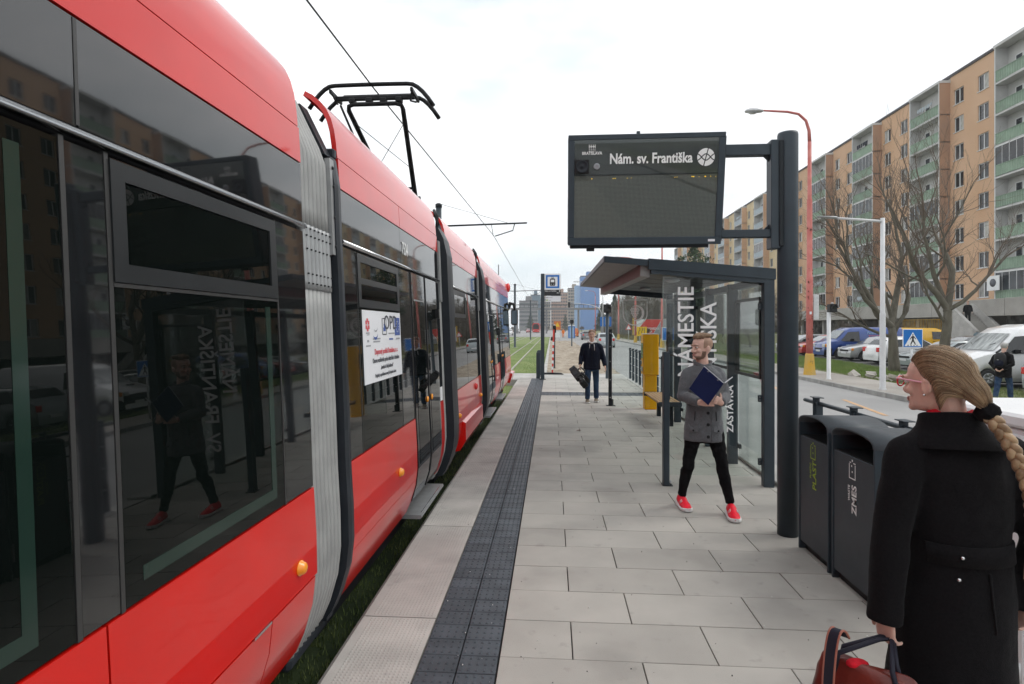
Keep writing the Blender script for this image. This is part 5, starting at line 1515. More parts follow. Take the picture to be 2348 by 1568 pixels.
MB().prism([(2.95, 0.52), (5.05, 0.52), (5.05, 2.88), (4.35, 2.88)], 'y', -0.011, -0.001).build('grey_field', 'ink_grey', bb)
text('lettering', 'ZODPOVEDNÁ', 0.50, 'white_print', bb, (1.45, -0.03, 1.25), FRONT, 0.01, fit=2.5)
text('lettering', 'ZMENA', 0.50, 'white_print', bb, (1.35, -0.03, 0.80), FRONT, 0.01, fit=1.5)
for x in (0.6, 4.4): MB().box(x - .08, x + .08, 0.15, 0.3, -0.5, 2.8).build('leg', 'lamp_yellow', bb)
MB().box(-0.25, 0.0, 0, 0.15, 0.4, 3.1).build('edge_board', 'lamp_yellow', bb)

# ================================================================== street lamps
def red_lamp(label, x, y, detail=True):
    t = thing('street_lamp', label, 'street lamp', (x, y, -0.05), 0, 'old red street lamps along the far kerb')
    MB().lathe([(0.245, 0), (0.235, 0.08), (0.205, 0.35), (0.165, 0.83), (0.14, 0.86), (0.0, 0.86)], (0, 0, 0), 8, smooth=False).build('concrete_foot', 'lamp_yellow', t)
    MB().lathe([(0.125, 0.86), (0.122, 3.9), (0.105, 3.92), (0.10, 7.0), (0.078, 7.05), (0.072, 9.3)], (0, 0, 0), 16).build('pole', 'lamp_red', t)
    pts = [(0, 0, 9.3), (-0.02, 0, 9.75), (-0.14, 0, 10.15), (-0.42, 0, 10.42), (-0.85, 0, 10.52), (-1.85, 0, 10.60)]
    MB().tube(pts, [0.07, 0.062, 0.055, 0.05, 0.045, 0.036], 10).build('arm', 'lamp_red', t)
    h = MB().rings([[(-1.80 - u * 0.72, 0.0 + w * math.cos(a), 10.60 - 0.02 + hh * math.sin(a) * (1.0 if math.sin(a) > 0 else 0.55)) for a in [2 * PI * k / 12 for k in range(12)]]
                    for u, w, hh in ((0, .05, .05), (0.06, .11, .09), (0.3, .16, .12), (0.7, .17, .12), (0.92, .12, .08), (1.0, .05, .03))]).build('lantern', 'galv', t)
    MB().rings([[(-2.0 - u * 0.38, w * math.cos(a), 10.53 - d + 0.01 * math.sin(a)) for a in [2 * PI * k / 10 for k in range(10)]] for u, w, d in ((0.0, .05, 0.0), (0.3, .11, .04), (0.7, .11, .04), (1, .05, 0.0))]).build('bowl', 'headlamp', h)
    if detail:
        for k in range(26):
            a = rnd.uniform(PI, 2 * PI); z = rnd.uniform(1.0, 6.0); r = 0.124 if z < 3.9 else 0.105
            s_ = rnd.uniform(.008, .035)
            MB().ball((r * math.cos(a), r * math.sin(a), z), (s_, s_, s_ * 1.3), 7, 5).build('paint_chip', 'rust', t).scale = (1, 1, 1)
        MB().box(-0.05, 0.03, -0.128, -0.118, 2.42, 2.53).build('sticker', 'paper', t)
        MB().box(0.15, 0.36, -0.02, 0.02, 2.2, 3.2, 0, .01).build('back_plate', 'galv', t)
        mb = MB()
        g = random.Random(5); p = Vector((-0.06, -0.196, 0.52)); pts = [p.copy()]
        for k in range(14):
            p = p + Vector((g.uniform(-.05, .05), -0.002, g.uniform(-.035, .03))); p.x = max(-.1, min(.05, p.x)); p.z = max(.36, min(.7, p.z))
            pts.append(Vector((p.x, -(0.222 - 0.075 * p.z) * 0.985 - 0.0, p.z)))
        MB().tube(pts, 0.006, 5).build('scrawl', 'sign_black', t)
    return t
red_lamp('tall rusty red street lamp with a yellow concrete foot beside the board post', 10.25, 23.4)
for (x, y), lab in zip(((10.2, 53.5), (10.3, 71), (10.2, 88), (10.3, 136)), ('red street lamp behind the shelter’s far corner', 'red street lamp in front of the billboard', 'red street lamp above the yellow detour sign', 'farthest red street lamp, beside the dark conifers')):
    red_lamp(lab.replace('’', "'"), x, y, False)
wlp = thing('street_lamp', 'slim white street lamp with a straight arm at the far kerb', 'street lamp', (9.95, 17.85, -0.05))
MB().lathe([(0.105, 0), (0.105, 0.03), (0.082, 0.10), (0.080, 2.28), (0.082, 2.30), (0.066, 2.36), (0.060, 5.2), (0.0, 5.21)], (0, 0, 0), 16).build('pole', 'lamp_white', wlp)
MB().tube([(0, 0, 5.10), (-1.35, 0, 5.22)], [0.042, 0.034], 10).build('arm', 'lamp_white', wlp)
MB().rings([[(-1.30 - u * 0.62, w * math.cos(a), 5.225 + u * 0.045 + hh * math.sin(a)) for a in [2 * PI * k / 12 for k in range(12)]] for u, w, hh in ((0, .03, .03), (.12, .07, .045), (.4, .11, .035), (.85, .10, .022), (1, .05, .008))]).build('lantern', 'alu', wlp)
glp_ = thing('street_lamp', 'thin pale far street lamp with a long curved arm', 'street lamp', (8.7, 98, -0.05))
MB().lathe([(0.11, 0), (0.08, 6.2), (0.06, 8.4)], (0, 0, 0), 10).build('pole', 'galv', glp_)
MB().tube([(0, 0, 8.4), (-.4, 0, 9.2), (-1.6, 0, 9.6), (-4.2, 0, 9.7)], 0.06, 8).build('arm', 'galv', glp_)
MB().box(-5.0, -4.1, -.12, .12, 9.62, 9.78, 0, .03).build('lantern', 'galv', glp_)
tlp = thing('traffic_light', 'pale traffic light mast with an arm over the far lanes', 'traffic light', (10.0, 116, -0.05))
MB().tube([(0, 0, 0), (0, 0, 4.8), (-.5, 0, 5.8), (-2, 0, 6.4), (-6.2, 0, 6.9)], [.11, .1, .09, .07, .05], 8).build('mast', 'galv', tlp)
MB().box(-6.75, -6.25, -.2, .2, 5.9, 7.0, 0, .04).build('signal_head', 'black_plastic', tlp)

# ================================================================== road signs
pc = thing('crossing_sign', 'blue square pedestrian crossing sign with a white triangle', 'road sign', (10.15, 16.75, -0.05))
MB().cyl((0, 0.045, 0), (0, 0.045, 1.80), 0.03, n=10).build('post', 'galv', pc)
MB().box(-0.27, 0.27, -0.004, 0.012, 1.33, 1.855, 0, 0.003).build('plate', 'sign_white', pc)
MB().box(-0.252, 0.252, -0.0062, -0.0045, 1.348, 1.837).build('blue_field', 'sign_blue', pc)
MB().add([(-0.225, -0.0072, 1.375), (0.225, -0.0072, 1.375), (0, -0.0072, 1.77)], [(0, 1, 2)]).build('triangle', 'sign_white', pc)
mb = MB(); y = -0.0084
def limb(a, b, w0, w1):
    d = Vector((b[0] - a[0], b[1] - a[1])).normalized(); n_ = Vector((-d.y, d.x))
    mb.add([(a[0] + n_.x * w0, y, a[1] + n_.y * w0), (a[0] - n_.x * w0, y, a[1] - n_.y * w0), (b[0] - n_.x * w1, y, b[1] - n_.y * w1), (b[0] + n_.x * w1, y, b[1] + n_.y * w1)], [(0, 1, 2, 3)])
    pass
limb((0, 1.66), (0, 1.54), .030, .024); limb((0, 1.55), (-.06, 1.42), .02, .014); limb((0, 1.55), (.07, 1.42), .02, .014); limb((-.02, 1.65), (-.08, 1.56), .012, .010); limb((.02, 1.65), (.08, 1.57), .012, .01)
mb.add([(0.02 * math.cos(k * PI / 4), y, 1.69 + 0.022 * math.sin(k * PI / 4)) for k in range(8)], [tuple(range(8))])
for k in range(4): limb((-.12 + k * .075, 1.41), (-.14 + k * .085, 1.385), .014, .016)
stuff(mb.build('walking_figure', 'sign_black', pc))
dt = thing('detour_sign', 'yellow temporary road layout sign on two white legs', 'road sign', (9.9, 63.5, -0.05))
MB().box(-0.55, 0.55, 0, 0.03, 0.95, 1.95).build('plate', 'sign_yellow', dt)
mb = MB()
for x, l_ in ((-.33, .3), (0, .15), (.3, -.1)):
    mb.tube([(x, -.02, 1.1), (x, -.02, 1.45), (x + l_ * .5, -.02, 1.62), (x + l_ * .3, -.02, 1.85)], .03, 5)
stuff(mb.build('lane_arrows', 'sign_black', dt))
for x in (-.2, .25): MB().cyl((x, .05, 0), (x, .05, 1.95), .035, n=8).build('leg', 'lamp_white', dt)
MB().cyl((-.5, .05, .35), (.6, .05, .35), .025, n=6).build('foot_bar', 'lamp_white', dt)
bsn = thing('lane_sign', 'large blue road sign panel half hidden by the ticket machine', 'road sign', (10.6, 52.0, -0.05))
MB().box(-0.65, 0.65, 0, 0.03, 0.75, 1.85, 0, .01).build('plate', 'sign_blue', bsn)
MB().box(-0.7, 0.7, 0.031, 0.04, 0.70, 1.9).build('rim', 'sign_white', bsn)
for x in (-.4, .4): MB().cyl((x, .06, 0), (x, .06, 1.9), .035, n=8).build('leg', 'lamp_white', bsn)
lsn = thing('lane_sign', 'small blue lane sign standing beside the far road', 'road sign', (7.9 + 2.6, 112, 0))
MB().box(-1.1, 1.1, 0, .05, 2.0, 3.9).build('plate', 'sign_blue', lsn)
for x in (-.6, 0, .6): MB().box(x - .06, x + .06, -.02, -.001, 2.3, 3.6).build('arrow', 'sign_white', lsn)
MB().cyl((0, .1, 0), (0, .1, 3.9), .06, n=8).build('leg', 'galv', lsn)
wsn = thing('warning_sign', 'white triangular warning sign with red rim beside the far road', 'road sign', (10.4, 78, 0))
MB().prism([(-.45, 1.5), (.45, 1.5), (0, 2.3)], 'y', 0, .03).build('plate', 'sign_red', wsn)
MB().prism([(-.3, 1.58), (.3, 1.58), (0, 2.1)], 'y', -.01, -.001).build('field', 'sign_white', wsn)
MB().cyl((0, .06, 0), (0, .06, 2.0), .035, n=8).build('leg', 'galv', wsn)
wk = thing('roadworks_sign', 'orange roadworks board standing on the junction', 'road sign', (0.8, 84, -.16))
MB().box(-.5, .5, 0, .04, 1.6, 2.9).build('plate', 'car_orange', wk)
MB().prism([(-.35, 2.1), (.35, 2.1), (0, 2.75)], 'y', -.012, -.001).build('triangle', 'sign_yellow', wk)
MB().box(-.35, .35, 0, .04, .5, 1.4).build('stripe_board', 'sign_white', wk)
for x in (-.3, .3): MB().cyl((x, .06, 0), (x, .06, 2.9), .035, n=8).build('leg', 'lamp_white', wk)
tr_kiosk = thing('site_toilet', 'blue plastic site cabin on the far side of the junction', 'cabin', (3.6, 104, -.16))
MB().box(-.6, .6, 0, 1.2, 0, 2.2, 0, .05).build('cabin', 'sign_blue', tr_kiosk)
MB().prism([(-.65, 2.2), (.65, 2.2), (.5, 2.45), (-.5, 2.45)], 'y', -.05, 1.25).build('roof', 'sign_white', tr_kiosk)
MB().box(-.4, .4, -.03, -.001, .1, 2.0).build('door', 'tower_bluepale', tr_kiosk)

# rubble beside the lamp
g = random.Random(11)
rubl = ('broken', 'cracked', 'flat', 'tilted', 'thick', 'split', 'rough', 'jagged', 'square', 'long', 'short', 'pale')
for k in range(12):
    bm = bmesh.new(); bmesh.ops.create_cube(bm, size=1)
    for v in bm.verts: v.co = Vector((v.co.x * g.uniform(.2, .45), v.co.y * g.uniform(.15, .35), v.co.z * g.uniform(.06, .16)))
    me = bpy.data.meshes.new('rubble_block'); bm.to_mesh(me); bm.free(); me.materials.append(MATS['rubble'])
    x, y = 12.9 + g.gauss(0, .45), 22.6 + g.gauss(0, .4)
    o = put('rubble_block', me, None, (x, y, hr(x, y) + 0.05 + 0.06 * (k % 3)), (g.uniform(-.6, .6), g.uniform(-.6, .6), g.uniform(0, 3)))
    tag(o, 'grey broken concrete lump in the rubble heap by the white lamp', 'rubble', 'rubble heap on the verge')
# ================================================================== vehicles
def car(name, label, cat, colour, sil, W, belt, wx, wr, wins, screens, loc, rotz, lower=0.22, roofk=0.80, tail='lens_red', low_mat=None, group=None, plate_front=True, lamps=None, taillamps=None, extra=None):
    """local x forward, y left. sil: upper outline (x, z) from nose to tail"""
    t = thing(name, label, cat, loc, rotz, group)
    xs0, xs1 = sil[-1][0], sil[0][0]
    H = max(z for _, z in sil)
    top = sorted(sil)
    def zt(x): return interp(top, x)
    def hw(z):     # half width at a height
        if z <= belt: return W * (0.93 + 0.07 * min(1, max(0, (z - lower) / 0.35)))
        return lerp(W, W * roofk, ((z - belt) / (H - belt)) ** 1.3)
    xs = set([xs0, xs1] + [p[0] for p in sil])
    n = 44
    for i in range(n + 1): xs.add(lerp(xs0, xs1, i / n))
    for w_ in wx:
        for k in range(-6, 7): xs.add(w_ + (wr + 0.06) * math.sin(k * PI / 12))
    xs = sorted(xs); xs = [x for i, x in enumerate(xs) if i == 0 or x - xs[i - 1] > 1e-4]
    mb = MB(); rings = []
    def plan(x):      # rounding of the corners in plan
        e = min(x - xs0, xs1 - x)
        return 1.0 if e > 0.45 else 0.86 + 0.14 * math.sin(PI / 2 * max(0, e) / 0.45)
    for x in xs:
        zb = lower
        for w_ in wx:
            d = abs(x - w_); R = wr + 0.055
            if d < R: zb = max(zb, wr + math.sqrt(max(0, R * R - d * d)) - 0.01)
        z = max(zt(x), zb + 0.03); k = plan(x)
        zz = [zb, lerp(zb, min(z, belt), 0.5), min(z, belt) - 0.02, lerp(min(z, belt), z, 0.45), z - min(0.07, (z - zb) * .2), z]
        yy = [hw(q) for q in zz]
        yy[4] *= 0.985; yy[5] *= 0.88
        ring = [(x, -yy[i] * k, zz[i]) for i in range(6)] + [(x, 0, z + 0.015)] + [(x, yy[i] * k, zz[i]) for i in range(5, -1, -1)]
        rings.append(ring)
    mb.rings(rings, 0, True, True)
    for i, f in enumerate(mb.f):
        if len(f) == 4:
            zc_ = sum(mb.v[j][2] for j in f) / 4; xc_ = sum(mb.v[j][0] for j in f) / 4
            if low_mat and zc_ < low_mat[1] and (xc_ > xs1 - low_mat[2] or xc_ < xs0 + low_mat[2]): mb.m[i] = 1
            if abs(sum(mb.v[j][1] for j in f) / 4) < W * 0.5 and zc_ < lower + 0.02: mb.m[i] = 1
    body = mb.build('body', [colour, 'black_plastic'], t)
    MB().box(xs0 + .3, xs1 - .3, -W * .8, W * .8, lower - .06, lower + .25).build('underbody', 'black_plastic', t)
    for w_ in wx:
        for s in (-1, 1):
            yw = s * (W - 0.10)
            wh = MB().lathe([(wr * .55, -.1), (wr * .92, -.1), (wr, -.06), (wr, .06), (wr * .92, .1), (wr * .62, .1), (wr * .60, .08), (wr * .55, .07)], (w_, yw, wr), 22, 0, 'y').build('wheel', 'tyre', t)
            MB().lathe([(wr * .62, 0), (wr * .62, s * .085), (wr * .5, s * .10), (wr * .42, s * .07), (wr * .2, s * .075), (wr * .12, s * .095), (0, s * .095)], (w_, yw, wr), 16, 0, 'y').build('rim', 'rim', wh)
            for k in range(5):
                a = 2 * PI * k / 5
                MB().cyl((w_ + wr * .16 * math.cos(a), yw + s * .09, wr + wr * .16 * math.sin(a)), (w_ + wr * .56 * math.cos(a), yw + s * .095, wr + wr * .56 * math.sin(a)), wr * .07, n=6).build('spoke', 'rim', wh)
    for poly, m_ in wins:
        for s in (-1, 1):
            vs = [(x, s * (hw(z) * 1.0 + 0.022), z) for x, z in poly]
            o = MB().add(vs, [tuple(range(len(vs)))] if s < 0 else [tuple(range(len(vs) - 1, -1, -1))]).build('side_window', m_, t)
    for (x0, z0, x1, z1, m_, kw) in screens:
        d = Vector((x1 - x0, z1 - z0)); nn = Vector((-d.y, d.x)).normalized() * (-0.022 if x1 > x0 else 0.022)
        if nn.y < 0: nn = -nn
        vs = []
        for (x, z) in ((x0, z0), (x1, z1)):
            h_ = hw(z) * kw
            vs += [(x + nn.x, -h_, z + nn.y), (x + nn.x, 0, z + nn.y + .012), (x + nn.x, h_, z + nn.y)]
        MB().add(vs, [(0, 1, 4, 3), (1, 2, 5, 4)], 0, True).build('windscreen' if x0 > 0 else 'rear_window', m_, t)
    zl = lamps or (0.62, 0.76, 0.30)
    for s in (-1, 1):
        x = xs1 - 0.16
        MB().box(x, xs1 - 0.005, min(s * W * .86, s * (W * .86 - zl[2])), max(s * W * .86, s * (W * .86 - zl[2])), zl[0], zl[1], 0, .02).build('headlight', 'headlamp', t)
        MB().box(x - .12, xs1 - 0.05, min(s * W * .865, s * W * .93), max(s * W * .865, s * W * .93), zl[0], zl[1], 0, .015).build('indicator', 'amber', t)
        tl = taillamps or (0.68, 0.92, 0.22)
        MB().box(xs0 - .012, xs0 + .16, min(s * W * .88, s * (W * .88 - tl[2])), max(s * W * .88, s * (W * .88 - tl[2])), tl[0], tl[1], 0, .02).build('tail_light', tail, t)
        MB().rings([[(wx[0] * 0.5 + q * .02, s * (W * .96 + w2), belt + .06 + h2) for (w2, h2) in ((.0, 0), (.18, -.02), (.2, .1), (.02, .11))] for q in (0, 5)], 0, True, False).build('door_mirror', 'black_plastic', t)
        MB().box(-.25, -.08, s * W * 1.0 - .012, s * W * 1.0 + .012, belt - .13, belt - .10).build('door_handle', 'black_plastic', t)
    for x, s in ((xs1, 1), (xs0, -1)):
        MB().box(min(x, x + s * .022), max(x, x + s * .022), -.26, .26, .42, .53).build('number_plate', 'plate', t)
    MB().box(xs1 - .1, xs1 + .012, -W * .5, W * .5, .56, .66, 0, .01).build('grille', 'black_plastic', t)
    return t
HATCH = [(2.05, .48), (1.99, .70), (1.75, .80), (1.15, .93), (0.95, .98), (.25, 1.38), (-.1, 1.45), (-1.1, 1.44), (-1.5, 1.32), (-1.88, .98), (-2.02, .82), (-2.05, .45)]
HW = [([(.80, .97), (.22, 1.34), (-.12, 1.36), (-.12, .96)], 'car_glass'), ([(-.18, .96), (-.18, 1.36), (-1.05, 1.35), (-1.30, .98)], 'car_glass'), ([(-1.36, 1.0), (-1.12, 1.33), (-1.3, 1.3), (-1.55, 1.05)], 'car_glass')]
HS = [(0.93, .99, .30, 1.345, 'windscreen', .86), (-1.80, 1.04, -1.50, 1.31, 'car_glass', .80)]
SEDAN = [(2.25, .48), (2.2, .68), (1.9, .78), (1.15, .90), (0.95, .94), (.2, 1.35), (-.2, 1.42), (-.9, 1.38), (-1.55, 1.02), (-2.15, .96), (-2.25, .5)]
SW = [([(.78, .95), (.18, 1.31), (-.2, 1.34), (-.2, .94)], 'car_glass'), ([(-.26, .94), (-.26, 1.34), (-.85, 1.31), (-1.3, 1.0), (-1.1, .95)], 'car_glass')]
SS = [(0.93, .96, .26, 1.31, 'windscreen', .86), (-1.50, 1.06, -.98, 1.335, 'car_glass', .80)]
VAN = [(2.4, .48), (2.36, .86), (2.2, .98), (1.72, 1.16), (1.05, 1.78), (.7, 1.92), (0, 1.95), (-2.3, 1.95), (-2.38, 1.8), (-2.4, .5)]
VW = [([(1.45, 1.14), (1.0, 1.66), (.32, 1.70), (.32, 1.08), (1.2, 1.08)], 'car_glass')]
VS = [(1.66, 1.23, 1.10, 1.75, 'windscreen', .88), (-2.4, 1.1, -2.385, 1.7, 'car_glass', .7)]
gl = lambda x, y: hr(min(x, 16.6), y)
cars = {}
car('parked_car', 'red hatchback parked behind the red lamp post', 'car', 'car_red', HATCH, .86, .92, (1.28, -1.25), .31, HW, HS, (19.0, 40.6, gl(19, 40.6)), PI, group='cars parked nose to kerb')
car('parked_car', 'dark grey car parked behind the red hatchback', 'car', 'car_grey', HATCH, .88, .94, (1.28, -1.25), .32, HW, HS, (18.9, 43.4, gl(19, 43)), PI, group='cars parked nose to kerb')
car('parked_car', 'black tall estate car in the back row left of the blue van', 'car', 'car_dark', [(x, z * 1.18) for x, z in HATCH], .90, 1.05, (1.3, -1.3), .34, [([(x, z * 1.17) for x, z in p], m) for p, m in HW], [(a, b * 1.18, c, d * 1.18, m, k) for a, b, c, d, m, k in HS], (25.2, 47.5, gl(25, 47)), PI, group='cars parked nose to kerb')
bv = car('parked_van', 'dark blue van with trade lettering on its side parked behind the white signal post', 'van', 'car_blue', VAN, .95, 1.08, (1.48, -1.5), .33, VW, VS, (19.4, 37.6, gl(19, 37)), PI, low_mat=(1, .56, .4), lamps=(.72, .92, .34), taillamps=(.9, 1.5, .14))
for body, x, z, sz, m_ in (('Panasonic', -.15, 1.55, .20, 'tower_bluepale'), ('TOSHIBA', -.2, 1.33, .20, 'ink_red'), ('DAIKIN', -.15, 1.10, .20, 'tower_bluepale'), ('Vzduchotechnika', .10, .86, .17, 'white_print'), ('PROKLIMA', 1.15, .76, .19, 'tower_bluepale'), ('klimatizácie', 1.0, .62, .10, 'white_print')):
    text('lettering', body, sz, m_, bv, (x, .965 if z < 1.08 else .955 - (z - 1.08) * .13, z), axes((-1, 0, 0), (0, 0, 1)), .004)
MB().box(.45, .75, .2, .55, 1.0, 1.45).build('safety_vest', 'hivis', bv)
car('parked_car', 'silver car with a dark bonnet between the blue van and the white hatchback', 'car', 'car_silver', HATCH, .86, .92, (1.28, -1.25), .31, HW, HS, (19.3, 34.9, gl(19, 34)), PI, group='cars parked nose to kerb')
car('parked_car', 'white hatchback seen from behind beside the thick tree trunk', 'car', 'car_white', HATCH, .88, .94, (1.28, -1.25), .33, HW, HS, (19.35, 32.2, gl(19, 32)), 0.0, group='cars parked nose to kerb')
car('parked_car', 'grey car parked just right of the thick tree trunk', 'car', 'car_pale', SEDAN, .87, .92, (1.35, -1.3), .31, SW, SS, (19.6, 29.4, gl(19, 29)), PI, group='cars parked nose to kerb')
car('parked_car', 'dark blue-grey saloon parked between the second tree and the white van', 'car', 'car_teal', SEDAN, .87, .92, (1.35, -1.3), .31, SW, SS, (19.3, 26.2, gl(19, 26)), 0.0, group='cars parked nose to kerb')
car('parked_car', 'grey estate car in the back row below the yellow van', 'car', 'car_grey', HATCH, .88, .94, (1.28, -1.25), .31, HW, HS, (24.6, 35.5, gl(24, 35)), PI, group='cars parked nose to kerb')
YV = [(2.0, .5), (1.96, .75), (1.8, .86), (1.1, 1.02), (.45, 1.66), (.1, 1.78), (-1.9, 1.8), (-1.98, 1.65), (-2.0, .5)]
car('parked_van', 'small yellow van parked below the outdoor stair', 'van', 'car_yellow', YV, .84, 1.0, (1.25, -1.25), .31, [([(.85, 1.06), (.42, 1.52), (-.25, 1.55), (-.25, 1.02)], 'car_glass')], [(1.06, 1.08, .5, 1.62, 'windscreen', .86)], (26.0, 41.2, gl(25, 41) + .12), 0.0, lamps=(.72, .88, .26))
IV = [(2.75, .42), (2.73, .80), (2.66, .98), (2.2, 1.14), (1.72, 1.30), (1.02, 1.98), (.75, 2.16), (.1, 2.30), (-2.65, 2.34), (-2.73, 2.2), (-2.75, .5)]
iv = car('parked_van', 'white delivery van with a grey bumper beside the walking man', 'van', 'car_white', IV, .99, 1.22, (1.95, -1.6), .34, [([(1.50, 1.34), (1.02, 1.86), (.30, 1.92), (.30, 1.24), (1.2, 1.24)], 'car_glass'), ([(1.78, 1.28), (1.56, 1.34), (1.24, 1.64), (1.30, 1.62), (1.60, 1.30)], 'car_glass')],
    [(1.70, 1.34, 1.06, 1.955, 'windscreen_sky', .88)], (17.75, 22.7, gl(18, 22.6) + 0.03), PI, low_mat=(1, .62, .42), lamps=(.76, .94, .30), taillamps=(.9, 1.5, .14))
for s in (-1, 1): MB().cyl((1.64, s * .15, 1.40), (1.45, s * .62, 1.62), .012, n=5).build('wiper', 'black_plastic', iv)
MB().box(2.02, 2.24, -.42, -.12, 1.165, 1.20).build('bonnet_vent', 'black_plastic', iv)
car('parked_car', 'silver grey car showing its tail at the right edge behind the walking man', 'car', 'car_pale', [(x, z * 1.12) for x, z in HATCH], .88, 1.0, (1.28, -1.25), .33, [([(x, z * 1.11) for x, z in p], m) for p, m in HW], [(a, b * 1.12, c, d * 1.12, m, k) for a, b, c, d, m, k in HS], (17.9, 19.6, gl(18, 19.6)), 0.0, group='cars parked nose to kerb')
# moving traffic
car('street_car', 'pale silver hatchback driving away past the cameraman', 'car', 'car_pale', HATCH, .86, .92, (1.28, -1.25), .31, HW, HS, (5.35, 58, -.16), PI / 2, group='cars on the street')
car('street_car', 'dark grey car farther up the street behind the cameraman’s head'.replace('’', "'"), 'car', 'car_grey', HATCH, .86, .92, (1.28, -1.25), .31, HW, HS, (5.6, 92, -.16), PI / 2, group='cars on the street')
car('street_car', 'black car on the far junction right of the orange van', 'car', 'car_dark', SEDAN, .86, .92, (1.28, -1.25), .31, SW, SS, (5.8, 150, -.16), PI / 2, group='cars on the street')
car('street_van', 'small orange works van standing on the junction', 'van', 'car_orange', YV, .84, 1.0, (1.25, -1.25), .31, [([(.85, 1.06), (.42, 1.52), (-.25, 1.55), (-.25, 1.02)], 'car_glass')], [(1.06, 1.08, .5, 1.62, 'windscreen', .86)], (4.6, 118, -.16), PI / 2)
car('street_car', 'white car with dark windows on the left carriageway beyond the tram', 'car', 'car_white', HATCH, .86, .92, (1.28, -1.25), .31, HW, HS, (-10.5, 140, -.16), -PI / 2, group='cars on the street')
car('street_car', 'farthest pale car on the left carriageway', 'car', 'car_silver', SEDAN, .86, .92, (1.28, -1.25), .31, SW, SS, (-11.5, 190, -.16), -PI / 2, group='cars on the street')
car('street_car', 'red car far off on the left carriageway', 'car', 'car_red', HATCH, .86, .92, (1.28, -1.25), .31, HW, HS, (-8.6, 210, -.16), -PI / 2, group='cars on the street')
ft = thing('far_tram', 'small red tram approaching on the far end of the tracks', 'tram', (-5.75, 205, -.2))
ftp = [(-1.2, .3), (1.2, .3), (1.25, 1.3), (1.2, 3.2), (.9, 3.5), (-.9, 3.5), (-1.2, 3.2), (-1.25, 1.3)]
MB().prism(ftp, 'y', 0, 28).build('body', 'tram_red', ft)
MB().box(-1.08, 1.08, -.05, -.001, 1.35, 2.8, 0, .02).build('windscreen', 'tram_glass', ft)
MB().box(-.8, .8, -.06, -.001, 2.85, 3.2).build('destination_box', 'black_plastic', ft)
for s in (-1, 1): MB().lathe([(.14, 0), (.14, -.05), (0, -.08)], (s * .8, 0, .9), 12, 0, 'y').build('headlight', 'headlamp', ft)

# ================================================================== trees
def grow(seed, height, r0, first, levels, spread, up, nbr, m_tr='bark', m_tw='twig', minr=0.006, lean=(0, 0), twist=1.0, limbs=None, tw_sides=3):
    g = random.Random(seed)
    tr_, cr_ = MB(), MB()
    def branch(p, d, length, r, lev):
        n = 5 if lev < 2 else (4 if lev < 3 else 3)
        pts, rr = [Vector(p)], [r]
        dd = Vector(d).normalized(); q = Vector(p)
        for i in range(1, n + 1):
            jit = 0.20 * twist if lev else 0.10
            dd = (dd + Vector((g.gauss(0, jit), g.gauss(0, jit), g.gauss(0, jit) + up * 0.12))).normalized()
            q = q + dd * (length / n)
            pts.append(q.copy()); rr.append(max(minr * .6, r * (1 - (0.62 if lev else 0.40) * i / n)))
        tgt = tr_ if r > 0.045 else cr_
        sides = 9 if lev == 0 else (7 if r > .06 else (5 if r > .02 else tw_sides))
        tgt.tube(pts, rr, sides, 0, lev == 0, r > .01)
        if lev >= levels: return
        k = nbr[min(lev, len(nbr) - 1)]
        if lev == 0 and limbs:
            for (az, el, fr, ln, rf) in limbs:
                i = min(n, max(1, int(round(fr * n)))); dv = Vector((math.cos(az) * math.cos(el), math.sin(az) * math.cos(el), math.sin(el)))
                branch(pts[i] - dv * r * .3, dv, ln, r * rf, 1)
            return
        for j in range(k):
            t = 0.30 + 0.70 * (j + g.random() * .8) / k if lev else 0.55 + 0.45 * (j + .5) / k
            i = min(n - 1, int(t * n)); f_ = t * n - i
            base = pts[i].lerp(pts[i + 1], min(1, f_)); rb = lerp(rr[i], rr[i + 1], min(1, f_))
            ax = dd.orthogonal().normalized(); ax.rotate(Quaternion(dd, g.uniform(0, 2 * PI)))
            loc = (pts[i + 1] - pts[i]).normalized()
            nd = loc.copy(); ang = g.uniform(.45, 1.05) * spread
            side = loc.cross(ax).normalized(); nd.rotate(Quaternion(side, ang))
            nd.z += up * 0.25
            branch(base, nd, length * g.uniform(.42, .72) * (1.0 if lev else .9), max(minr, rb * g.uniform(.45, .68)), lev + 1)
        # leader
        branch(pts[-1], dd, length * .5, max(minr, rr[-1]), lev + 1)
    branch((0, 0, -0.15), (lean[0], lean[1], 1), first + .15, r0, 0)
    return tr_.mesh('trunk', m_tr), cr_.mesh('crown', m_tw)
def tree(name, label, meshes, loc, rz=0.0, sc=1.0, group=None):
    t = thing(name, label, 'tree', loc, rz, group); t.scale = (sc, sc, sc)
    put('trunk', meshes[0], t); put('crown', meshes[1], t)
    return t
big1 = grow(21, 9, .27, 2.1, 4, .85, .9, (4, 5, 5, 4), lean=(-.02, 0), minr=.006,
            limbs=[(PI * 0.98, .72, 1.0, 4.8, .62), (PI * .85, 1.1, 1.0, 4.8, .5), (.15, 1.15, 1.0, 5.0, .66), (-.5, .9, .8, 3.6, .42), (PI * 1.1, .35, .8, 3.2, .30), (PI * .5, 1.0, .8, 3.8, .42)])
tree('bare_tree', 'bare tree with a thick trunk standing in front of the white hatchback', big1, (15.9, 27.6, hr(15.9, 27.6)), 0.0, 1.0, 'bare trees on the verge')
big2 = grow(33, 9, .235, 3.0, 4, .85, .9, (4, 5, 5, 4), lean=(.10, 0), minr=.006,
            limbs=[(PI, .9, 1.0, 4.2, .55), (.2, 1.1, 1.0, 4.4, .60), (-.1, .6, 1.0, 3.0, .38), (PI * .6, 1.2, 1.0, 4.0, .5), (PI * 1.15, .6, .8, 2.6, .30)])
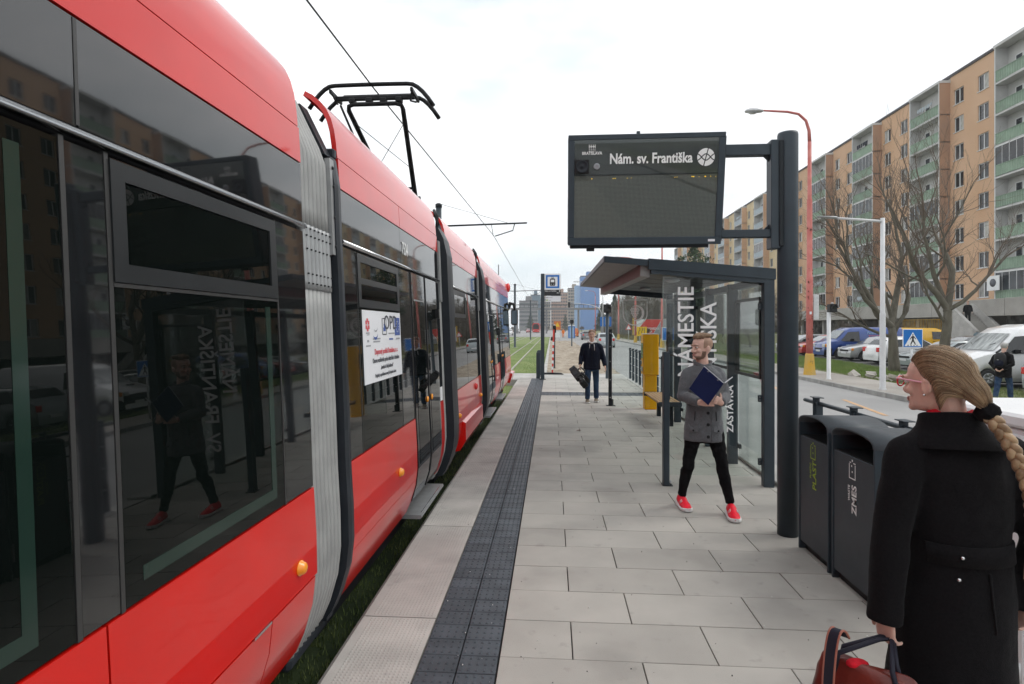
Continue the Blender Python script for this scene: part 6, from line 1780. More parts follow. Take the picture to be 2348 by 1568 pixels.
tree('bare_tree', 'bare forked tree standing behind the crossing sign near the white van', big2, (15.85, 24.2, hr(15.85, 24.2)), 0.0, 1.0, 'bare trees on the verge')
big3 = grow(47, 8, .16, 1.8, 4, .85, .9, (4, 5, 5, 4), minr=.006)
tree('bare_tree', 'slender bare tree behind the red lamp post', big3, (15.0, 36.0, hr(15, 36)), 0.7, 1.1, 'bare trees on the verge')
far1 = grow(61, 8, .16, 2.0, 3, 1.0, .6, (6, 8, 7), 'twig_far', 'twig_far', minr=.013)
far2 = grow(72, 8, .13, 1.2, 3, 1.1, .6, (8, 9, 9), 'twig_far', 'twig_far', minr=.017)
g = random.Random(5)
spots = [(19, 56), (24, 60), (29, 58), (15.5, 64), (21, 68), (27, 72), (33, 66), (17, 76), (24, 82), (31, 84), (36, 78), (19, 92), (14.6, 88)]
for k, (x, y) in enumerate(spots):
    tree('bare_tree', 'small bare tree in the row between the shelter and the apartment blocks', far1 if k % 2 else far2, (x, y, 0.1), g.uniform(0, 6), g.uniform(.8, 1.15), 'bare trees before the far blocks')
thick = [(13.5, 96), (16, 100), (19, 98), (22.5, 103), (26, 100), (14.5, 107), (18, 110), (21.5, 113), (25.5, 111), (30, 108), (15.5, 119), (19.5, 124), (24, 122), (29, 120), (34, 116), (17, 132), (22, 136), (28, 133)]
for k, (x, y) in enumerate(thick):
    tree('thicket_tree', 'grey leafless tree in the thicket seen through the shelter', far2 if k % 3 else far1, (x, y, 0.3), g.uniform(0, 6), g.uniform(.9, 1.3), 'thicket behind the billboard')
def conifer(seed, h, r, n, m_='needle', pine=False):
    g = np.random.default_rng(seed)
    u = g.random(n) ** .7
    z = h * (0.12 + 0.88 * (1 - u)) if not pine else h * (0.35 + 0.65 * (1 - u))
    lay = 0.75 + 0.25 * np.sin(z * 5.2 + g.random() * 6)
    rad = r * (u * 0.95 + .05) * lay * np.sqrt(g.random(n) * .75 + .25)
    if pine: rad = r * np.sin(np.clip((z / h - .33) / .7, 0, 1) * PI) ** .6 * np.sqrt(g.random(n)) * (0.7 + .3 * np.sin(z * 3))
    a = g.uniform(0, 2 * PI, n)
    c = np.stack([rad * np.cos(a), rad * np.sin(a), z - rad * .25 * (0 if pine else 1)], 1)
    s = g.uniform(.08, .2, n)[:, None] * h / 8
    d1 = g.normal(size=(n, 3)); d1 /= np.linalg.norm(d1, axis=1)[:, None]; d2 = g.normal(size=(n, 3)); d2 /= np.linalg.norm(d2, axis=1)[:, None]
    v = np.stack([c - d1 * s, c + d1 * s, c + d2 * s * .9], 1).reshape(-1, 3)
    me = bpy.data.meshes.new('crown'); me.from_pydata(v.tolist(), [], [(3 * i, 3 * i + 1, 3 * i + 2) for i in range(n)]); me.materials.append(MATS[m_])
    tm = MB().tube([(0, 0, -.3), (0.05, 0, h * .5), (0, 0, h * .93)], [h * .022, h * .014, .02], 8).mesh('trunk', 'bark')
    return tm, me
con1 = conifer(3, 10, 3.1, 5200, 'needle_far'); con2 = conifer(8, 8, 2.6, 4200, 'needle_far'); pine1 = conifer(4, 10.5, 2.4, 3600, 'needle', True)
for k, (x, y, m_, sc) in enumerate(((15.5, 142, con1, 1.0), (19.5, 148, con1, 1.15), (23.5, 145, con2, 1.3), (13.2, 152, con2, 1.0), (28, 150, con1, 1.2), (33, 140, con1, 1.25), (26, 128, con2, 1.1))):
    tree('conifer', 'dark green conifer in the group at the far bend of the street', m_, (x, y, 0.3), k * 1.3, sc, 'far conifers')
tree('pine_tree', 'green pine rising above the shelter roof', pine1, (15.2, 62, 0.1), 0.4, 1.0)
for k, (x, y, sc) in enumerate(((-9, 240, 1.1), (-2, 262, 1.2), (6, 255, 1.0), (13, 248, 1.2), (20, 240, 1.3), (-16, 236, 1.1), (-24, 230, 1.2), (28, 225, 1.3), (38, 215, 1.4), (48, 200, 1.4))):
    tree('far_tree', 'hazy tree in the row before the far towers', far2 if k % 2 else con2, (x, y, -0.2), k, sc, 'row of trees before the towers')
for k, (x, y, sc) in enumerate(((-13, 60, .9), (-19, 72, 1.0), (-21, 95, 1.1), (-20, 120, 1.0), (-19, 45, 1.1), (-20, 30, 1.1), (-21, 150, 1.2), (-22, 175, 1.2))):
    tree('far_tree', 'leafless tree along the left carriageway beyond the tram', far1, (x - 4, y, -0.2), k * 2, sc, 'trees on the left of the tracks')
# tangled leafless scrub that closes the view behind the shelter: one mass
gg = np.random.default_rng(12); n_ = 70000
xx = 12.6 + 34 * gg.random(n_) ** 1.1; yy = 98 + 46 * gg.random(n_); zt_ = (7.2 + 2.0 * np.sin(xx * .5) * np.sin(yy * .3)) * np.clip((xx - 11.8) / 3.0, .35, 1)
zz = zt_ * gg.random(n_) ** .8; dd_ = gg.normal(size=(n_, 3)) * (.55, .55, .35) + (0, 0, .55); w_ = .02 + .03 * gg.random(n_)
v_ = np.zeros((n_, 3, 3)); c_ = np.stack([xx, yy, zz + .1], 1)
v_[:, 0] = c_; v_[:, 1] = c_ + np.stack([w_ * 2, gg.normal(size=n_) * .02, gg.normal(size=n_) * .03], 1); v_[:, 2] = c_ + dd_ * 1.3
me_ = bpy.data.meshes.new('scrub'); me_.from_pydata(v_.reshape(-1, 3).tolist(), [], [(3 * i, 3 * i + 1, 3 * i + 2) for i in range(n_)]); me_.materials.append(MATS['twig_far'])
stuff(put('leafless_scrub', me_))
mb = MB(); g = random.Random(9)
for k in range(900):
    x = 11.8 + 9 * g.random() ** 1.5; y = 62 + 60 * g.random(); h = g.uniform(.3, .9); z = hr(min(x, 16.6), y) + (x - 11.6) * 0.05 * smooth01((y - 58) / 20)
    for q in range(3):
        a = g.uniform(0, 6.28); mb.add([(x - .03, y, z), (x + .03, y, z), (x + .35 * h * math.cos(a), y + .35 * h * math.sin(a), z + h)], [(0, 1, 2)])
stuff(mb.build('dry_grass', 'dry_grass'))
# ================================================================== people
V = Vector
def ell(mb, secs, n=20, smooth=True):
    rings = []
    for c, sd, fw, a, bf, bb in secs:
        c = V(c); rings.append([c + sd * (a * math.sin(2 * PI * k / n)) + fw * ((bf if math.cos(2 * PI * k / n) > 0 else bb) * math.cos(2 * PI * k / n)) for k in range(n)])
    mb.rings(rings, 0, True, smooth)
HEAD = [  # height fraction, half width, front, back
    (0.0, .022, .070, -.030), (.03, .036, .086, -.012), (.10, .050, .094, .012), (.20, .058, .092, .040), (.30, .064, .088, .070), (.42, .069, .086, .088),
    (.52, .0725, .091, .097), (.58, .0745, .0955, .100), (.70, .0765, .0935, .101), (.80, .073, .083, .094), (.88, .062, .066, .078), (.95, .043, .043, .054), (.985, .022, .022, .03), (1.0, .004, .004, .006)]
def head(mb, chin, f, u, h=.232, k=1.0, ear=True):
    """skull, jaw, nose, brow and ears as overlapping solids; chin is the axis point at chin level"""
    f = V(f).normalized(); u = V(u).normalized(); r = f.cross(u).normalized(); f = u.cross(r).normalized()
    c = V(chin)
    P = lambda x, y, t: c + r * (x * k) + f * (y * k) + u * (t * h)
    ell(mb, [(c + u * (t * h), r, f, w * k, a * k, b * k) for t, w, a, b in HEAD], 24)
    mb.tube([P(0, .088, .50), P(0, .100, .42), P(0, .113, .34), P(0, .108, .305), P(0, .09, .29)], [.0085 * k, .0095 * k, .0125 * k, .012 * k, .008 * k], 8)
    for s in (-1, 1):
        mb.ball(P(s * .013, .098, .315), .0095 * k, 8, 6)
        mb.ball(P(s * .030, .083, .565), (.026 * k, .014 * k, .010 * k), 8, 6)
        mb.ball(P(s * .040, .070, .36), .020 * k, 8, 6)
        if ear:
            e0 = P(s * .073, -.010, .43)
            rr = []
            for q in range(9):
                a = -0.6 + q * (2 * PI - 1.2) / 8
                rr.append(P(s * (.079 + .004 * math.sin(a)), -.014 - .017 * math.cos(a) + .004, .43 + .125 * math.sin(a - PI / 2 + PI / 2) * .95))
            mb.tube(rr, .0048 * k, 6)
            mb.ball(e0 + f * (-.006 * k), (.010 * k, .016 * k, .024 * k), 8, 6)
            mb.ball(P(s * .074, .000, .325), .0075 * k, 6, 5)
    mb.ball(P(0, .092, .175), (.020 * k, .008 * k, .010 * k), 8, 6)      # mouth volume
    mb.ball(P(0, .086, .055), .018 * k, 8, 6)
    return P
def hand(mb, wrist, d, palm, thumb, k=1.0, curl=(.5, .5, .5, .55), tcurl=.4, spread=.05):
    """palm with four unequal jointed fingers and a thumb leaving the side near the wrist"""
    d = V(d).normalized(); th = V(thumb); th = (th - d * th.dot(d)).normalized(); n = d.cross(th).normalized()
    if n.dot(V(palm)) < 0: n = -n
    w = V(wrist)
    L = .088 * k
    ell(mb, [(w + d * (t * L), th, n, a * k, b * k, b * k) for t, a, b in ((-.25, .026, .020), (.0, .029, .017), (.35, .038, .0155), (.75, .041, .014), (1.0, .038, .011))], 14)
    lens = (.072, .080, .074, .058)
    for i in range(4):
        off = (1.5 - i) * .0195 * k
        p = w + d * (L * (.96 - (.02 if i == 0 else .05 if i == 3 else 0))) + th * off
        dd = (d + th * (1.5 - i) * spread).normalized()
        pts, rr = [p - dd * .02 * k, p], [.0085 * k, .0092 * k]
        ang = 0.0
        for q, fr in enumerate((.46, .30, .24)):
            ang += curl[i] * (1.0, 1.15, .8)[q]
            v = dd * math.cos(ang) + n * math.sin(ang)
            p = p + v * lens[i] * k * fr
            pts.append(p); rr.append((.0086, .0078, .0062)[q] * k)
        mb.tube(pts, rr, 8)
    p = w + d * (.018 * k) + th * (.026 * k)
    pts, rr = [p - th * .012 * k, p], [.012 * k, .0125 * k]
    v = (d * .55 + th * .75 + n * .25).normalized()
    for q in range(3):
        p = p + v * (.034, .030, .024)[q] * k
        pts.append(p); rr.append((.0115, .0098, .0075)[q] * k)
        v = (v + (d - th * .45) * tcurl * .6 + n * tcurl * .35).normalized()
    mb.tube(pts, rr, 8)
    return w + d * L
TEX = {}
def fold_tex(name, size):
    if name not in TEX:
        t = bpy.data.textures.new(name, 'CLOUDS'); t.noise_scale = size; t.noise_depth = 2; TEX[name] = t
    return TEX[name]
def union(mb, name, m, parent, base, voxel=.008, it=4, fold=0.0, fsize=.08, parent_is_none=False):
    b = V(base)
    mb.v = [tuple(V(p) - b) for p in mb.v]
    o = mb.build(name, m, None)
    mods = [('REMESH', dict(mode='VOXEL', voxel_size=voxel, use_smooth_shade=True)), ('SMOOTH', dict(factor=.5, iterations=it))]
    if fold: mods.append(('DISPLACE', dict(texture=fold_tex('fold%g' % fsize, fsize), strength=fold, mid_level=.5, texture_coords='LOCAL')))
    bake(o, mods)
    o.parent = parent
    if parent is None: o.location = b
    return o
def child(mb, name, m, parent, base):
    b = V(base); mb.v = [tuple(V(p) - b) for p in mb.v]
    return mb.build(name, m, parent)
def shoe(pos, d, L=.29, W=.052, H=.10, sole=.028, up=V((0, 0, 1))):
    """upper and sole as two builders; pos is the heel on the ground, d the toe direction"""
    d = V(d).normalized(); s = d.cross(up).normalized(); p = V(pos)
    upper, sl = MB(), MB()
    prof = [(0.0, .6, .75, .0), (.04, .85, .95, 0), (.15, .95, 1.0, 0), (.32, .95, .98, 0), (.45, .98, .72, 0), (.62, 1.08, .55, 0), (.80, 1.02, .42, 0), (.93, .80, .34, 0), (1.0, .4, .25, 0)]
    for t, w, h, _ in prof: pass
    rings = []
    for t, w, h, _ in prof:
        c = p + d * (t * L); hh = sole * .6 + H * h
        ring = []
        for k in range(14):
            a = 2 * PI * k / 14
            ring.append(c + s * (W * w * math.cos(a) * (1 if math.sin(a) < .3 else .86)) + up * (sole * .5 + (hh - sole * .5) * (.5 + .5 * math.sin(a))))
        rings.append(ring)
    upper.rings(rings, 0, True, True)
    rings = []
    for t, w, h, _ in prof:
        c = p + d * (t * L * 1.02 - .004); w = w * 1.06 + .02
        lift = .012 * max(0, (t - .75) / .25)
        rings.append([c + s * (W * w * x) + up * z for x, z in ((-1, lift + .004), (-.9, lift), (.9, lift), (1, lift + .004), (1.02, sole + lift), (.9, sole + lift + .003), (-.9, sole + lift + .003), (-1.02, sole + lift))])
    sl.rings(rings, 0, True, True)
    return upper, sl
def face_bits(P, par, base, hair_m, k=1.0, brow=True, lip_m='lips'):
    for s in (-1, 1):
        child(MB().ball(P(s * .030, .0865, .495), (.0125 * k, .0125 * k, .0075 * k), 10, 8), 'eye', 'eye_white', par, base)
        child(MB().ball(P(s * .030, .0935, .495), (.0085 * k, .0075 * k, .0070 * k), 8, 6), 'iris', 'eye_dark', par, base)
        child(MB().tube([P(s * .014, .0955, .505), P(s * .030, .100, .523), P(s * .047, .088, .508)], [.0016 * k, .0022 * k, .0014 * k], 6), 'eyelid', 'skin', par, base)
        if brow: child(MB().tube([P(s * .013, .103, .572), P(s * .032, .103, .592), P(s * .056, .085, .575)], [.0028 * k, .0042 * k, .002 * k], 6), 'eyebrow', hair_m, par, base)
    child(MB().tube([P(-.024, .092, .192), P(0, .103, .205), P(.024, .092, .192)], [.002 * k, .0045 * k, .002 * k], 6), 'lip', lip_m, par, base)
    child(MB().tube([P(-.021, .091, .175), P(0, .101, .163), P(.021, .091, .175)], [.002 * k, .0048 * k, .002 * k], 6), 'lip', lip_m, par, base)
X_, Z_ = V((1, 0, 0)), V((0, 0, 1))

# ------------------------------------------------------------------ young man with a clipboard
def young_man():
    base = V((1.53, 5.82, 0))
    F = V((-.10, -1, 0)).normalized(); R = F.cross(Z_)             # body faces the camera; R is his right (image left)
    mb = MB()
    hf = V((-.90, -.42, -.03)).normalized()                          # head turned to his right
    chin = V((1.515, 5.865, 1.535))
    P = head(mb, chin, hf, V((.02, 0, 1)), .246, 1.08)
    mb.tube([(1.53, 5.89, 1.40), (1.525, 5.885, 1.50), (1.515, 5.88, 1.59)], [.066, .060, .058], 14)
    cx, cy = 1.535, 5.87
    def sec(z, a, b, dx=0): return (V((cx + dx, cy, z)), -R, F, a, b, b)
    ell(mb, [sec(.86, .13, .09), sec(1.0, .14, .095), sec(1.15, .14, .10), sec(1.3, .155, .10), sec(1.40, .15, .085), sec(1.45, .08, .06)], 18)
    shR, elR, wrR = V((1.378, 5.885, 1.395)), V((1.318, 5.83, 1.165)), V((1.43, 5.60, 1.13))
    shL, elL, wrL = V((1.690, 5.895, 1.395)), V((1.722, 5.80, 1.165)), V((1.622, 5.585, 1.130))
    for a, b, c in ((shR, elR, wrR), (shL, elL, wrL)):
        mb.tube([a, a.lerp(b, .5), b, b.lerp(c, .5), c], [.05, .045, .04, .035, .027], 12)
    # his left hand grips the lower corner of the clipboard from the front
    hand(mb, wrL, V((-.62, -.22, .42)), V((.1, 1, .1)), V((.45, -.1, .9)), 1.0, (.18, .22, .22, .25), .25, .06)
    hand(mb, wrR, V((.9, -.1, .05)), V((0, -1, 0)), V((0, 0, 1)), 1.0, (.3, .3, .3, .3), .2)
    hipL, hipR = V((1.625, 5.86, .90)), V((1.455, 5.875, .90))
    knL, knR = V((1.693, 5.80, .485)), V((1.388, 5.90, .48))
    anL, anR = V((1.772, 5.775, .10)), V((1.350, 6.02, .10))
    for h_, k_, a_ in ((hipL, knL, anL), (hipR, knR, anR)): mb.tube([h_, h_.lerp(k_, .5), k_, k_.lerp(a_, .35), a_], [.06, .05, .038, .036, .028], 12)
    body = union(mb, 'person', 'skin', None, base, .0062, 3)
    tag(body, 'man in grey coat, black jeans and red trainers holding a dark blue clipboard', 'person')
    face_bits(P, body, base, 'beard', 1.08)
    # coat
    mb = MB()
    ell(mb, [sec(.715, .196, .145), sec(.73, .200, .148), sec(.82, .193, .143), sec(.95, .178, .135), sec(1.06, .170, .130), sec(1.20, .178, .132), sec(1.32, .184, .126), sec(1.38, .170, .112), sec(1.425, .13, .095), sec(1.465, .085, .080)], 28)
    for a, b, c in ((shR, elR, wrR), (shL, elL, wrL)):
        d = (c - b).normalized(); inn = V((cx, cy, 1.40))
        mb.tube([a.lerp(inn, .45) + V((0, 0, .012)), a.lerp(inn, .12) + V((0, 0, -.004)), a.lerp(b, .12), a.lerp(b, .35), a.lerp(b, .7), b, b.lerp(c, .3), b.lerp(c, .7), c - d * .012], [.056, .060, .064, .064, .060, .062, .058, .051, .046], 16)
        mb.tube([V((1.528, 5.885, 1.455)), a.lerp(inn, .45) + V((0, 0, .028)), a.lerp(inn, .05) + V((0, 0, .002))], [.055, .052, .058], 12)
        mb.ball(a + V((0, 0, -.012)), (.061, .06, .061), 14, 10)
        mb.ball(b, .061, 12, 8)
    coat = union(mb, 'coat', 'wool_grey', body, base, .0095, 5, .016, .07)
    # stand-up collar: open flared ring
    mb = MB(); nc = V((1.528, 5.885, 1.43))
    rings = []
    n = 22
    for z, a, b in ((.0, .098, .092), (.045, .090, .086), (.085, .097, .094), (.088, .089, .086), (.045, .080, .077), (.005, .082, .078)):
        rings.append([nc + V((a * math.sin(2 * PI * k / n), -b * math.cos(2 * PI * k / n), z + .012 * math.cos(2 * PI * k / n + PI) - .02 * max(0, math.cos(2 * PI * k / n)) ** 6)) for k in range(n)])
    mb.rings(rings, 0, False, True); child(mb, 'collar', 'wool_grey', body, base)
    def on_front(x, z, out=.0):       # a point on the coat's front
        tab = [(.715, .145), (.82, .143), (.95, .135), (1.06, .130), (1.2, .132), (1.32, .126)]
        tw = [(.715, .196), (.82, .193), (.95, .178), (1.06, .170), (1.2, .178), (1.32, .184)]
        b = interp(tab, z); a = interp(tw, z); u = max(-.95, min(.95, x / a))
        return V((cx, cy, z)) + (-R) * x + F * (b * math.sqrt(1 - u * u) + out)
    for z in (.775, .895, 1.01):
        child(MB().lathe([(.016, 0), (.016, .006), (.008, .008), (.0, .007)], on_front(.02, z, .003), 12, 0, 'y').xf(Matrix.Identity(4)), 'button', 'black_plastic', body, base)
    pl = MB()
    pts = [on_front(.052, z, .006) for z in (.73, .85, .95, 1.05, 1.15, 1.25)]
    pl.tube(pts, .004, 5); child(pl, 'placket_edge', 'wool_grey', body, base)
    for s in (-1, 1):
        q = [on_front(s * .075 + .0, .875, .008), on_front(s * .165, .885, .008), on_front(s * .165, .835, .016), on_front(s * .12, .815, .018), on_front(s * .075, .825, .016)]
        qi = [p - F * .012 for p in q]
        m2 = MB().add(q + qi, [(0, 1, 2, 3, 4), (9, 8, 7, 6, 5)] + [(i, i + 5, (i + 1) % 5 + 5, (i + 1) % 5) for i in range(5)])
        child(m2, 'pocket_flap', 'wool_grey', body, base)
        child(MB().ball(on_front(s * .12, .835, .022), (.011, .006, .011), 8, 6), 'button', 'black_plastic', body, base)
        child(MB().tube([on_front(s * .105, .93, .004), on_front(s * .10, 1.02, .004)], .0045, 5), 'pocket_seam', 'black_plastic', body, base)
    # trousers, creased at knees and ankles
    mb = MB()
    ell(mb, [sec(.70, .165, .115), sec(.80, .17, .12), sec(.92, .165, .115)], 20)
    for h_, k_, a_ in ((hipL, knL, anL), (hipR, knR, anR)):
        pts = [h_ + V((0, 0, -.05)), h_.lerp(k_, .35), h_.lerp(k_, .7), k_ + V((0, -.008, .03)), k_ + V((0, -.012, -.04)), k_.lerp(a_, .3) + V((0, .012, 0)), k_.lerp(a_, .55) + V((0, .01, 0)), k_.lerp(a_, .8), k_.lerp(a_, .90), k_.lerp(a_, .97)]
        mb.tube(pts, [.090, .082, .068, .061, .058, .059, .054, .043, .046, .041], 16)
    union(mb, 'trousers', 'denim_black', body, base, .009, 3, .016, .05)
    # trainers
    for pos, d, zlift in ((V((1.345, 6.085, 0.0)), V((.06, -1, 0)), 0), (V((1.775, 5.80, 0.0)), V((-.12, -1, 0)), 0)):
        up_, so_ = shoe(pos, d, .30, .054, .105, .030)
        u_ = child(up_, 'shoe', 'shoe_red', body, base); bake(u_, [('SUBSURF', dict(levels=1, render_levels=1))])
        child(so_, 'shoe_sole', 'shoe_white', body, base)
        d = d.normalized(); s = d.cross(Z_)
        for sg in (-1, 1):
            for q in range(2):
                a = pos + d * (.16 + q * .022) + s * (sg * .028) + Z_ * (.093 - q * .008); b = pos + d * (.148 + q * .022) + s * (sg * .047) + Z_ * (.062 - q * .004)
                child(MB().cyl(a, b, .0035, n=5), 'shoe_stripe', 'shoe_white', body, base)
        child(MB().ball(pos + d * .285 + Z_ * .03, (.034, .018, .018), 10, 6), 'toe_cap', 'shoe_red', body, base)
    # hair: brushed-up crop, faded sides, beard
    hm = MB()
    g = random.Random(4)
    for k in range(900):
        x = g.uniform(-.060, .060); y = g.uniform(-.065, .082)
        t = .965 - 1.6 * x * x / .06 * .55 - (0.9 * (y - .0) ** 2) / .09
        if (x / .064) ** 2 + ((y - .008) / .082) ** 2 > 1: continue
        p = P(x, y, min(.99, .80 + .19 * math.sqrt(max(0, 1 - (x / .074) ** 2 - ((y + .003) / .098) ** 2))))
        q = p + (P(0, 0, 1) - P(0, 0, 0)).normalized() * g.uniform(.022, .034) * (1.0 if y > .02 else .75) + (P(0, 1, 0) - P(0, 0, 0)).normalized() * (-.018 + g.gauss(0, .006)) + (P(1, 0, 0) - P(0, 0, 0)).normalized() * (x * .25 + g.gauss(0, .004))
        hm.tube([p - (q - p) * .3, p.lerp(q, .5) + (P(0, 1, 0) - P(0, 0, 0)).normalized() * .004, q], [.0055, .0045, .0015], 4)
    child(hm, 'hair', 'hair_brown', body, base)
    def cap(t0, t1, a0, a1, off, m, nm, wob=0):
        mbb = MB(); vs = []; nt, na = 8, 16
        for i in range(nt + 1):
            t = lerp(t0, t1, i / nt)
            w = interp([(q[0], q[1]) for q in HEAD], t); fr = interp([(q[0], q[2]) for q in HEAD], t); bk = interp([(q[0], q[3]) for q in HEAD], t)
            for j in range(na + 1):
                a = lerp(a0, a1, j / na)
                e = min(i, nt - i) / 2; o_ = off * min(1, e + .15) * min(1, min(j, na - j) / 2 + .15)
                y = (fr if math.cos(a) > 0 else bk) * math.cos(a)
                vs.append(P((w + o_) * math.sin(a), y + o_ * math.cos(a) * 1.2, t))
        mbb.add(vs, [(i * (na + 1) + j, i * (na + 1) + j + 1, (i + 1) * (na + 1) + j + 1, (i + 1) * (na + 1) + j) for i in range(nt) for j in range(na)], 0, True)
        child(mbb, nm, m, body, base)
    cap(.46, .88, 1.15, 2 * PI - 1.15, .004, 'hair_fade', 'faded_hair')
    cap(-.01, .135, -1.45, 1.45, .004, 'beard', 'beard')
    cap(.10, .34, 1.05, 1.55, .0035, 'beard', 'sideburn'); cap(.10, .34, -1.55, -1.05, .0035, 'beard', 'sideburn')
    cap(.24, .268, -.45, .45, .005, 'beard', 'moustache')
    return body
young_man()
# clipboard, held as a thing of its own: navy cover, white paper edge, second cover swung open
cb = thing('clipboard', 'dark blue open clipboard folder held by the man in the grey coat', 'clipboard', (1.47, 5.53, 1.30))
c0 = V((1.47, 5.53, 1.30))
T, Lc, Rc, B = V((1.451, 5.545, 1.484)), V((1.312, 5.548, 1.272)), V((1.630, 5.53, 1.325)), V((1.487, 5.53, 1.115))
def plate(a, b, c, d, th, m, nm):
    n = (b - a).cross(d - a).normalized() * th
    q = [p - c0 for p in (a, b, c, d)]
    MB().add(q + [p + n for p in q], [(0, 1, 2, 3), (7, 6, 5, 4), (0, 4, 5, 1), (1, 5, 6, 2), (2, 6, 7, 3), (3, 7, 4, 0)]).build(nm, m, cb)
plate(T, Lc, B, Rc, .004, 'folder', 'cover')
o_ = V((.006, .012, .004)); plate(T + o_, Lc + o_, B + o_ * 1.0, Rc + o_, .004, 'paper', 'paper_block')
plate(Rc + V((0, .006, -.004)), Rc + V((.075, .06, .045)), B + V((.155, .09, .09)), B + V((.05, .02, .03)), .003, 'wool_grey', 'back_cover')
plate(Rc + V((.01, -.006, .01)), Rc + V((.095, .035, .062)), Rc + V((.10, .04, .054)), Rc + V((.012, -.004, .0)), .002, 'paper', 'loose_sheet')
for q in (.25, .75): MB().lathe([(.006, 0), (.006, -.003), (0, -.004)], T.lerp(Rc, q) - c0 + V((-.008, -.004, -.01)), 8, 0, 'y').build('rivet', 'chrome', cb)

# ------------------------------------------------------------------ woman in the black coat
def woman():
    base = V((1.51, 2.24, 0))
    F = V((-.10, 1, 0)).normalized(); R = F.cross(Z_)           # R is her right (image right)
    mb = MB()
    hf = V((-.47, .88, -.02)).normalized()
    chin = V((1.428, 2.213, 1.545))
    P = head(mb, chin, hf, V((-.03, .0, 1)), .226, .98)
    mb.tube([(1.50, 2.215, 1.40), (1.47, 2.205, 1.50), (1.445, 2.195, 1.62)], [.062, .055, .054], 14)
    cx, cy = 1.508, 2.235
    def sec(z, a, b, dx=0, dy=0): return (V((cx + dx, cy + dy, z)), R, F, a, b, b)
    ell(mb, [sec(.84, .15, .10), sec(1.0, .145, .10), sec(1.2, .14, .10), sec(1.35, .155, .095), sec(1.43, .12, .08)], 18)
    shL, elL, wrL = V((1.318, 2.215, 1.405)), V((1.245, 2.185, 1.07)), V((1.213, 2.16, .815))
    shR, elR, wrR = V((1.690, 2.225, 1.405)), V((1.755, 2.165, 1.09)), V((1.735, 2.215, .865))
    for a, b, c in ((shL, elL, wrL), (shR, elR, wrR)): mb.tube([a, a.lerp(b, .5), b, b.lerp(c, .5), c], [.046, .040, .036, .031, .025], 12)
    hand(mb, wrL, V((.02, -.03, -1)), V((.8, .35, 0)), V((-.35, .9, 0)), .96, (.55, .60, .62, .65), .55, .02)
    hand(mb, wrR, V((-.10, .02, -1)), V((-.9, .1, 0)), V((-.1, .95, 0)), .96, (.45, .5, .5, .55), .3, .03)
    hipL, hipR = V((1.43, 2.24, .88)), V((1.59, 2.24, .88)); knL, knR = V((1.42, 2.29, .47)), V((1.60, 2.20, .47)); anL, anR = V((1.42, 2.27, .09)), V((1.60, 2.10, .10))
    for h_, k_, a_ in ((hipL, knL, anL), (hipR, knR, anR)): mb.tube([h_, h_.lerp(k_, .5), k_, k_.lerp(a_, .35), a_], [.08, .065, .05, .05, .033], 12)
    body = union(mb, 'person', 'skin', None, base, .006, 3)
    tag(body, 'woman in a long black coat with a blonde braid and red glasses', 'person')
    face_bits(P, body, base, 'hair_blonde', .98)
    # coat
    mb = MB()
    ell(mb, [sec(.42, .205, .19, -.03), sec(.44, .21, .195, -.03), sec(.6, .203, .18, -.02), sec(.78, .198, .165, -.01), sec(.95, .186, .150), sec(1.06, .178, .138), sec(1.18, .186, .136), sec(1.30, .198, .130), sec(1.385, .200, .116), sec(1.435, .168, .10), sec(1.475, .10, .085)], 32)
    for a, b, c in ((shL, elL, wrL), (shR, elR, wrR)):
        d = (c - b).normalized(); inn = V((cx, cy, 1.40))
        mb.tube([a.lerp(inn, .45) + V((0, 0, .012)), a.lerp(inn, .12) + V((0, 0, -.002)), a.lerp(b, .10), a.lerp(b, .3), a.lerp(b, .65), b, b.lerp(c, .4), b.lerp(c, .8), c + d * .03], [.060, .064, .068, .068, .063, .063, .060, .058, .058], 18)
        mb.tube([V((1.49, 2.215, 1.455)), a.lerp(inn, .45) + V((0, 0, .03)), a.lerp(inn, .05) + V((0, 0, .004))], [.055, .050, .054], 12)
        mb.ball(a + V((0, 0, -.012)), .066, 14, 10)
    union(mb, 'coat', 'wool_black', body, base, .0085, 6, .014, .12)
    # big turned-up collar
    mb = MB(); n = 30; rings = []
    nc = V((1.487, 2.212, 1.452))
    for z, a, b in ((-.028, .178, .128), (-.012, .172, .126), (.012, .140, .112), (.045, .112, .098), (.078, .098, .090), (.096, .094, .087), (.099, .086, .080), (.07, .082, .078), (.02, .09, .082)):
        ring = []
        for k in range(n):
            t = 2 * PI * k / n; fr = max(0, math.cos(t)) ** 2      # lower and open at the throat
            ring.append(nc + R * (a * math.sin(t)) + F * (b * math.cos(t) * (1 + .25 * fr)) + Z_ * (z * (1 - .45 * fr) + .006 * math.sin(2 * t + 1)) + V((-.025, 0, 0)) * z / .13)
        rings.append(ring)
    mb.rings(rings, 0, False, True)
    child(mb, 'collar', 'wool_black', body, base)
    # half belt and buttons on the back
    def back(x, z, out=.006):
        tw = [(.78, .212), (.95, .192), (1.06, .178), (1.18, .186), (1.3, .198)]; tb = [(.78, .172), (.95, .150), (1.06, .138), (1.18, .136), (1.3, .13)]
        a, b = interp(tw, z), interp(tb, z); u = max(-.97, min(.97, x / a))
        return V((cx, cy, z)) + R * x - F * (b * math.sqrt(1 - u * u) + out)
    mb = MB(); vs = []
    for k in range(17):
        x = lerp(-.165, .165, k / 16)
        vs += [back(x, 1.015, .008), back(x, 1.085, .008), back(x, 1.085, -.004), back(x, 1.015, -.004)]
    mb.add(vs, [(4 * k + i, 4 * k + (i + 1) % 4, 4 * k + 4 + (i + 1) % 4, 4 * k + 4 + i) for k in range(16) for i in range(4)], 0, True)
    child(mb, 'half_belt', 'wool_black', body, base)
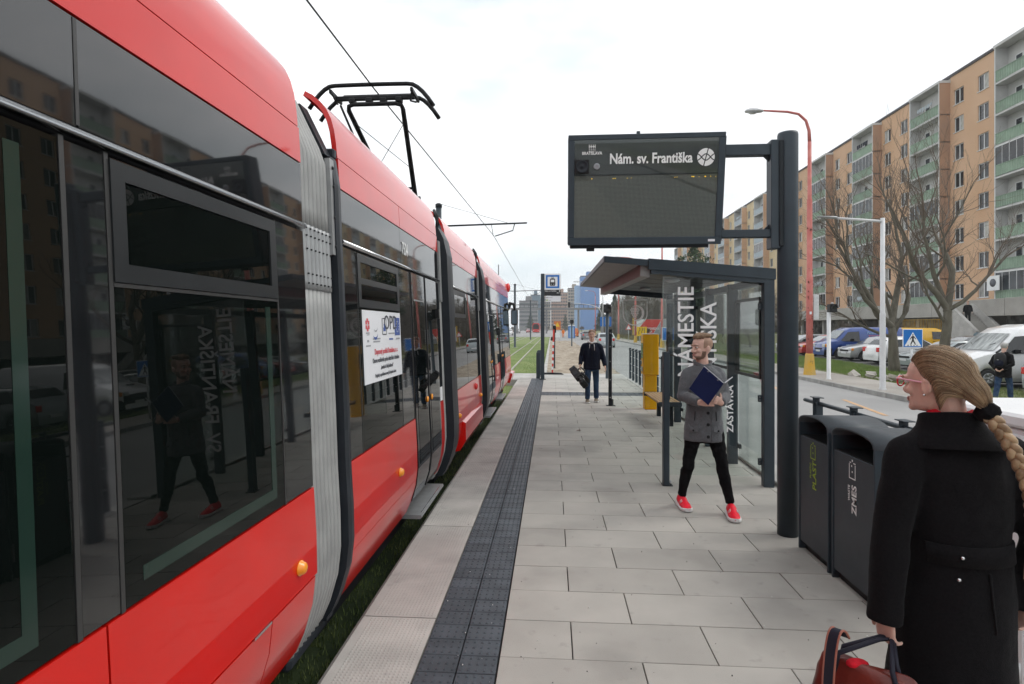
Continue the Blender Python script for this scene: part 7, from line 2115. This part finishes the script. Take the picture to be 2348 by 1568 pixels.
    for x, z in ((-.085, 1.05), (-.10, .975)): child(MB().ball(back(x, z, .010), .0075, 10, 8), 'button', 'chrome', body, base)
    mb = MB(); mb.tube([back(.0, z, .0035) for z in (.80, .9, 1.0)], .004, 6); child(mb, 'back_seam', 'wool_black', body, base)
    # red scarf in the collar
    mb = MB(); n = 24; rings = []
    for z, a in ((-.02, .058), (.02, .070), (.06, .080), (.095, .078), (.105, .068), (.06, .06)):
        rings.append([V((1.468, 2.208, 1.447)) + R * (a * math.sin(2 * PI * k / n)) + F * (a * 1.02 * math.cos(2 * PI * k / n)) + Z_ * (z + .012 * math.sin(3 * 2 * PI * k / n) - .03 * max(0, math.cos(2 * PI * k / n))) for k in range(n)])
    mb.rings(rings, 0, False, True); child(mb, 'scarf', 'scarf', body, base)
    # glasses
    mb = MB()
    for s in (-1, 1):
        rim = [P(s * (.034 + .0265 * math.cos(a)), .112 - .006 * abs(math.cos(a)) * (1 if math.cos(a) > 0 else 0), .485 + .085 * math.sin(a) * (1.0 if math.sin(a) > 0 else .95)) for a in [2 * PI * q / 18 for q in range(19)]]
        child(MB().tube(rim, .0032, 6), 'glasses_rim', 'spec_red', body, base)
        child(MB().tube([P(s * .060, .108, .545), P(s * .071, .085, .54), P(s * .077, .02, .515), P(s * .077, -.012, .495)], [.0042, .0034, .003, .0025], 6), 'glasses_temple', 'spec_pink', body, base)
        lens = [P(s * (.034 + .024 * math.cos(a)), .1115, .485 + .075 * math.sin(a)) for a in [2 * PI * q / 18 for q in range(18)]]
        child(MB().add(lens, [tuple(range(18))]), 'glasses_lens', 'pane', body, base)
    child(MB().tube([P(-.008, .114, .52), P(0, .118, .53), P(.008, .114, .52)], .003, 6), 'glasses_bridge', 'spec_red', body, base)
    child(MB().ball(P(-.077, .000, .305), .0045, 8, 6), 'ear_stud', 'chrome', body, base)
    # hair: scalp shell and combed strands running back into a tied tail
    tie = V((1.520, 2.105, 1.570))
    f = (P(0, 1, 0) - P(0, 0, 0)).normalized(); r = (P(1, 0, 0) - P(0, 0, 0)).normalized(); u = Z_
    cen = P(0, -.004, .60)
    def skull(dv, off):
        x, y, z = dv.dot(r), dv.dot(f), dv.dot(u)
        ax, ay, az = .080 + off, (.098 if y > 0 else .106) + off, .092 + off + (.02 if z < 0 else 0)
        k = 1 / math.sqrt((x / ax) ** 2 + (y / ay) ** 2 + (z / az) ** 2)
        return cen + dv * k
    tdir = (tie - cen).normalized()
    g = random.Random(8)
    s1, s2, s3 = MB(), MB(), MB()
    HL = [(0, (.0, .072, .875)), (.22, (.034, .068, .85)), (.42, (.058, .044, .75)), (.58, (.071, .016, .64)), (.70, (.077, -.006, .565)), (.78, (.080, -.028, .47)), (.86, (.076, -.034, .34)), (.93, (.068, -.036, .20)), (1.0, (.055, -.040, .06))]
    def start_pt(a):
        q = [interp([(h[0], h[1][i]) for h in HL], abs(a)) for i in range(3)]
        return P(math.copysign(q[0], a), q[1], q[2])
    def path_of(a, off, jit=0.0, n_=14):
        p0 = start_pt(a); sd = (p0 - cen).normalized(); r0 = (p0 - cen).length
        mid = (r * (math.sin(a * 1.45) * .95) + u * (.95 * math.cos(a * 1.25) - .62 * max(0, abs(a) - .72) / .28) - f * (.25 + .5 * max(0, abs(a) - .72) / .28)).normalized(); pts = []
        for i in range(n_):
            t = i / (n_ - 1); wmax = .74
            if t < wmax:
                tt = t / wmax; th = tt * .86
                q1 = sd.slerp(mid, th); q2 = mid.slerp(tdir, th); dv = q1.slerp(q2, th).normalized()
                q = skull(dv, 0.0); blend = min(1, tt * 2.2)
                q = cen + dv * lerp(r0, (q - cen).length, blend)
                p = q + dv * (off * min(1, .25 + tt * 3) + .010 * math.sin(PI * tt) + .012 * tt * tt); last = p
            else:
                tt = (t - wmax) / (1 - wmax); sp = (last - tie); ring = (sp - tdir * sp.dot(tdir)).normalized() * (.020 + off)
                p = last.lerp(tie + ring * .9, tt) + (last - cen).normalized() * (.012 * math.sin(PI * tt))
            if jit: p = p + V((g.gauss(0, jit), g.gauss(0, jit), g.gauss(0, jit)))
            pts.append(p)
        return pts
    NS = 70; shell = MB(); rows = [path_of(lerp(-1, 1, k / NS), .0015) for k in range(NS + 1)]
    shell.add([p for r_ in rows for p in r_], [(k * 14 + i, (k + 1) * 14 + i, (k + 1) * 14 + i + 1, k * 14 + i + 1) for k in range(NS) for i in range(13)], 0, True)
    for k in range(1900):
        a_ = g.uniform(-1, 1) if k % 4 else g.uniform(-.75, -.2)
        off = .0015 + g.uniform(0, .0045); rad = g.uniform(.0006, .0013)
        pts = path_of(a_, off)
        (s1, s2, s3)[k % 3].tube(pts, [rad * .4] + [rad] * 13, 3)
    for k in range(60):
        a_ = g.uniform(-1, 1); pts = path_of(a_, .006 + g.uniform(0, .006), .0012); s1.tube(pts, .0006, 3)
    child(shell, 'hair', 'hair_blonde', body, base)
    mat('hair_light', (0.36, 0.25, 0.14), 0.4, var=0.2, vscale=30, sheen=.2); mat('hair_deep', (0.15, 0.09, 0.048), 0.45, var=0.25, vscale=30)
    child(s1, 'hair_strands', 'hair_light', body, base)['kind'] = 'stuff'
    child(s2, 'hair_strands', 'hair_deep', body, base)['kind'] = 'stuff'
    child(s3, 'hair_strands', 'hair_blonde', body, base)['kind'] = 'stuff'
    mb = MB(); ax = (V((1.545, 2.085, 1.52)) - tie).normalized(); sd = ax.orthogonal().normalized(); s2_ = ax.cross(sd)
    rings = []
    for q, (t, rr) in enumerate(((-.02, .018), (-.008, .034), (.01, .038), (.028, .033), (.04, .016))):
        rings.append([tie + ax * t + sd * (rr * (1 + .13 * math.sin(5 * a + q)) * math.cos(a)) + s2_ * (rr * (1 + .13 * math.sin(5 * a + q)) * math.sin(a)) for a in [2 * PI * i / 18 for i in range(18)]])
    mb.rings(rings); child(mb, 'hair_tie', 'wool_black', body, base)
    # braid hanging over the back
    path = [tie + ax * .03, V((1.560, 2.062, 1.47)), V((1.590, 2.045, 1.38)), V((1.612, 2.04, 1.29)), V((1.622, 2.045, 1.20)), V((1.622, 2.05, 1.12))]
    def at(t):
        t = min(.9999, max(0, t)) * (len(path) - 1); i = int(t); a, b = path[i], path[i + 1]
        p0 = path[max(0, i - 1)]; p3 = path[min(len(path) - 1, i + 2)]; s = t - i
        return .5 * ((2 * a) + (b - p0) * s + (2 * p0 - 5 * a + 4 * b - p3) * s * s + (3 * a - p0 - 3 * b + p3) * s ** 3)
    side = V((.85, -.5, .25)).normalized(); outw = V((-.45, -.85, 0)).normalized()
    for q in range(3):
        pts, rr = [], []
        for i in range(66):
            t = i / 65; ph = t * 2 * PI * 4.6 + q * 2 * PI / 3; k_ = 1 - .45 * t
            pts.append(at(t) + side * (.0145 * k_ * math.sin(ph)) + outw * (.0095 * k_ * math.sin(2 * ph) + .012)); rr.append(.0148 * k_)
        child(MB().tube(pts, rr, 10), 'braid_strand', ('hair_blonde', 'hair_light', 'hair_blonde')[q], body, base)
    mb = MB()
    for k in range(26):
        a = g.uniform(0, 6.3); p = path[-1]; mb.tube([p, p + V((.010 * math.cos(a), .010 * math.sin(a) - .0, -.05)), p + V((.016 * math.cos(a), .014 * math.sin(a), -.11 - .02 * g.random()))], [.005, .004, .001], 4)
    child(mb, 'braid_end', 'hair_light', body, base)['kind'] = 'stuff'
    child(MB().lathe([(.0, -.012), (.014, -.012), (.016, 0), (.014, .012), (0, .012)], path[-1], 12), 'braid_band', 'wool_black', body, base)
    # boots
    for a_, d in ((anL, V((-.1, 1, 0))), (anR, V((0, 1, 0)))):
        up_, so_ = shoe(V((a_.x, a_.y - .06, .0)), d, .26, .045, .12, .02)
        child(up_, 'boot', 'shoe_black', body, base); child(so_, 'boot_sole', 'shoe_black', body, base)
        child(MB().tube([a_ + V((0, 0, -.02)), a_ + V((0, 0, .25)), a_ + V((0, .0, .40))], [.05, .058, .066], 14), 'boot_shaft', 'shoe_black', body, base)
woman()
# handbag hanging from her left hand
bag = thing('handbag', 'dark red-brown leather handbag with navy handles held by the woman', 'handbag', (1.12, 2.10, .26))
mb = MB(); rings = []
bd = V((-.75, .65, 0)).normalized(); bs = V((.65, .75, 0)).normalized()
for z, a, b in ((.0, .17, .075), (.02, .185, .085), (.12, .19, .088), (.24, .18, .075), (.33, .165, .05), (.385, .15, .030), (.40, .145, .02)):
    n = 26
    rings.append([bd * (a * math.copysign(abs(math.cos(t)) ** .55, math.cos(t))) + bs * (b * math.copysign(abs(math.sin(t)) ** .7, math.sin(t)) * (1 + .16 * math.sin(5 * t + z * 9))) + Z_ * (z + .012 * math.sin(3 * t)) for t in [2 * PI * k / n for k in range(n)]])
mb.rings(rings); o = mb.build('body', 'leather', bag); bake(o, [('SUBSURF', dict(levels=2, render_levels=2)), ('DISPLACE', dict(texture=fold_tex('bagfold', .07), strength=.022, mid_level=.5, texture_coords='LOCAL'))])
hp = V((1.213, 2.155, .735)) - V((1.12, 2.10, .26))
for s in (-1, 1):
    pts = [bd * .10 + bs * (s * .03) + Z_ * .34, bd * .085 + bs * (s * .03) + Z_ * .42, hp.lerp(bd * .02 + Z_ * .47, .25) + bs * (s * .012), hp - bd * .02 + bs * (s * .008), bd * -.08 + bs * (s * .03) + Z_ * .42, bd * -.10 + bs * (s * .03) + Z_ * .34]
    MB().tube(pts, .0085, 8).build('handle', 'strap_navy', bag)
# long shoulder strap looping down on the near side
mb = MB(); st = []
for k in range(25):
    t = k / 24; st.append(bd * lerp(.06, .12, t) - bs * (.06 + .05 * math.sin(PI * t)) + Z_ * (.50 - .62 * t * t + .10 * math.sin(PI * t)) + V((-.0, 0, 0)))
w = .017; vs = []
for k, p in enumerate(st):
    q = bd
    for a in (-w, w): vs += [p + q * a - bs * .003]
    for a in (w, -w): vs += [p + q * a + bs * .003]
mb.add(vs, [(4 * k + i, 4 * k + (i + 1) % 4, 4 * k + 4 + (i + 1) % 4, 4 * k + 4 + i) for k in range(24) for i in range(4)])
mb.build('shoulder_strap', 'strap_navy', bag)
for a in (-1, 1): MB().tube([p + bd * (a * w) for p in st], .0042, 6).build('strap_edge', 'leather_edge', bag)
MB().lathe([(.014, 0), (.018, .004), (.014, .008)], bd * -.1 + bs * -.07 + Z_ * .30, 14, 0, 'y').build('buckle', 'chrome', bag)
mb = MB(); mb.ball(bs * -.01 + bd * .03 + Z_ * .395, (.04, .022, .018), 12, 8); o = mb.build('red_lining', 'scarf', bag)

# ------------------------------------------------------------------ generic walking figures for the middle distance
def walker(label, base, F, sk, coat_m, leg_m, shoe_m, hair_m, height=1.78, coat_hem=.82, bald=True, arms=None, stride=.12, lookdown=.0, wide=1.0, lean=0.0, legw=1.0):
    base = V(base); F = V(F).normalized(); R = F.cross(Z_); k = height / 1.78
    L2 = lambda x, y, z: base + R * (x * k * wide) + F * ((y + lean * z) * k) + Z_ * (z * k)
    mb = MB()
    hf = (F + Z_ * -lookdown).normalized()
    P = head(mb, L2(0, .02, 1.535), hf, Z_ + F * (lookdown * .6), .245 * k, 1.05 * k)
    mb.tube([L2(0, -.01, 1.40), L2(0, 0, 1.5), L2(0, .005, 1.6)], [.064 * k, .058 * k, .056 * k], 12)
    S = lambda z, a, b, dy=0: (L2(0, dy, z), R, F, a * k * wide, b * k, b * k)
    ell(mb, [S(.86, .14, .10), S(1.05, .14, .10), S(1.25, .15, .11), S(1.4, .13, .08)], 16)
    arms = arms or {1: ((.18, 0, 1.38), (.25, -.02, 1.12), (.27, .06, .88)), -1: ((-.18, 0, 1.38), (-.25, -.02, 1.12), (-.27, .06, .88))}
    for s, (a, b, c) in arms.items():
        a, b, c = L2(*a), L2(*b), L2(*c); mb.tube([a, a.lerp(b, .5), b, b.lerp(c, .5), c], [.048, .043, .04, .034, .027], 10)
        d = (c - b).normalized(); hand(mb, c, d, -R * s, F, k, (.35, .4, .4, .45), .3)
    hips = [L2(s * .085, 0, .90) for s in (1, -1)]; kn = [L2(s * .10, .03 + s * stride * .6, .49) for s in (1, -1)]; an = [L2(s * .105, s * stride, .09) for s in (1, -1)]
    for h_, n_, a_ in zip(hips, kn, an): mb.tube([h_, h_.lerp(n_, .5), n_, n_.lerp(a_, .35), a_], [.06, .05, .04, .04, .03], 10)
    body = union(mb, 'person', sk, None, base, .009, 3)
    face_bits(P, body, base, hair_m, k)
    mb = MB()
    ell(mb, [S(coat_hem, .20, .15), S(coat_hem + .02, .205, .155), S(.98, .195, .15), S(1.15, .20, .145), S(1.28, .195, .138), S(1.36, .17, .115), S(1.42, .12, .095), S(1.475, .085, .08)], 22)
    for s, (a, b, c) in arms.items():
        a, b, c = L2(*a), L2(*b), L2(*c); inn = L2(0, 0, 1.40)
        mb.tube([a.lerp(inn, .45) + Z_ * .01, a.lerp(inn, .1), a.lerp(b, .12), a.lerp(b, .4), b, b.lerp(c, .5), b.lerp(c, .95)], [.062, .067, .072, .070, .064, .057, .05], 14)
        mb.tube([L2(0, 0, 1.46), a.lerp(inn, .5) + Z_ * .022, a.lerp(inn, .08) - Z_ * .008], [.052, .050, .056], 10)
        mb.ball(a - Z_ * .012, .068, 12, 8)
    union(mb, 'jacket', coat_m, body, base, .012, 4, .018, .10)
    mb = MB()
    ell(mb, [S(.76, .165, .12), S(.90, .165, .12)], 18)
    for h_, n_, a_ in zip(hips, kn, an): mb.tube([h_ + Z_ * -.04, h_.lerp(n_, .5), n_ + Z_ * .03, n_ - Z_ * .05, n_.lerp(a_, .5), n_.lerp(a_, .9), n_.lerp(a_, 1.0)], [.094 * legw, .084 * legw, .071 * legw, .069 * legw, .066 * legw, .062 * legw, .064 * legw], 14)
    union(mb, 'trousers', leg_m, body, base, .012, 3, .015, .06)
    for a_ in an:
        up_, so_ = shoe(V((a_.x, a_.y, base.z)) - F * .07, F, .29, .05, .09, .022)
        child(up_, 'shoe', shoe_m, body, base); child(so_, 'shoe_sole', 'shoe_white' if shoe_m == 'shoe_tan' else 'shoe_black', body, base)
    # hair shell
    mbb = MB(); vs = []; nt, na = 8, 20
    for i in range(nt + 1):
        t = lerp(.50 if bald else .26, .985, i / nt)
        w = interp([(q[0], q[1]) for q in HEAD], t); fr = interp([(q[0], q[2]) for q in HEAD], t); bk = interp([(q[0], q[3]) for q in HEAD], t)
        for j in range(na + 1):
            lim = lerp(1.3, .0, min(1, max(0, (t - .62) / .16))) if t > .55 else lerp(2.0, 1.45, max(0, (t - .26) / .29)); a = lerp(lim, 2 * PI - lim, j / na); o_ = (.004 if bald else .014)
            vs.append(P((w + o_) * math.sin(a), (fr if math.cos(a) > 0 else bk) * math.cos(a) + o_ * math.cos(a), t + (.0 if bald else .03)))
    mbb.add(vs, [(i * (na + 1) + j, i * (na + 1) + j + 1, (i + 1) * (na + 1) + j + 1, (i + 1) * (na + 1) + j) for i in range(nt) for j in range(na)], 0, True)
    child(mbb, 'hair', hair_m, body, base)
    tag(body, label, 'person')
    return body, P, L2
cm, P, L2 = walker('man in a navy jacket and jeans carrying a video camera', (0.99, 14.2, 0.0), (-.05, -1, 0), 'skin_tan', 'navy', 'denim_blue', 'shoe_tan', 'beard', 1.81, .80, True,
    {1: ((.185, 0, 1.375), (.245, -.04, 1.12), (.275, .10, .91)), -1: ((-.185, 0, 1.375), (-.26, -.02, 1.11), (-.305, .10, .88))}, .11, .12, 1.03)
b_ = V((0.99, 14.2, 0))
child(MB().tube([L2(-.085, .03, 1.47), L2(-.07, .10, 1.475), L2(0, .105, 1.44), L2(.07, .10, 1.475), L2(.085, .03, 1.47)], [.03, .026, .02, .026, .03], 8), 'hood_lining', 'white_cloth', cm, b_)
for s, l_ in ((-1, .15), (1, .10)): child(MB().tube([L2(s * .05, .125, 1.42), L2(s * .055, .150, 1.36), L2(s * .06, .155, 1.42 - l_)], .006, 6), 'drawstring', 'white_cloth', cm, b_)
child(MB().tube([L2(0, .145, 1.36), L2(0, .15, 1.2), L2(0, .158, .9)], .006, 5), 'zip', 'black_plastic', cm, b_)
# broadcast camera held by its top handle, lens pointing down and forward
vc = thing('video_camera', 'black shoulder video camera hanging from the man’s hand'.replace('’', "'"), 'camera', (0.69, 13.97, 0.76), 0.0)
Mx = Matrix.Scale(1.22, 4) @ Matrix.Rotation(math.radians(52), 4, 'Y') @ Matrix.Rotation(math.radians(-60), 4, 'Z')
def vpart(mb, nm, m): mb.xf(Mx); return mb.build(nm, m, vc)
vpart(MB().box(-.17, .17, -.055, .055, -.16, .0, 0, .018), 'body', 'black_plastic')
vpart(MB().box(-.06, .06, -.06, .062, -.15, -.05, 0, .01), 'control_panel', 'gang_dark')
vpart(MB().tube([(-.12, 0, 0), (-.10, 0, .075), (.08, 0, .085), (.12, 0, .0)], .014, 8), 'top_handle', 'black_plastic')
vpart(MB().lathe([(.05, .17), (.055, .20), (.05, .27), (.06, .28), (.06, .35), (.05, .36)], (0, 0, -.08), 18, 0, 'x'), 'lens', 'black_plastic')
vpart(MB().box(.36, .43, -.085, .085, -.145, -.015, 0, .02), 'lens_hood', 'black_plastic')
vpart(MB().box(.10, .17, .06, .16, -.02, .06, 0, .01), 'viewfinder', 'black_plastic')
vpart(MB().lathe([(.02, 0), (.03, .03), (.028, .07)], (.13, .16, .02), 12, 0, 'y'), 'eyecup', 'rubber')
vpart(MB().box(-.27, -.172, -.05, .05, -.15, -.01, 0, .012), 'battery', 'gang_dark')
vpart(MB().cyl((.16, -.08, .02), (.36, -.10, .03), .022, n=12), 'microphone', 'rubber')
wm, P, L2 = walker('grey-haired man walking away in a dark jacket with a backpack', (13.75, 18.35, hr(13.75, 18.35) - .02), (.86, .50, 0), 'skin_tan', 'wool_black', 'denim_blue', 'shoe_black', 'hair_grey', 1.76, .70, False,
    {1: ((.18, -.02, 1.37), (.26, -.12, 1.12), (.08, -.24, .96)), -1: ((-.18, -.02, 1.37), (-.26, -.12, 1.12), (-.08, -.24, .95))}, .20, .1, 1.05, .04, 1.1)
bp = thing('backpack', 'black backpack worn by the grey-haired walking man', 'backpack', L2(0, -.20, 1.0), 0)
q0 = L2(0, -.20, 1.0); mb = MB()
fF = V((.86, .50, 0)).normalized(); fR = fF.cross(Z_)
ell(mb, [(V((0, 0, z)), fR, fF, a, .07, b) for z, a, b in ((.02, .12, .06), (.06, .15, .10), (.2, .16, .12), (.36, .15, .10), (.44, .11, .07), (.465, .05, .03))], 20)
mb.build('main_bag', 'black_plastic', bp)
mb = MB(); ell(mb, [(V((0, 0, z)) - fF * .07, fR, fF, a, .03, b) for z, a, b in ((.05, .10, .05), (.12, .12, .07), (.22, .11, .06), (.26, .07, .03))], 16); mb.build('front_pocket', 'navy', bp)
mb = MB(); mb.ball(V((0, 0, .25)) - fF * .135, (.03, .02, .012), 8, 6); mb.build('badge', 'steel', bp)
for s in (-1, 1): MB().tube([fR * (s * .09) + Z_ * .45, fR * (s * .12) + fF * .10 + Z_ * .50, fR * (s * .14) + fF * .28 + Z_ * .40], .018, 6).build('shoulder_strap', 'black_plastic', bp)
walker('person in black on the outdoor stair to the terrace', (31.75, 45.75, .85 + 8 * .165), (-.6, -.8, 0), 'skin_tan', 'wool_black', 'denim_black', 'shoe_black', 'hair_brown', 1.70, .80, False, None, .08, .2)
walker('road worker in an orange vest beside the blue site cabin', (2.2, 112, -.16), (-.4, -.9, 0), 'skin_tan', 'hivis', 'hivis', 'shoe_black', 'hair_brown', 1.78, .80, False, None, .1, .1)

# ================================================================== damp winter air
hz = MB().box(-640, 720, -220, 1120, -1.8, 46.0).build('haze', 'concrete')
stuff(hz)
hm_ = bpy.data.materials.new('haze_air'); hm_.use_nodes = True
n_, l_ = hm_.node_tree.nodes, hm_.node_tree.links; n_.clear()
ho = n_.new('ShaderNodeOutputMaterial'); hv = n_.new('ShaderNodeVolumePrincipled')
hv.inputs['Color'].default_value = (0.93, 0.96, 1.0, 1); hv.inputs['Density'].default_value = 0.0006; hv.inputs['Anisotropy'].default_value = 0.2
l_.new(hv.outputs['Volume'], ho.inputs['Volume'])
hz.data.materials.clear(); hz.data.materials.append(hm_)

# ------------------------------------------------------------------ ordinals for look-alikes, counted across the picture
ORD = ['first', 'second', 'third', 'fourth', 'fifth', 'sixth', 'seventh', 'eighth', 'ninth', 'tenth', 'eleventh', 'twelfth', 'thirteenth', 'fourteenth', 'fifteenth', 'sixteenth', 'seventeenth', 'eighteenth', 'nineteenth', 'twentieth']
def number_them(group, phrase):
    os_ = [o for o in bpy.data.objects if o.parent is None and o.get('group') == group]
    c_, s_ = math.cos(CAM_YAW), math.sin(CAM_YAW)
    os_.sort(key=lambda o: (o.location.x * c_ + o.location.y * s_) / (-o.location.x * s_ + o.location.y * c_))
    for k, o in enumerate(os_): o['label'] = phrase % ORD[k]
number_them('row of trees before the towers', '%s tree from the left in the row before the far towers')
number_them('thicket behind the billboard', '%s leafless tree from the left in the grey thicket seen through the shelter')
number_them('bare trees before the far blocks', '%s small bare tree from the left between shelter and apartment blocks')
number_them('rubble heap on the verge', '%s grey concrete lump from the left in the rubble by the white lamp')
number_them('trees on the left of the tracks', '%s leafless tree from the left along the carriageway beyond the tram')
number_them('far conifers', '%s dark green conifer from the left at the far bend of the street')
